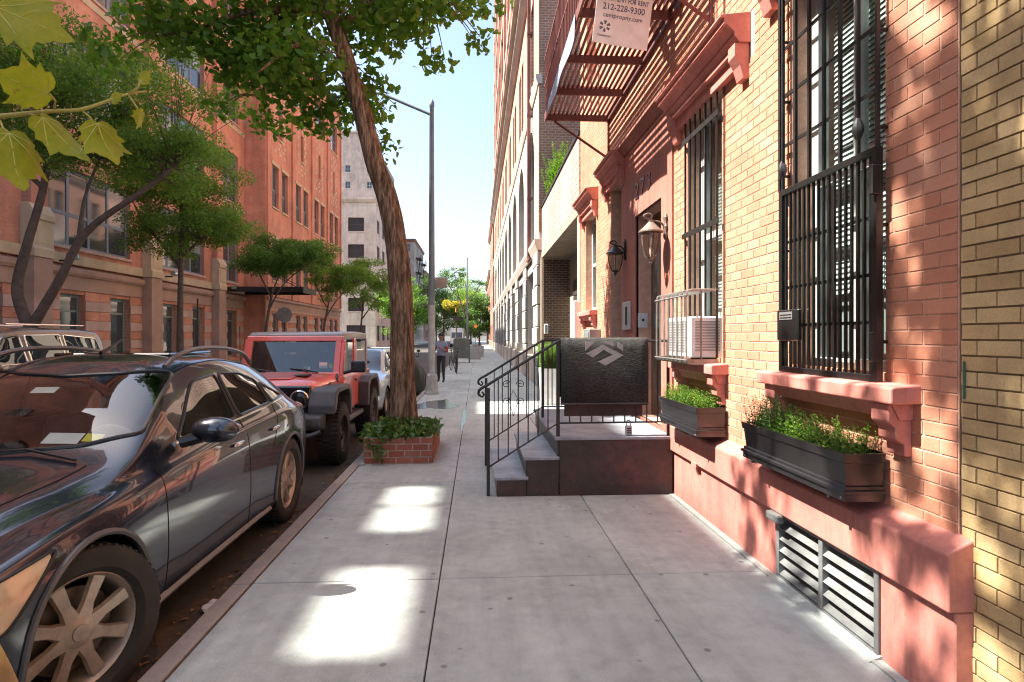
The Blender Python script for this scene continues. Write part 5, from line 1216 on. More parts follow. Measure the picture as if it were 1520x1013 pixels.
def seats(root, rows, mat, w=.5, zb=.35, h=.75):
    for x in rows:
        for y in (-.38, .38):
            MB().prism([(x+.28, zb), (x+.28, zb+.16), (x-.2, zb+.14), (x-.42, zb+h), (x-.52, zb+h), (x-.34, zb)], 'y', y-w/2, y+w/2).build('seat', mat, root, bevel=.04, segs=2)
            MB().box(x-.53, x-.44, y-.13, y+.13, zb+h+.03, zb+h+.2).build('headrest', mat, root, bevel=.03, segs=2)

# ---- dark blue crossover -------------------------------------------------
P_NAVY = car_paint('midnight blue paint', (.009, .012, .024), .2, .25)
CX, CY = -2.715, 4.35
fx = thing('crossover_car', 'dark blue crossover car with dusty alloy wheels parked at the kerb beside the sycamore', 'car', (CX, CY, ROAD_Z), 'cars parked along the near kerb', rz=R(-90))
WX, WZ, WR = 1.46, .392, .392
C = dict(x0=-2.42, x1=2.36,
    W=[(-2.42, .62), (-2.34, .80), (-2.1, .90), (-1.42, .96), (-.6, .94), (.6, .94), (1.42, .965), (1.9, .93), (2.15, .84), (2.28, .72), (2.36, .55)],
    ZB=[(-2.42, .50), (-2.3, .36), (-1.9, .25), (-.9, .22), (.9, .22), (1.9, .24), (2.25, .30), (2.36, .40)],
    ZS=[(-2.42, .95), (-2.2, 1.03), (-1.5, 1.09), (0, 1.045), (.9, .975), (1.5, .92), (2.0, .82), (2.25, .72), (2.36, .62)],
    ZT=[(-2.42, 1.03), (-2.30, 1.10), (-2.0, 1.28), (-1.6, 1.46), (-1.1, 1.575), (-.6, 1.625), (-.25, 1.63), (.0, 1.59), (.2, 1.515), (.55, 1.33), (.98, 1.09), (1.1, 1.06), (1.5, 1.01), (1.9, .93), (2.15, .84), (2.28, .75), (2.36, .66)],
    WE=[(-2.42, .5), (-2.2, .58), (-1.6, .60), (-.6, .625), (.0, .63), (.5, .735), (.98, .80), (1.5, .70), (2.0, .62), (2.36, .4)],
    DE=[(-2.42, .03), (-2.0, .04), (-1.6, .06), (-.6, .075), (0, .12), (.5, .085), (.98, .04), (1.3, .075), (1.8, .07), (2.36, .03)])
car = Car(C, .032)
sw1 = round_poly([(.46, 1.10), (-.06, 1.435), (-.40, 1.465), (-.43, 1.125)], .05); sw2 = round_poly([(-.49, 1.13), (-.46, 1.468), (-.85, 1.445), (-1.14, 1.365), (-1.17, 1.16)], .05); sw3 = round_poly([(-1.24, 1.165), (-1.20, 1.34), (-1.46, 1.245), (-1.60, 1.185)], .03); sail = round_poly([(.72, 1.055), (.50, 1.10), (.16, 1.32)], .02)
hl = round_poly([(1.68, .85), (2.0, .80), (2.26, .70), (2.24, .56), (1.96, .62)], .03)
ws = round_poly([(.72, -.745), (.86, -.48), (.93, 0), (.86, .48), (.72, .745), (.05, .595), (.20, .32), (.25, 0), (.20, -.32), (.05, -.595)], .05); rw = round_poly([(-1.62, -.50), (-1.62, .50), (-2.2, .46), (-2.2, -.46)], .06)
M_HL = mat_glass('headlight lens', (.9, .86, .8), 1.6); M_HLX = mat_plain('warm lamp lens', (.62, .46, .30), .18, 0, 1.0, .8)
body = car.build(fx, P_NAVY, [sw1, sw2, sw3, hl], [(WX, WZ, .435), (-WX, WZ, .435)], [ws, rw], [mat_glass('side glass', (.22, .23, .22), 2.0), M_TINT, M_TINT, M_HLX], [M_CARG, M_TINT])
for p in (sw1, sw2, sw3): car.outline(fx, p, .011, M_TRIM, 'window_trim')
for sd_ in (1, -1): MB().add([(x, sd_*(car.side_y(x, z)+.004), z) for x, z in sail], [tuple(range(len(sail)))]).build('mirror_sail', M_TRIM, fx, recalc=False)
car.outline(fx, ws, .012, M_TRIM, 'windscreen_trim', True)
car.line(fx, [(.50, 1.085), (-.44, 1.108), (-1.20, 1.145), (-1.62, 1.168)], .010, M_CHR, 'belt_trim', off=.006)
for x, z0, z1 in ((.80, .30, 1.0), (-.46, .28, 1.10), ): car.line(fx, [(x+.02, z0), (x, z1)], .0035, M_SEAM, 'door_seam')
car.line(fx, [(-.98, .80), (-1.08, .96), (-1.21, 1.14)], .0035, M_SEAM, 'door_seam'); car.line(fx, [(.80, .295), (-.45, .275), (-.93, .30)], .0035, M_SEAM, 'sill_seam')
for xx in (-.24, -1.02):
    for sd_ in (1, -1): MB().ball((xx, sd_*(car.side_y(xx, .95)+.018), .95), .10, .016, .019).build('door_handle', M_CHR, fx, smooth=True)
car.line(fx, [(.92, .27), (-.92, .27)], .028, mat_var('grey sill', (.20, .19, .18), .5, .2), 'sill_trim', off=-.005)
for sx_ in (1, -1):
    for sd_ in (1, -1):
        ring = []
        for k in range(25):
            a = math.pi*(-.06+1.12*k/24); x, z = sx_*WX+.437*math.cos(a), WZ+.437*math.sin(a); ring.append((x, sd_*(car.side_y(x, z)+.003), z))
        MB().tube(ring, .016, 6).build('arch_trim', mat_plain('arch grey', (.10, .10, .105), .35), fx, smooth=True)
        arch_well(fx, sx_*WX, WZ, .435, .60, .93, sd_); wheel(fx, sx_*WX, sd_*.815, WZ, WR, .255, sd_, .262, 8, M_RIMW, steer=R(-24) if sx_ > 0 else 0)
# lamp inside, hood lines, rails, antenna, mirrors
for sd_ in (1, -1):
    rf = MB().ball((1.93, sd_*.70, .71), .30, .155, .10, 20, 12).build('lamp_reflector', mat_plain('warm reflector', (.80, .62, .42), .22, .75), fx, smooth=True); MB().lathe([(.055, -.02), (.06, .02), (.045, .03)], (2.06, sd_*.80, .69), 16, 'y').build('projector', M_DARK, rf, smooth=True); car.outline(fx, hl, .007, M_TRIM, 'lamp_gasket', sides=(sd_,))
    m = MB(); m.tube(spline([(.18, sd_*.60, 1.55), (.02, sd_*.61, 1.625), (-.3, sd_*.615, 1.665), (-.8, sd_*.60, 1.655), (-1.2, sd_*.585, 1.60), (-1.42, sd_*.57, 1.50)], 5), .018, 8); m.build('roof_rail', mat_plain('rail grey', (.17, .17, .18), .3, .6), fx, smooth=True)
    mm = MB().ball((.47, sd_*1.06, 1.165), .085, .15, .082, 16, 12).build('mirror', P_NAVY, fx, smooth=True); MB().ball((.385, sd_*1.06, 1.165), .012, .12, .06).build('mirror_glass', M_CHR, mm, smooth=True); MB().tube([(.50, sd_*.86, 1.09), (.48, sd_*.98, 1.12)], .035, 8).build('mirror_stalk', M_TRIM, mm)
    MB().tube([(1.02+.62*k/10, sd_*(.62-.10*(k/10)), car.top_z(1.02+.62*k/10, .62-.1*k/10)+.001) for k in range(11)]+[(2.0, sd_*.46, car.top_z(2.0, .46)+.001)], .0035, 5).build('bonnet_seam', M_SEAM, fx)
MB().tube([(-.12, 0, 1.635), (-.20, 0, 1.66), (-.42, .0, 1.75)], [.016, .012, .004], 6).build('antenna', M_TRIM, fx)
bx('sunroof', M_TINT, fx, -.95, -.25, -.42, .42, 1.606, 1.632, bevel=.01)
for y0 in (.55, -.1): MB().tube([(1.0, y0, 1.09), (.93, y0-.30, 1.135), (.95, y0-.62, 1.12)], .009, 5).build('wiper', M_TRIM, fx)
bx('floor_pan', M_CABIN, fx, -2.0, 1.0, -.80, .80, .26, .34); bx('undertray', M_TRIM, fx, -2.2, 2.1, -.58, .58, .2, .26)
MB().prism([(.92, .5), (.99, .98), (.70, 1.05), (.52, 1.0), (.48, .6)], 'y', -.74, .74).build('dashboard', M_CABG, fx, bevel=.02)
seats(fx, (-.05, -1.0), M_CABIN, zb=.42, h=.72)
pts = [(.36+.055*math.sin(a)*1.0, .38+.185*math.cos(a), 1.0+.185*math.sin(a)) for a in [2*math.pi*k/28 for k in range(29)]]
sw_ = MB().tube(pts, .016, 8, False).build('steering_wheel', M_CABG, fx, smooth=True); MB().ball((.37, .38, .99), .03, .08, .07).build('airbag_boss', M_CABG, sw_, smooth=True)
for sd_ in (1, -1): MB().box(.355, .375, .38+sd_*.05-.02, .38+sd_*.16, .985, 1.01).build('spoke', M_CABG, sw_)
MB().ball((.18, 0, 1.43), .02, .11, .035).build('rear_view_mirror', M_TRIM, fx, smooth=True)
def on_ws(x, y, dz): return (x, y, car.top_z(x, y)-dz)
def sticker(name, mat, x0, x1, y0, y1, par=fx): MB().add([on_ws(x0, y0, .014), on_ws(x0, y1, .014), on_ws(x1, y1, .014), on_ws(x1, y0, .014)], [(0, 1, 2, 3)]).build(name, mat, par, recalc=False)
sticker('permit_paper', M_WHITE, .82, .74, .24, .44); sticker('yellow_tag', mat_plain('yellow tag', (.75, .68, .06), .6), .80, .74, .45, .55); sticker('toll_tag', mat_plain('toll tag', (.8, .82, .74), .5), .40, .34, -.12, .03)
bx('number_plate', mat_plain('plate yellow', (.7, .52, .12), .5), fx, 2.37, 2.378, -.15, .15, .42, .57)
MB().prism([(2.26, .58), (2.37, .62), (2.36, .46), (2.30, .42)], 'y', -.5, .5).build('grille', M_TRIM, fx, bevel=.01)
for sd_ in (1, -1): MB().ball((-2.24, sd_*.74, .98), .10, .09, .07).build('tail_light', mat_plain('tail red', (.35, .02, .02), .2, 0, 1), fx, smooth=True)

# ---- red off-roader -------------------------------------------------------
P_RED = car_paint('coral red paint', (.78, .13, .085), .0, .35)
M_GREY = mat_var('grey plastic flare', (.075, .078, .082), .5, .2, 8, .1, 60); M_HT = mat_plain('hardtop', (.30, .30, .31), .35, 0, .3)
jp = thing('off_road_car', 'bright red off-road car with wide grey fenders and chunky tyres', 'car', (-2.78, 9.62, ROAD_Z), 'cars parked along the near kerb', rz=R(-90))
JX, JR = 1.24, .415
hw = .77
MB().prism([(-1.72, .60), (.55, .60), (.55, 1.16), (-1.72, 1.16)], 'y', -hw, hw).build('body', P_RED, jp, bevel=.035, segs=3, smooth=True)
V = []; hs = [(.50, .74, 1.20), (.9, .72, 1.195), (1.35, .665, 1.165), (1.62, .63, 1.13), (1.68, .62, 1.08)]
for x, w_, z in hs: V += [(x, -w_, .62), (x, -w_, z-.09), (x, -w_+.07, z-.02), (x, -.3, z+.015), (x, .3, z+.015), (x, w_-.07, z-.02), (x, w_, z-.09), (x, w_, .62)]
mb = MB().add(V, [(i*8+k, i*8+8+k, i*8+9+k, i*8+k+1) for i in range(4) for k in range(7)]+[tuple(range(7, -1, -1)), tuple(range(32, 40))]); mb.build('hood', P_RED, jp, smooth=True)
for y in (-.33, .33): bx('hood_vent', M_TRIM, jp, .95, 1.2, y-.09, y+.09, 1.196, 1.216, bevel=.006)
MB().prism([(.72, 1.205), (1.45, 1.178), (1.40, 1.19), (.75, 1.235)], 'y', -.28, .28).build('hood_bulge', P_RED, jp, bevel=.01)
gr = MB().box(1.66, 1.72, -.62, .62, .70, 1.11).build('grille', mat_plain('gloss black', (.015, .016, .017), .2, 0, .6), jp, bevel=.025, segs=2)
for k in range(7): bx('slot', M_SEAM, gr, 1.718, 1.726, -.27+k*.09-.024, -.27+k*.09+.024, .74, 1.04)
for sd_ in (1, -1):
    h = MB().lathe([(.125, -.02), (.125, .02), (.112, .03), (.108, .012)], (1.715, sd_*.475, .93), 24, 'x').build('headlight', M_CHR, jp, smooth=True)
    MB().ball((1.725, sd_*.475, .93), .03, .105, .105, 16, 10).build('lens', M_HL, h, smooth=True); MB().lathe([(.045, 0), (.05, .03)], (1.70, sd_*.475, .93), 12, 'x').build('projector', M_DARK, h)
    f = MB().prism([(.72, .98), (.70, .62), (.78, .62), (.80, .90), (.92, 1.0), (1.50, 1.0), (1.60, .95), (1.68, .78), (1.80, .74), (1.80, .86), (1.70, 1.03), (1.56, 1.075), (.88, 1.075)], 'y', sd_*.60, sd_*.945).build('fender', M_GREY, jp, bevel=.02, segs=2)
    MB().box(1.60, 1.79, sd_*.74, sd_*.93, .80, .87).build('marker_light', mat_plain('amber clear', (.62, .45, .35), .2, 0, .8), f, bevel=.015)
    MB().prism([(-.64, .98), (-.62, .58), (-.70, .58), (-.74, .88), (-.90, 1.0), (-1.46, 1.0), (-1.64, .88), (-1.72, .62), (-1.80, .62), (-1.76, .95), (-1.54, 1.075), (-.84, 1.075)], 'y', sd_*.72, sd_*.945).build('fender', M_GREY, jp, bevel=.02, segs=2)
    bx('rock_rail', M_GREY, jp, -.62, .72, min(sd_*.70, sd_*.86), max(sd_*.70, sd_*.86), .46, .54, bevel=.02)
    dr = MB().box(-.50, .50, min(sd_*.772, sd_*.785), max(sd_*.772, sd_*.785), .66, 1.14).build('door', P_RED, jp, bevel=.01)
    MB().box(-.42, -.26, min(sd_*.79, sd_*.815), max(sd_*.79, sd_*.815), 1.03, 1.07).build('handle', M_TRIM, dr, bevel=.008)
    for z in (.78, 1.02): MB().box(.50, .60, min(sd_*.775, sd_*.80), max(sd_*.775, sd_*.80), z, z+.06).build('hinge', P_RED, dr, bevel=.008)
    MB().prism([(.50, 1.15), (.30, 1.70), (.24, 1.70), (.42, 1.15)], 'y', sd_*.66, sd_*.755).build('windscreen_pillar', P_RED, jp, bevel=.012)
    for a, b, nm in ((-.52, .36, 'side_window'), (-1.62, -.66, 'side_window')):
        q = [(a, 1.18), (b+.02, 1.18), (b-.14 if b > 0 else b, 1.66), (a, 1.66)]
        MB().prism(q, 'y', sd_*.700, sd_*.707).build(nm, M_TINT, jp)
    for q in ([(-.66, 1.15), (-.52, 1.15), (-.52, 1.72), (-.66, 1.72)], [(-1.72, 1.15), (-1.60, 1.15), (-1.60, 1.72), (-1.72, 1.72)], [(-1.60, 1.15), (-.66, 1.15), (-.66, 1.19), (-1.60, 1.19)]): MB().prism(q, 'y', sd_*.68, sd_*.722).build('pillar', P_RED if q[0][0] > -.7 else M_HT, jp, bevel=.006)
    for q in ([(-1.60, 1.19), (-.67, 1.19), (-.67, 1.21), (-1.60, 1.21)], [(-.68, 1.21), (-.66, 1.21), (-.66, 1.68), (-.68, 1.68)]): MB().prism(q, 'y', sd_*.723, sd_*.73).build('window_trim', M_WHITE, jp)
    mi = MB().box(.30, .42, min(sd_*.86, sd_*1.08), max(sd_*.86, sd_*1.08), 1.20, 1.38).build('mirror', M_TRIM, jp, bevel=.03, segs=2); MB().tube([(.42, sd_*.76, 1.20), (.38, sd_*.9, 1.24)], .025, 6).build('mirror_arm', M_TRIM, mi)
    MB().tube([(.62, sd_*.70, 1.19), (.72, sd_*.72, 1.13), (.72, sd_*.735, 1.08)], .018, 6).build('hood_latch', M_TRIM, jp)
    for sx_ in (1, -1): wheel(jp, sx_*JX, sd_*.80, JR, JR, .29, sd_, .225, 8, M_RIMD, True)
    MB().box(1.64, 1.9, min(sd_*.40, sd_*.46), max(sd_*.40, sd_*.46), .56, .64).build('tow_hook', M_TRIM, jp, bevel=.01)
MB().prism([(.46, 1.15), (.54, 1.15), (.32, 1.74), (.24, 1.74)], 'y', -.70, -.62).build('windscreen_frame', P_RED, jp); MB().prism([(.46, 1.15), (.54, 1.15), (.32, 1.74), (.24, 1.74)], 'y', .62, .70).build('windscreen_frame', P_RED, jp)
MB().prism([(.46, 1.14), (.56, 1.14), (.54, 1.21), (.44, 1.21)], 'y', -.72, .72).build('windscreen_frame', P_RED, jp, bevel=.01); MB().prism([(.265, 1.68), (.345, 1.68), (.32, 1.76), (.24, 1.76)], 'y', -.72, .72).build('windscreen_frame', P_RED, jp, bevel=.01)
MB().prism([(.495, 1.205), (.503, 1.205), (.318, 1.69), (.31, 1.69)], 'y', -.635, .635).build('windscreen', M_CARG, jp)
MB().prism([(.27, 1.74), (.28, 1.78), (.20, 1.815), (-.8, 1.835), (-1.70, 1.81), (-1.76, 1.76), (-1.76, 1.70), (.22, 1.70)], 'y', -.70, .70).build('hardtop', M_HT, jp, bevel=.03, segs=2, smooth=True)
for y in (.42, -.20): MB().tube([(.60, y, 1.215), (.52, y-.22, 1.25), (.50, y-.44, 1.27)], .010, 5).build('wiper', M_TRIM, jp)
bx('permit_sticker', M_WHITE, jp, .455, .46, .40, .52, 1.27, 1.36); bx('permit_sticker', mat_plain('green sticker', (.3, .5, .22), .5), jp, .455, .46, .54, .60, 1.27, 1.34)
MB().prism([(1.72, .54), (1.95, .56), (2.0, .62), (1.98, .74), (1.74, .76)], 'y', -.82, .82).build('bumper', M_GREY, jp, bevel=.03, segs=2)
for sd_ in (1, -1): MB().tube(spline([(1.98, sd_*.45, .60), (1.99, sd_*.62, .50), (1.95, sd_*.80, .55)], 4), .03, 6).build('bumper_wing', M_GREY, jp, smooth=True); MB().lathe([(.05, 0), (.05, .02)], (1.985, sd_*.66, .66), 12, 'x').build('fog_lamp', M_HL, jp)
bx('skid_plate', M_SILV, jp, 1.5, 1.95, -.35, .35, .42, .5, bevel=.02); bx('chassis', M_TRIM, jp, -1.6, 1.6, -.52, .52, .40, .60); bx('floor_pan', M_CABIN, jp, -1.6, .5, -.68, .68, .6, .7)
for sx_ in (1, -1): MB().tube([(sx_*JX, -.7, JR), (sx_*JX, .7, JR)], .05, 8).build('axle', M_TRIM, jp)
MB().prism([(.45, .8), (.46, 1.16), (.2, 1.18), (.15, .9)], 'y', -.66, .66).build('dashboard', M_CABIN, jp); seats(jp, (-.15,), M_CABIN, zb=.75, h=.7)
bx('number_plate', mat_plain('plate pale', (.62, .60, .50), .5), jp, 1.985, 1.995, -.16, .16, .58, .72); bx('rear_gate', P_RED, jp, -1.76, -1.72, -.70, .70, .64, 1.15); MB().lathe([(.2, -.1), (.40, -.1), (.41, 0), (.40, .1), (.2, .1)], (-1.92, 0, 1.02), 24, 'x').build('spare_tyre', M_TYRE, jp, smooth=True)
bx('rear_window', M_TINT, jp, -1.745, -1.735, -.6, .6, 1.2, 1.68); MB().tube([(.62, -.70, 1.2), (.60, -.72, 1.9)], .005, 5).build('antenna', M_TRIM, jp)
text('badge', 'RUBICON', .055, M_TRIM, jp, (1.02, .706, 1.085), (R(90), 0, R(180)), .001); text('badge', 'Jeep', .11, M_TRIM, jp, (.62, .775, .93), (R(90), 0, R(180)), .001)

# ---- generic sedan / suv --------------------------------------------------
def plain_car(name, label, loc, rz, paint, C, wins, wsx, rwx, wx, wr, group, rails=False, tint=M_TINT, wlim=.92, belt=None):
    t = thing(name, label, 'car', loc, group, rz=rz); c = Car(C, .05)
    w_ = round_poly(wsx, .06); r_ = round_poly(rwx, .06); ps = [round_poly(p, .05) for p in wins]
    c.build(t, paint, ps, [(wx, wr, wr+.05), (-wx, wr, wr+.05)], [w_, r_], [tint]*len(ps), [M_CARG, M_TINT])
    for p in ps: c.outline(t, p, .014, M_CHR if rails else M_TRIM, 'window_trim')
    for sx_ in (1, -1):
        for sd_ in (1, -1): wheel(t, sx_*wx, sd_*(wlim-.13), wr, wr, .22, sd_, wr*.66, 10, M_RIMW); arch_well(t, sx_*wx, wr, wr+.05, .55, wlim-.03, sd_)
    for sd_ in (1, -1):
        m = MB().ball((C['mir'][0], sd_*(wlim+.06), C['mir'][1]), .07, .12, .08).build('mirror', paint, t, smooth=True)
        MB().ball((C['x1']-.22, sd_*.62, C['lz']), .16, .14, .07).build('headlight', M_HL, t, smooth=True); MB().ball((C['x0']+.12, sd_*.66, C['lz']+.12), .08, .1, .08).build('tail_light', MATS['tail red'], t, smooth=True)
        for xx in C['hnd']: MB().ball((xx, sd_*(c.side_y(xx, C['hz'])+.015), C['hz']), .09, .014, .016).build('door_handle', M_CHR if rails else paint, t, smooth=True)
    for x, z0, z1 in C['seams']: c.line(t, [(x, z0), (x, z1)], .005, M_SEAM, 'door_seam')
    bx('floor_pan', M_CABIN, t, C['x0']+.3, .9, -.7, .7, .26, .36); seats(t, (-.1, -1.0), M_CABIN, zb=.42, h=.65); MB().prism([(.95, .5), (.95, .95), (.55, .98), (.5, .6)], 'y', -.66, .66).build('dashboard', M_CABIN, t)
    MB().prism([(C['x1']-.10, .45), (C['x1']+.01, .5), (C['x1']-.0, .62), (C['x1']-.10, .68)], 'y', -.5, .5).build('grille', M_TRIM, t)
    if rails:
        for sd_ in (1, -1): MB().tube([(.2, sd_*.62, C['rz']), (-1.9, sd_*.62, C['rz'])], .02, 6).build('roof_rail', M_CHR, t)
    return t
P_SIL = car_paint('silver blue paint', (.36, .42, .47), .6, .3); P_GOLD = car_paint('champagne paint', (.15, .115, .085), .4, .35)
SED = dict(x0=-2.25, x1=2.25, W=[(-2.25, .55), (-2.1, .78), (-1.3, .88), (1.3, .88), (2.0, .80), (2.25, .5)], ZB=[(-2.25, .4), (-1.8, .22), (1.8, .20), (2.25, .32)], ZS=[(-2.25, .85), (-1.8, .97), (0, .95), (1.0, .9), (2.0, .74), (2.25, .6)],
    ZT=[(-2.25, .9), (-2.1, 1.02), (-1.7, 1.08), (-1.4, 1.2), (-.9, 1.42), (-.4, 1.475), (0, 1.46), (.35, 1.33), (1.0, .99), (1.5, .93), (2.05, .80), (2.25, .66)], WE=[(-2.25, .4), (-1.5, .58), (-.4, .58), (.4, .62), (1.0, .68), (1.8, .6), (2.25, .35)], DE=[(-2.25, .03), (-1.5, .05), (-.4, .07), (.3, .07), (1.0, .04), (1.6, .06), (2.25, .03)],
    mir=(.68, .98), lz=.70, hnd=(-.2, -1.05), hz=.86, seams=((.75, .28, .92), (-.35, .26, .95), (-1.1, .5, .96)))
plain_car('sedan', 'pale silver blue sedan parked behind the red off-road car', (-2.80, 14.35, ROAD_Z), R(-90), P_SIL, SED, [[(.72, .98), (.1, 1.33), (-.3, 1.37), (-.33, 1.0)], [(-.4, 1.0), (-.38, 1.37), (-.85, 1.31), (-1.25, 1.05)]], [(.95, -.66), (.95, .66), (.1, .53), (.1, -.53)], [(-.95, -.5), (-.95, .5), (-1.6, .5), (-1.6, -.5)], 1.33, .325, 'cars parked along the near kerb', wlim=.88)
SUV = dict(x0=-2.5, x1=2.5, W=[(-2.5, .80), (-2.4, .93), (-1.3, .98), (1.3, .98), (2.2, .90), (2.5, .7)], ZB=[(-2.5, .45), (-1.9, .32), (1.9, .32), (2.5, .4)], ZS=[(-2.5, 1.12), (-1.8, 1.2), (0, 1.18), (1.2, 1.12), (2.2, 1.0), (2.5, .85)],
    ZT=[(-2.5, 1.45), (-2.42, 1.72), (-2.2, 1.88), (-1.5, 1.93), (-.3, 1.93), (.25, 1.88), (.6, 1.68), (1.25, 1.22), (1.6, 1.17), (2.3, 1.05), (2.5, .92)], WE=[(-2.5, .68), (-1.5, .70), (.2, .70), (.7, .72), (1.25, .78), (2.5, .6)], DE=[(-2.5, .05), (-1.5, .08), (.2, .08), (1.2, .05), (2.5, .05)],
    mir=(.95, 1.22), lz=.85, hnd=(.1, -.85), hz=1.08, rz=1.97, seams=((.95, .4, 1.12), (-.1, .38, 1.16), (-1.1, .5, 1.17)))
plain_car('family_car', 'dark brown large family car with chrome window trim parked across the street', (-9.0, 11.3, ROAD_Z), R(-90), P_GOLD, SUV, [[(.95, 1.24), (.42, 1.72), (.05, 1.76), (.0, 1.26)], [(-.1, 1.26), (-.08, 1.77), (-1.0, 1.78), (-1.02, 1.27)], [(-1.12, 1.28), (-1.1, 1.78), (-2.1, 1.70), (-2.25, 1.30)]], [(1.2, -.76), (1.2, .76), (.32, .64), (.32, -.64)], [(-2.3, -.6), (-2.3, .6), (-2.46, .62), (-2.46, -.62)], 1.5, .37, 'cars parked across the street', True, wlim=.98)
# distant van
vn = thing('delivery_van', 'small white delivery van at the far end of the street', 'van', (-3.2, 96, ROAD_Z))
bx('cargo_box', M_WHITE, vn, -4.3, -2.1, 96, 100, .4, 2.9, bevel=.06); MB().prism([(94.6, .4), (96, .4), (96, 2.3), (95.4, 2.3), (94.7, 1.3)], 'x', -4.2, -2.2).build('cab', M_WHITE, vn, bevel=.05); MB().prism([(94.72, 1.35), (95.38, 2.22), (95.36, 2.24), (94.68, 1.37)], 'x', -4.05, -2.35).build('windscreen', M_TINT, vn)
for y in (95.3, 99): [MB().lathe([(.15, -.1), (.37, -.1), (.37, .1), (.15, .1)], (x, y, ROAD_Z+.37), 16, 'x').build('wheel', M_TYRE, vn) for x in (-4.15, -2.25)]
# ================================================================ TREES
M_BARK = NT('brown bark'); _v = M_BARK.world(); _m = M_BARK.n('ShaderNodeMapping'); _m.inputs['Scale'].default_value = (14, 14, 2.2); M_BARK.l(_v, _m.inputs['Vector'])
_a = M_BARK.noise(_m.outputs[0], 1.6, 6, .7); M_BARK.col(M_BARK.ramp(_a, [(.36, (.06, .036, .022)), (.50, (.20, .125, .075)), (.62, (.42, .29, .19))])); M_BARK.set(Roughness=.95); M_BARK.bump(_a, 1.0, .05); M_BARK = M_BARK.m
M_BARK2 = mat_var('grey brown bark', (.13, .095, .07), .9, .4, 5, .8, 18, dist=.02)
M_SYB = NT('flaking bark'); _v = M_SYB.world(); _a = M_SYB.noise(_v, 5, 4, .6); M_SYB.col(M_SYB.ramp(_a, [(.40, (.26, .17, .09)), (.5, (.42, .30, .12)), (.58, (.55, .46, .16)), (.66, (.30, .20, .11))])); M_SYB.set(Roughness=.85); M_SYB.bump(_a, .7, .03); M_SYB = M_SYB.m
def limb(mb, pts, r0, r1, n=10, rough=.04, seed=0):
    P_ = spline(pts, 6); m = len(P_); r_ = random.Random(seed); mb.tube(P_, [(r0+(r1-r0)*i/(m-1))*(1+r_.uniform(-rough, rough)) for i in range(m)], n)
LEAF = {
 'fan': [(0, 0), (.35, .30), (.72, .62), (.50, .90), (.12, .97), (0, .80), (-.12, .97), (-.50, .90), (-.72, .62), (-.35, .30)],
 'oval': [(0, 0), (.24, .35), (.2, .7), (0, 1), (-.2, .7), (-.24, .35)],
 'lobed': [(0, 0), (.28, .06), (.62, .22), (.42, .36), (.72, .66), (.36, .62), (.22, .72), (0, 1.05), (-.22, .72), (-.36, .62), (-.72, .66), (-.42, .36), (-.62, .22), (-.28, .06)]}
def leaves(centers, radii, count, size, kind, rg, flat=.5, droop=.3):
    """leaf faces spread through clumps; returns verts, faces"""
    sh = np.array(LEAF[kind]); k = len(sh); C_ = np.array(centers, float); Rr = np.array(radii, float)
    vol = (Rr[:, 0]*Rr[:, 1]*Rr[:, 2]); pi = rg.choice(len(C_), count, p=vol/vol.sum())
    d = rg.normal(size=(count, 3)); d /= np.linalg.norm(d, axis=1)[:, None]; rad = rg.random(count)**.45
    pos = C_[pi]+d*rad[:, None]*Rr[pi]
    nrm = rg.normal(size=(count, 3))*[1, 1, flat]+[0, 0, 1-flat*.3]; nrm /= np.linalg.norm(nrm, axis=1)[:, None]
    t = rg.normal(size=(count, 3)); t[:, 2] -= droop; t -= nrm*(t*nrm).sum(1)[:, None]; t /= np.linalg.norm(t, axis=1)[:, None]
    b = np.cross(nrm, t); s = size*rg.uniform(.5, 1.35, count)
    cup = (np.abs(sh[:, 0])*.18)[None, :, None]*nrm[:, None, :]
    V = pos[:, None, :]+(sh[None, :, 0, None]*b[:, None, :]+sh[None, :, 1, None]*t[:, None, :]+cup)*s[:, None, None]
    return V.reshape(-1, 3), k, pos
def leaf_mesh(name, V, k, mat, parent):
    n = len(V)//k; me = bpy.data.meshes.new(name); me.vertices.add(len(V)); me.vertices.foreach_set('co', V.astype(np.float32).ravel())
    me.loops.add(n*k); me.loops.foreach_set('vertex_index', np.arange(n*k, dtype=np.int32)); me.polygons.add(n)
    me.polygons.foreach_set('loop_start', np.arange(0, n*k, k, dtype=np.int32)); me.update(calc_edges=True); me.validate(); me.materials.append(mat)
    return link(bpy.data.objects.new(name, me), parent)
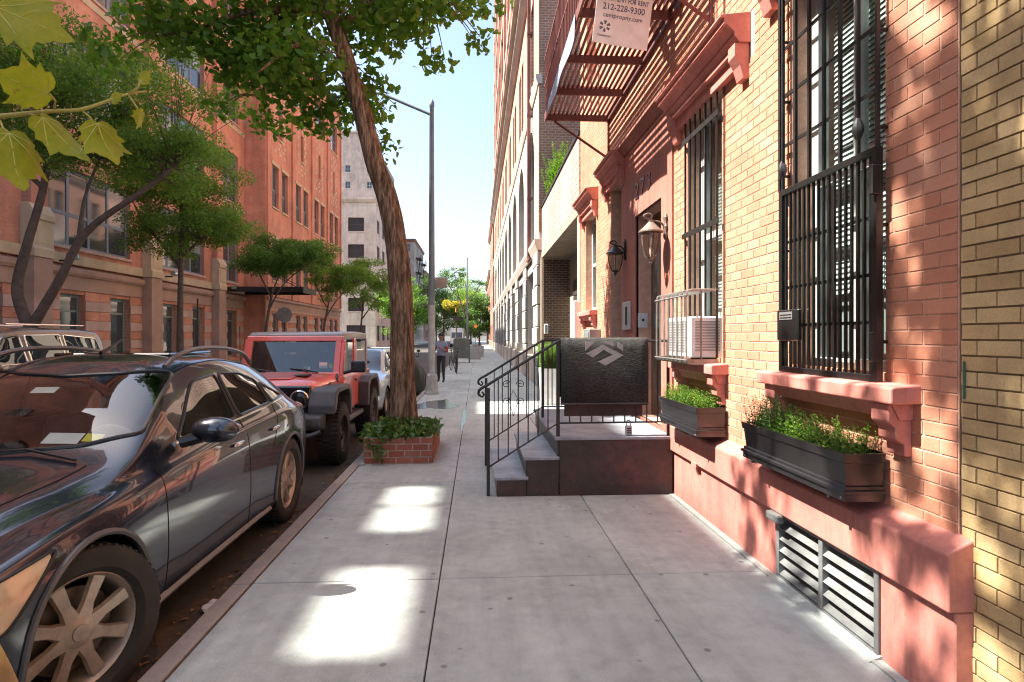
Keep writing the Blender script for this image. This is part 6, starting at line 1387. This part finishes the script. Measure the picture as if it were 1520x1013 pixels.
def tree(name, label, base, trunk, limbs, clumps, count, size, kind, leafm, bark, r0, group=None, seed=1, flat=.5, droop=.3, twigs=True, rtop=.5):
    t = thing(name, label, 'tree', base, group); rg = np.random.default_rng(seed)
    mb = MB(); P0 = [Vector(p) for p in trunk]
    Q = spline(trunk, 6 if r0 < .17 else 14); m = len(Q); mb_ = MB(); rr = [r0*(1.0-(1-rtop)*i/(m-1))*(1+.35*math.exp(-i/(2.2 if r0 < .17 else 5))) for i in range(m)]; mb_.tube(Q, rr, 18 if r0 < .17 else 44)
    rd = random.Random(seed)
    if r0 < .17: mb_.v = [(x+rd.uniform(-.035, .035)*r0, y+rd.uniform(-.035, .035)*r0, z) for x, y, z in mb_.v]
    else:
        nv = []
        for i, (x, y, z) in enumerate(mb_.v):
            c = Q[i//44]; a = math.atan2(y-c.y, x-c.x); f = 1+.07*mnoise.noise((math.cos(a)*5.5, math.sin(a)*5.5, z*1.3+seed))+.035*math.sin(a*13+3*mnoise.noise((a, z*1.5, seed)))
            nv.append((c.x+(x-c.x)*f, c.y+(y-c.y)*f, c.z+(z-c.z)*f))
        mb_.v = nv
    mb_.build('trunk', bark, t, smooth='all')
    for i, (pts, a, b) in enumerate(limbs): m2 = MB(); limb(m2, pts, a, b, 8, .04, i); m2.build('limb', bark, t, smooth='all')
    C_ = [c[:3] for c in clumps]; Rr = [(c[3], c[4], c[5]) for c in clumps]
    V, k, pos = leaves(C_, Rr, count, size, kind, rg, flat, droop); leaf_mesh('crown', V, k, leafm, t)
    if twigs:
        tw = MB(); tips = [Vector(q) for pts, a, b in limbs for q in spline(pts, 4)[3:]]+[Q[-1]]
        for c in clumps:
            cc = Vector(c[:3]); o = min(tips, key=lambda q: (q-cc).length)
            for q in range(3):
                e = cc+Vector((rd.uniform(-1, 1)*c[3], rd.uniform(-1, 1)*c[4], rd.uniform(-.8, .6)*c[5]))*.75; md = (o+e)/2+Vector((0, 0, .12)); tw.tube(spline([o, md, e], 3), [.014, .012, .011, .010, .008, .006, .004][:7], 4)
        tw.build('twigs', bark, t)
    return t
# ---- leaning ginkgo in the brick planter
M_GK = mat_leaf('ginkgo leaf', (.10, .25, .04), (.18, .36, .055), .6, .45, (.30, .45, .08))
TX, TY = -1.03, 8.45
tr = [(-1.02, TY, .25), (-1.05, TY, 1.2), (-1.06, TY, 2.1), (-1.12, TY, 2.8), (-1.24, TY, 3.5), (-1.44, TY, 4.1), (-1.62, TY, 4.8), (-1.86, TY, 5.6), (-2.12, TY, 6.4), (-2.35, TY, 7.4), (-2.5, TY, 8.6)]
lm = [([(-1.95, TY, 5.9), (-1.3, TY-.2, 6.3), (-.7, TY-.3, 6.35)], .07, .02), ([(-2.0, TY, 6.1), (-2.9, TY-.3, 6.0), (-3.9, TY-.2, 5.7)], .07, .02), ([(-2.1, TY, 6.3), (-2.8, TY+.5, 6.2), (-3.3, TY+.9, 5.3)], .06, .02), ([(-2.2, TY, 6.7), (-1.2, TY+.4, 7.3), (-.3, TY+.4, 7.4)], .06, .02), ([(-2.2, TY, 6.8), (-3.2, TY-.7, 7.2), (-4.4, TY-.8, 7.0)], .06, .02), ([(-1.9, TY, 5.7), (-2.3, TY-.6, 5.4), (-2.7, TY-.9, 4.9)], .04, .012), ([(-2.0, TY, 6.0), (-1.6, TY+.8, 6.6), (-.9, TY+1.4, 6.9)], .05, .015)]
cl = [(-2.5, TY-.4, 5.3, .6, .7, .5), (-2.9, TY+.2, 5.5, .7, .7, .55), (-2.3, TY+.5, 5.0, .5, .5, .45), (-1.6, TY+.4, 5.1, .45, .5, .5), (-3.3, TY, 5.6, .6, .6, .5), (-3.9, TY-.2, 5.8, .6, .6, .45), (-2.6, TY-.2, 6.1, .8, .8, .5), (-1.5, TY+.1, 6.0, .6, .6, .45),
      (-.9, TY-.2, 6.1, .55, .55, .35), (-.35, TY-.3, 6.2, .5, .4, .25), (.05, TY-.2, 5.75, .25, .3, .2), (-.6, TY+.2, 5.6, .3, .35, .2), (-.1, TY+.3, 6.6, .6, .5, .3), (-1.2, TY+.6, 6.7, .8, .7, .5), (-2.2, TY, 6.9, .9, .9, .6), (-3.3, TY-.5, 6.8, .8, .8, .55), (-4.2, TY-.6, 6.7, .7, .7, .45), (-4.5, TY, 6.0, .5, .5, .4), (-3.1, TY+.7, 4.85, .45, .4, .3), (-2.0, TY-.6, 5.1, .35, .35, .35), (-1.35, TY+.5, 4.45, .22, .25, .3), (-3.7, TY+.3, 4.9, .25, .25, .2),
      (-2.4, TY, 8.0, 1.2, 1.2, .8), (-1.2, TY, 7.8, .9, .9, .5), (-3.6, TY, 7.8, 1.0, 1.0, .6), (-2.4, TY, 9.2, .9, .9, .7), (-4.9, TY-.3, 5.4, .35, .4, .3)]
tree('ginkgo_tree', 'leaning ginkgo tree with furrowed brown trunk growing from the brick planter', (TX, TY, .3), tr, lm, cl, 18500, .085, 'fan', M_GK, M_BARK, .175, None, 5, .7, .5)
# brick planter and ivy
pln = thing('brick_planter', 'low red brick planter box round the leaning tree', 'planter', (-1.0, 8.4, 0))
M_PB = mat_pieces('planter brick', (.30, .085, .05), (.40, .13, .075), .8, (.34, .16, .10)); M_PMO = mat_var('planter mortar', (.48, .38, .31), .9, .2, 12)
px0, px1, py0, py1, ph = -1.44, -.57, 7.66, 9.22, .335
mb = MB().box(px0+.006, px1-.006, py0+.006, py0+.09, 0, ph-.004); mb.box(px0+.006, px1-.006, py1-.09, py1-.006, 0, ph-.004); mb.box(px0+.006, px0+.09, py0+.09, py1-.09, 0, ph-.004); mb.box(px1-.09, px1-.006, py0+.09, py1-.09, 0, ph-.004); mb.build('wall', M_PMO, pln)
for fr, a, b in ((FY(py0+.006, -1), px0, px1), (FX(px1-.006, 1), py0, py1), (FX(px0+.006, -1), py0, py1)): bricks(pln, fr, a, b, 0, ph, [], M_PB, L=.205, Hh=.0837, j=.013, nobj=200, jit=.003, proud=.006)
bx('soil', M_SOIL, pln, px0+.09, px1-.09, py0+.09, py1-.09, .02, .28)
bx('base_slab', M_CONC, pln, px0-.05, px0+.02, py0-.1, py0+.4, .0, .02)
M_IVY = mat_leaf('ivy leaf', (.05, .13, .03), (.11, .23, .045), .35, .35, (.20, .32, .07))
iv = thing('ivy', 'dark green ivy filling the brick planter and trailing over its front', 'ivy', (-1.0, 8.3, .28)); rg = np.random.default_rng(8)
cs = [(-1.0, 8.4, .36, .5, .85, .10), (-.85, 7.75, .37, .35, .16, .08), (-1.25, 7.75, .36, .25, .18, .10), (-1.3, 7.62, .22, .14, .06, .14), (-1.22, 7.60, .10, .08, .05, .08), (-.62, 8.5, .35, .12, .7, .07), (-1.45, 8.3, .30, .12, .6, .12), (-1.05, 8.35, .46, .3, .3, .08), (-1.2, 7.9, .42, .3, .3, .09), (-.7, 8.0, .40, .15, .3, .06)]
V, k, pos = leaves([c[:3] for c in cs], [c[3:] for c in cs], 2600, .052, 'lobed', rg, .8, .3); leaf_mesh('foliage', V, k, M_IVY, iv)
mb = MB(); [mb.tube(spline([(-1.2+.1*q, 7.9, .34), (-1.25+.07*q, 7.66, .36), (-1.28+.06*q, 7.62, .2-.03*q)], 4), .004, 4) for q in range(4)]; mb.build('vines', M_STEM, iv)
# ---- locust trees across the street
M_LO = mat_leaf('locust leaf', (.15, .31, .06), (.24, .40, .08), .6, .55, (.33, .40, .09))
M_LO2 = mat_leaf('locust leaf deep', (.10, .25, .06), (.17, .33, .075), .6, .55, (.24, .34, .08))
def clumps(rg_, c, ext, n, r):
    out = []
    for _ in range(n):
        d = rg_.normal(size=3); d /= np.linalg.norm(d); q = rg_.random()**.4
        out.append((c[0]+d[0]*ext[0]*q, c[1]+d[1]*ext[1]*q, c[2]+d[2]*ext[2]*q, r*rg_.uniform(.7, 1.3), r*rg_.uniform(.7, 1.3), r*.62*rg_.uniform(.7, 1.3)))
    return out
g_ = np.random.default_rng(21); G = 'locust trees across the street'
tree('locust_tree', 'forked locust tree with two bare limbs across the street behind the dark brown car', (-11.4, 15.9, 0), [(-11.4, 15.9, 0), (-11.38, 15.9, 1.2), (-11.4, 15.9, 1.9)], [([(-11.4, 15.9, 1.8), (-11.7, 15.9, 2.8), (-11.45, 15.9, 4.0), (-11.1, 16, 5.6), (-10.9, 16, 7.6)], .15, .06), ([(-11.38, 15.9, 1.8), (-10.7, 15.9, 3.0), (-10.0, 15.9, 4.3), (-8.7, 15.9, 5.3), (-7.9, 16, 6.0)], .13, .05), ([(-11.1, 16, 5.4), (-12.5, 16.3, 6.6), (-13.5, 16.5, 7.4)], .07, .02), ([(-10.2, 15.9, 4.1), (-10.3, 16.4, 5.5), (-9.9, 16.8, 7.2)], .06, .02)],
     clumps(g_, (-9.8, 16.2, 7.9), (3.6, 2.4, 1.9), 52, .75)+clumps(g_, (-12.4, 16.2, 8.0), (2.0, 1.6, 2.0), 24, .7)+clumps(g_, (-8.2, 16.2, 6.3), (1.4, 1.2, .9), 16, .5)+clumps(g_, (-9.8, 16.4, 6.2), (1.8, 1.2, .7), 14, .5), 56000, .09, 'oval', M_LO, M_BARK2, .20, G, 11, .4, .2, rtop=.8)
tree('locust_tree', 'slim upright locust tree with a dense crown across the street before the awning', (-12.0, 24.9, 0), [(-12, 24.9, 0), (-12.02, 24.9, 2.2), (-11.98, 24.9, 4.6), (-11.9, 24.9, 7.0)], [([(-12, 24.9, 4.4), (-13.2, 24.8, 6.0), (-13.8, 24.8, 7.0)], .07, .02), ([(-12, 24.9, 4.8), (-10.9, 24.9, 5.8), (-10, 25, 6.4)], .07, .02), ([(-11.95, 24.9, 5.6), (-12.3, 25.6, 7.2), (-12, 26, 8.6)], .06, .02)],
     clumps(g_, (-12.0, 24.9, 7.2), (2.5, 2.1, 2.4), 54, .72)+clumps(g_, (-10.3, 24.9, 5.9), (1.4, 1.0, .9), 16, .5)+clumps(g_, (-13.2, 24.9, 5.6), (.9, .8, .6), 8, .45), 40000, .105, 'oval', M_LO, M_BARK2, .14, G, 12, .4, .2)
tree('locust_tree', 'young spreading locust tree beside the black awning', (-12.0, 34.7, 0), [(-12, 34.7, 0), (-12.0, 34.7, 2.0), (-11.6, 34.7, 4.4)], [([(-11.9, 34.7, 3.0), (-11, 34.7, 4.6), (-9.6, 34.7, 5.8)], .06, .02), ([(-11.7, 34.7, 3.8), (-12.5, 34.7, 5.4), (-13, 34.7, 6.2)], .05, .02), ([(-11.6, 34.7, 4.2), (-11.2, 35, 5.6), (-10.8, 35, 6.4)], .05, .02)],
     clumps(g_, (-10.9, 34.8, 6.2), (3.2, 2.0, 1.2), 46, .7), 26000, .12, 'oval', M_LO2, M_BARK2, .11, G, 13, .4, .2)
tree('locust_tree', 'small locust tree past the awning in front of the brick wing', (-11.7, 46, 0), [(-11.7, 46, 0), (-11.6, 46, 2.2), (-11.2, 46, 4.4)], [([(-11.6, 46, 2.8), (-10.6, 46, 4.4), (-9.4, 46, 5.6)], .06, .02), ([(-11.4, 46, 3.8), (-12.2, 46, 5.4), (-12.6, 46, 6.2)], .05, .02)], clumps(g_, (-10.6, 46, 6.0), (2.8, 2, 1.7), 36, .7), 12000, .14, 'oval', M_LO, M_BARK2, .11, G, 14, .4, .2)
tree('locust_tree', 'light crowned locust tree near the crossing in front of the white corner building', (-11.6, 60, 0), [(-11.6, 60, 0), (-11.5, 60, 2.6), (-11.3, 60, 5)], [([(-11.5, 60, 3.2), (-10, 60, 5.2), (-8.6, 60, 6.4)], .07, .02), ([(-11.4, 60, 4), (-12.4, 60, 6), (-12.8, 60, 7.4)], .06, .02)], clumps(g_, (-10.6, 60, 6.6), (3.2, 2, 3.0), 34, .8), 10000, .17, 'oval', M_LO, M_BARK2, .12, G, 15, .4, .2)
# ---- far trees
M_FAR = mat_leaf('far leaf', (.04, .12, .03), (.09, .20, .04), .4, .6, (.2, .27, .05)); M_YEL = mat_leaf('yellowing leaf', (.32, .30, .03), (.45, .38, .04), .4, .6)
tree('street_tree', 'sparse tall street tree with yellowing lower leaves at the crossing', (-1.0, 66, 0), [(-1.0, 66, 0), (-1.0, 66, 2.8), (-1.5, 66, 4.6)], [([(-1.2, 66, 3.6), (-2.0, 66, 6), (-2.6, 66, 9.2)], .09, .02), ([(-1.4, 66, 4.4), (-.2, 66, 6.4), (.4, 66, 7.4)], .06, .02), ([(-2.0, 66, 5.8), (-3.2, 66, 7.4), (-3.6, 66, 9.4)], .05, .02)], clumps(g_, (-2.4, 66, 8.0), (1.8, 1.4, 1.9), 20, .4)+clumps(g_, (.2, 66, 7.4), (.8, .8, .8), 6, .4), 1500, .17, 'oval', M_FAR, M_BARK2, .13, None, 16)
tree('street_tree', 'bright yellow leaved tree just beyond the crossing', (-2.4, 70, 0), [(-2.4, 70, 0), (-2.4, 70, 3), (-2.3, 70, 4.2)], [([(-2.4, 70, 3.2), (-3.4, 70, 4.6), (-4.0, 70, 5.1)], .06, .02), ([(-2.4, 70, 3.4), (-1.4, 70, 4.6), (-.9, 70, 5.2)], .06, .02)], clumps(g_, (-2.5, 70, 5.3), (1.7, 1.2, .45), 14, .5), 2200, .2, 'oval', M_YEL, M_BARK2, .1, None, 17)
for i, (x, y, h, lab) in enumerate(((-10.4, 82, 10, 'dark green street tree by the tenements past the crossing'), (-6.2, 112, 15, 'broad dark green tree in the middle distance at the end of the street'), (-1.2, 118, 12, 'pale green tree at the end of the street behind the orange sign'), (-9.5, 140, 17, 'tall green tree farthest down the street'), (.4, 96, 9, 'green tree close to the far red brick building'), (-3.2, 150, 18, 'light green treetop showing over the delivery van'))):
    tree('street_tree', lab, (x, y, 0), [(x, y, 0), (x, y, h*.25), (x+.2, y, h*.5)], [([(x, y, h*.3), (x+1.2, y, h*.55), (x+2, y, h*.7)], .1, .03), ([(x, y, h*.35), (x-1.2, y, h*.6), (x-2, y, h*.75)], .1, .03)], clumps(g_, (x, y, h*.55), (h*.30, h*.25, h*.40), 46, h*.11), 13000, .26, 'oval', [M_LO2, M_FAR, M_LO][i % 3], M_BARK2, .16, None, 30+i, twigs=False)
# ---- sycamore at the camera's side: trunk, overhanging canopy, one low twig with big leaves
M_SY = mat_leaf('sycamore leaf', (.40, .43, .035), (.50, .50, .05), .55, .45, (.54, .46, .06), spots=True); M_SYG = mat_leaf('sycamore canopy leaf', (.09, .19, .03), (.16, .27, .045), .45, .5)
SX, SY = -1.33, 1.62
tr = [(SX, SY, -.02), (SX-.03, SY-.03, .5), (SX-.10, SY-.08, .85), (SX-.28, SY-.25, 1.5), (SX-.4, SY-.4, 2.6), (SX-.1, SY-.3, 4.2), (SX-.5, SY-.1, 6.0), (SX-1.4, SY, 8.0), (SX-2.4, SY+.3, 10.0)]
cs = clumps(np.random.default_rng(77), (-3.2, 2.55, 9.6), (1.4, 1.0, 2.3), 40, .30)+clumps(np.random.default_rng(5), (-3.6, .5, 10.6), (1.6, 1.5, 1.8), 26, .40)+clumps(np.random.default_rng(6), (-3.2, 3.95, 8.3), (.9, .5, .9), 9, .24)
syc = tree('sycamore_tree', 'sycamore with flaking yellow brown bark and big pale leaves beside the dark car', (SX, SY, 0), tr, [([(SX-.6, SY, 6.2), (-2.7, 2.6, 7.4), (-3.2, 3.6, 8.6)], .08, .02), ([(SX-.8, SY-.1, 6.8), (-3.6, .9, 9.4), (-4.6, .4, 11.5)], .08, .02), ([(SX-1.6, SY+.1, 8.4), (-3.6, 2.3, 10.2), (-4.2, 2.6, 12)], .07, .02)], cs, 1250, .19, 'lobed', M_SYG, M_SYB, .20, None, 40, .8, .3, rtop=.45)
# low twig: points along the view of the near branch, about 1.2 m away
def vp(px, py, d):
    t_ = math.atan(52/884); xr = (px-760)/884*d; return Vector((xr*math.cos(t_)+d*math.sin(t_), d*math.cos(t_)-xr*math.sin(t_), 1.63-(py-499)*d/884))
tw = [vp(-190, 190, 1.12), vp(-60, 180, 1.18), vp(0, 173, 1.2), vp(50, 168, 1.2), vp(80, 165, 1.2), vp(120, 163, 1.2), vp(160, 150, 1.22), vp(190, 140, 1.24), vp(218, 136, 1.26)]
m2 = MB(); m2.tube(spline(tw, 3), [.006-.004*i/24 for i in range(25)], 6)
for a, b, c in ((tw[4]+Vector((.0, 0, 0)), vp(82, 150, 1.19), vp(74, 140, 1.17)), (tw[5], vp(133, 174, 1.21), vp(142, 186, 1.21)), (tw[7], vp(203, 160, 1.25), vp(212, 168, 1.25)), (tw[7], vp(205, 130, 1.24), vp(208, 122, 1.24)), (vp(0, 178, 1.2), vp(4, 190, 1.18), vp(12, 196, 1.17)), (vp(40, 169, 1.2), vp(52, 172, 1.19), vp(60, 180, 1.18)), (vp(-60, 180, 1.18), vp(-30, 60, 1.1), vp(-8, 12, 1.08))): m2.tube([a, b, c], .0022, 5)
twig = m2.build('twig', mat_plain('yellow twig', (.42, .34, .08), .6), syc, smooth='all')
tl_ = MB().tube([tw[0], vp(-420, 240, 1.35), (SX-.02, SY-.2, 1.95)], [.006, .009, .012], 6).build('twig', M_SYB, syc, smooth='all')
M_VEIN = mat_plain('leaf vein', (.45, .46, .12), .6)
def bigleaf(stem, tip, width, tilt=.0, seed=0, asym=0.0):
    """one palmate leaf from its stem point to its tip with curled lobes and raised veins"""
    rr = random.Random(seed); S, T = Vector(stem), Vector(tip); ax = (T-S); L = ax.length; ax.normalize()
    view = (S-Vector((0, 0, 1.63))).normalized(); sd = ax.cross(view).normalized(); nn = sd.cross(ax).normalized(); sd = (sd*math.cos(tilt)+nn*math.sin(tilt)).normalized(); nn = sd.cross(ax).normalized()
    ol = [(0, 0), (.16, -.06), (.36, -.04), (.62, .10), (.55, .20), (.78, .34), (.60, .38), (.66, .50), (.84, .66), (.62, .62), (.46, .62), (.40, .72), (.22, .78), (.15, .90), (0, 1.0)]
    ol = ol+[(-x*(1-asym), y) for x, y in ol[-2:0:-1]]; ol = [(x+rr.uniform(-.03, .03), y+rr.uniform(-.02, .02)) for x, y in ol]
    mb = MB(); C_ = (0, .32); f = lambda u, v: S+sd*u*width+ax*v*L+nn*width*(.22*u*u-.16*(v-.3)**2+.05*math.sin(5*u+seed)+.04*math.sin(7*v+seed))
    pts = []; rings = 4; n = len(ol)
    for q in range(rings+1): pts += [f(C_[0]+(x-C_[0])*q/rings, C_[1]+(y-C_[1])*q/rings) for x, y in ol]
    mb.add(pts, [(q*n+i, q*n+(i+1) % n, (q+1)*n+(i+1) % n, (q+1)*n+i) for q in range(rings) for i in range(n)])
    o = mb.build('leaf', M_SY, syc, recalc=False, smooth='all')
    vn_ = MB()
    for e in ((0, .96), (.74, .62), (-.74, .62), (.55, .15), (-.55, .15)): vn_.tube([f(e[0]*k/5, .02+(e[1]-.02)*k/5)+nn*.0004 for k in range(6)], [.0013, .0011, .001, .0008, .0006, .0004], 4)
    vn_.build('veins', M_VEIN, o)
bigleaf(vp(-12, 5, 1.08), vp(112, 62, 1.14), .085, .5, 1); bigleaf(vp(74, 140, 1.17), vp(-14, 108, 1.10), .075, .55, 2); bigleaf(vp(12, 196, 1.17), vp(32, 286, 1.15), .075, .5, 3); bigleaf(vp(60, 176, 1.18), vp(132, 246, 1.20), .055, .8, 4); bigleaf(vp(142, 184, 1.21), vp(172, 250, 1.22), .07, .6, 5, .2)
bigleaf(vp(212, 166, 1.25), vp(200, 192, 1.24), .030, 1.0, 6); bigleaf(vp(208, 122, 1.24), vp(224, 104, 1.24), .026, .9, 7); bigleaf(vp(165, 150, 1.22), vp(182, 138, 1.22), .022, .9, 8)

# ================================================================ PERSON
def person(loc, rz):
    t = thing('person', 'person in a grey blue shirt and dark trousers standing by the lamp post', 'person', loc, rz=rz)
    me = bpy.data.meshes.new('body'); J = {'pel': (0, 0, .95, .135), 'sp': (0, .01, 1.12, .13), 'ch': (0, .0, 1.30, .155), 'nk': (0, .0, 1.46, .06), 'hd0': (.01, 0, 1.53, .07), 'hd': (.025, 0, 1.60, .095), 'hd2': (.02, 0, 1.68, .075)}
    E_ = [('pel', 'sp'), ('sp', 'ch'), ('ch', 'nk'), ('nk', 'hd0'), ('hd0', 'hd'), ('hd', 'hd2')]
    for s, sd_ in (('l', 1), ('r', -1)):
        J.update({s+'hip': (0, sd_*.09, .90, .095), s+'kn': (.02+.02*sd_, sd_*.10, .50, .062), s+'an': (-.01+.02*sd_, sd_*.10, .09, .042), s+'ft': (.13+.02*sd_, sd_*.12, .045, .038), s+'sh': (0, sd_*.185, 1.38, .062), s+'el': (.03, sd_*.215, 1.11, .045), s+'wr': (.21, sd_*.13, 1.20, .032), s+'hn': (.25, sd_*.07, 1.23, .034)})
        E_ += [('pel', s+'hip'), (s+'hip', s+'kn'), (s+'kn', s+'an'), (s+'an', s+'ft'), ('ch', s+'sh'), (s+'sh', s+'el'), (s+'el', s+'wr'), (s+'wr', s+'hn')]
        for q in range(5): J[s+'f%d' % q] = (.30-.012*abs(q-2), sd_*(.04-.014*(q-2)), 1.25+.014*(q-2), .009); E_.append((s+'hn', s+'f%d' % q))
    ks = list(J); me.from_pydata([J[k][:3] for k in ks], [(ks.index(a), ks.index(b)) for a, b in E_], []); me.update()
    o = link(bpy.data.objects.new('body', me), t); sk = o.modifiers.new('skin', 'SKIN'); ss_ = o.modifiers.new('sub', 'SUBSURF'); ss_.levels = ss_.render_levels = 1
    for i, k in enumerate(ks): me.skin_vertices[0].data[i].radius = (J[k][3], J[k][3]); me.skin_vertices[0].data[i].use_root = (k == 'pel')
    nt = NT('clothes and skin'); tc = nt.n('ShaderNodeTexCoord'); sx = nt.n('ShaderNodeSeparateXYZ'); nt.l(tc.outputs['Object'], sx.inputs[0])
    skin, shirt, trou, shoe = (.32, .17, .11), (.26, .28, .36), (.035, .032, .035), (.04, .03, .025)
    rp = nt.n('ShaderNodeValToRGB'); rp.color_ramp.interpolation = 'CONSTANT'; mpn = nt.n('ShaderNodeMath', operation='DIVIDE'); mpn.inputs[1].default_value = 2.0; nt.l(sx.outputs['Z'], mpn.inputs[0]); nt.l(mpn.outputs[0], rp.inputs['Fac']); el = rp.color_ramp.elements
    for p, c in ((.05, trou), (.475, shirt), (.73, skin)):
        e = el.new(p); e.color = (*c, 1)
    el[0].color = (*shoe, 1); el[-1].color = (*skin, 1)
    gt = nt.n('ShaderNodeMath', operation='GREATER_THAN'); gt.inputs[1].default_value = .16; nt.l(sx.outputs['X'], gt.inputs[0]); lt = nt.n('ShaderNodeMath', operation='GREATER_THAN'); lt.inputs[1].default_value = 1.0; nt.l(sx.outputs['Z'], lt.inputs[0]); an = nt.n('ShaderNodeMath', operation='MULTIPLY'); nt.l(gt.outputs[0], an.inputs[0]); nt.l(lt.outputs[0], an.inputs[1])
    nt.col(nt.mix(an.outputs[0], rp.outputs['Color'], skin)); nt.set(Roughness=.8); me.materials.append(nt.m)
    mb = MB().ball((-.005, 0, 1.665), .105, .098, .095, 14, 10); mb.v = [(x, y, max(z, 1.61) if x > .03 else max(z, 1.56)) for x, y, z in mb.v]; mb.build('hair', mat_plain('dark hair', (.02, .015, .012), .7), t, smooth=True)
    for sd_ in (1, -1): MB().ball((.098, sd_*.032, 1.605), .008, .014, .009).build('eye', M_DARK, t); MB().ball((.015, sd_*.097, 1.60), .02, .01, .03).build('ear', mat_plain('skin', skin, .7), t)
    MB().ball((.112, 0, 1.575), .015, .012, .022).build('nose', MATS['skin'], t)
    bg_ = thing('shoulder_bag', 'red shoulder bag hanging at the side of the standing person', 'bag', (loc[0]+.2, loc[1]-.05, 1.0)); MB().box(loc[0]+.16, loc[0]+.24, loc[1]-.16, loc[1]+.14, 1.06, 1.28).build('pouch', mat_plain('red cloth', (.45, .05, .04), .7), bg_, bevel=.03, segs=2); MB().tube(spline([(loc[0]+.20, loc[1]-.02, 1.27), (loc[0]+.14, loc[1]-.04, 1.42), (loc[0]+.05, loc[1]-.02, 1.47), (loc[0]-.02, loc[1]+.1, 1.36)], 4), .012, 5).build('strap', M_DARK, bg_)
person((-1.24, 20.8, 0), R(-110))
for o in LOCALS:
    if '_local' in o: del o['_local']
import OpenImageIO as o, sys
import numpy as np
b=o.ImageBuf('/workdir/render_main.png'); a=b.get_pixels(o.UINT8)
for n,x,y in [('pave',800,900),('pave2',560,880),('pave3',500,720),('leftbrick',430,200),('leftbrick2',440,230),('sky',690,250),('sky2',680,350),('skytop',715,20),('wall lit',1110,250),('wall lit2',1110,180),('pink',1080,760),('door',880,600),('stoop',900,690),('flowerbox',1200,690),('mat',900,570),('yellow',1480,300),('jeep',420,560),('fxdoor',320,700)]:
    X,Y=int(x/1520*1024),int(y/1013*682); print(n,(x,y),a[Y-3:Y+4,X-3:X+4,:3].mean((0,1)).astype(int))
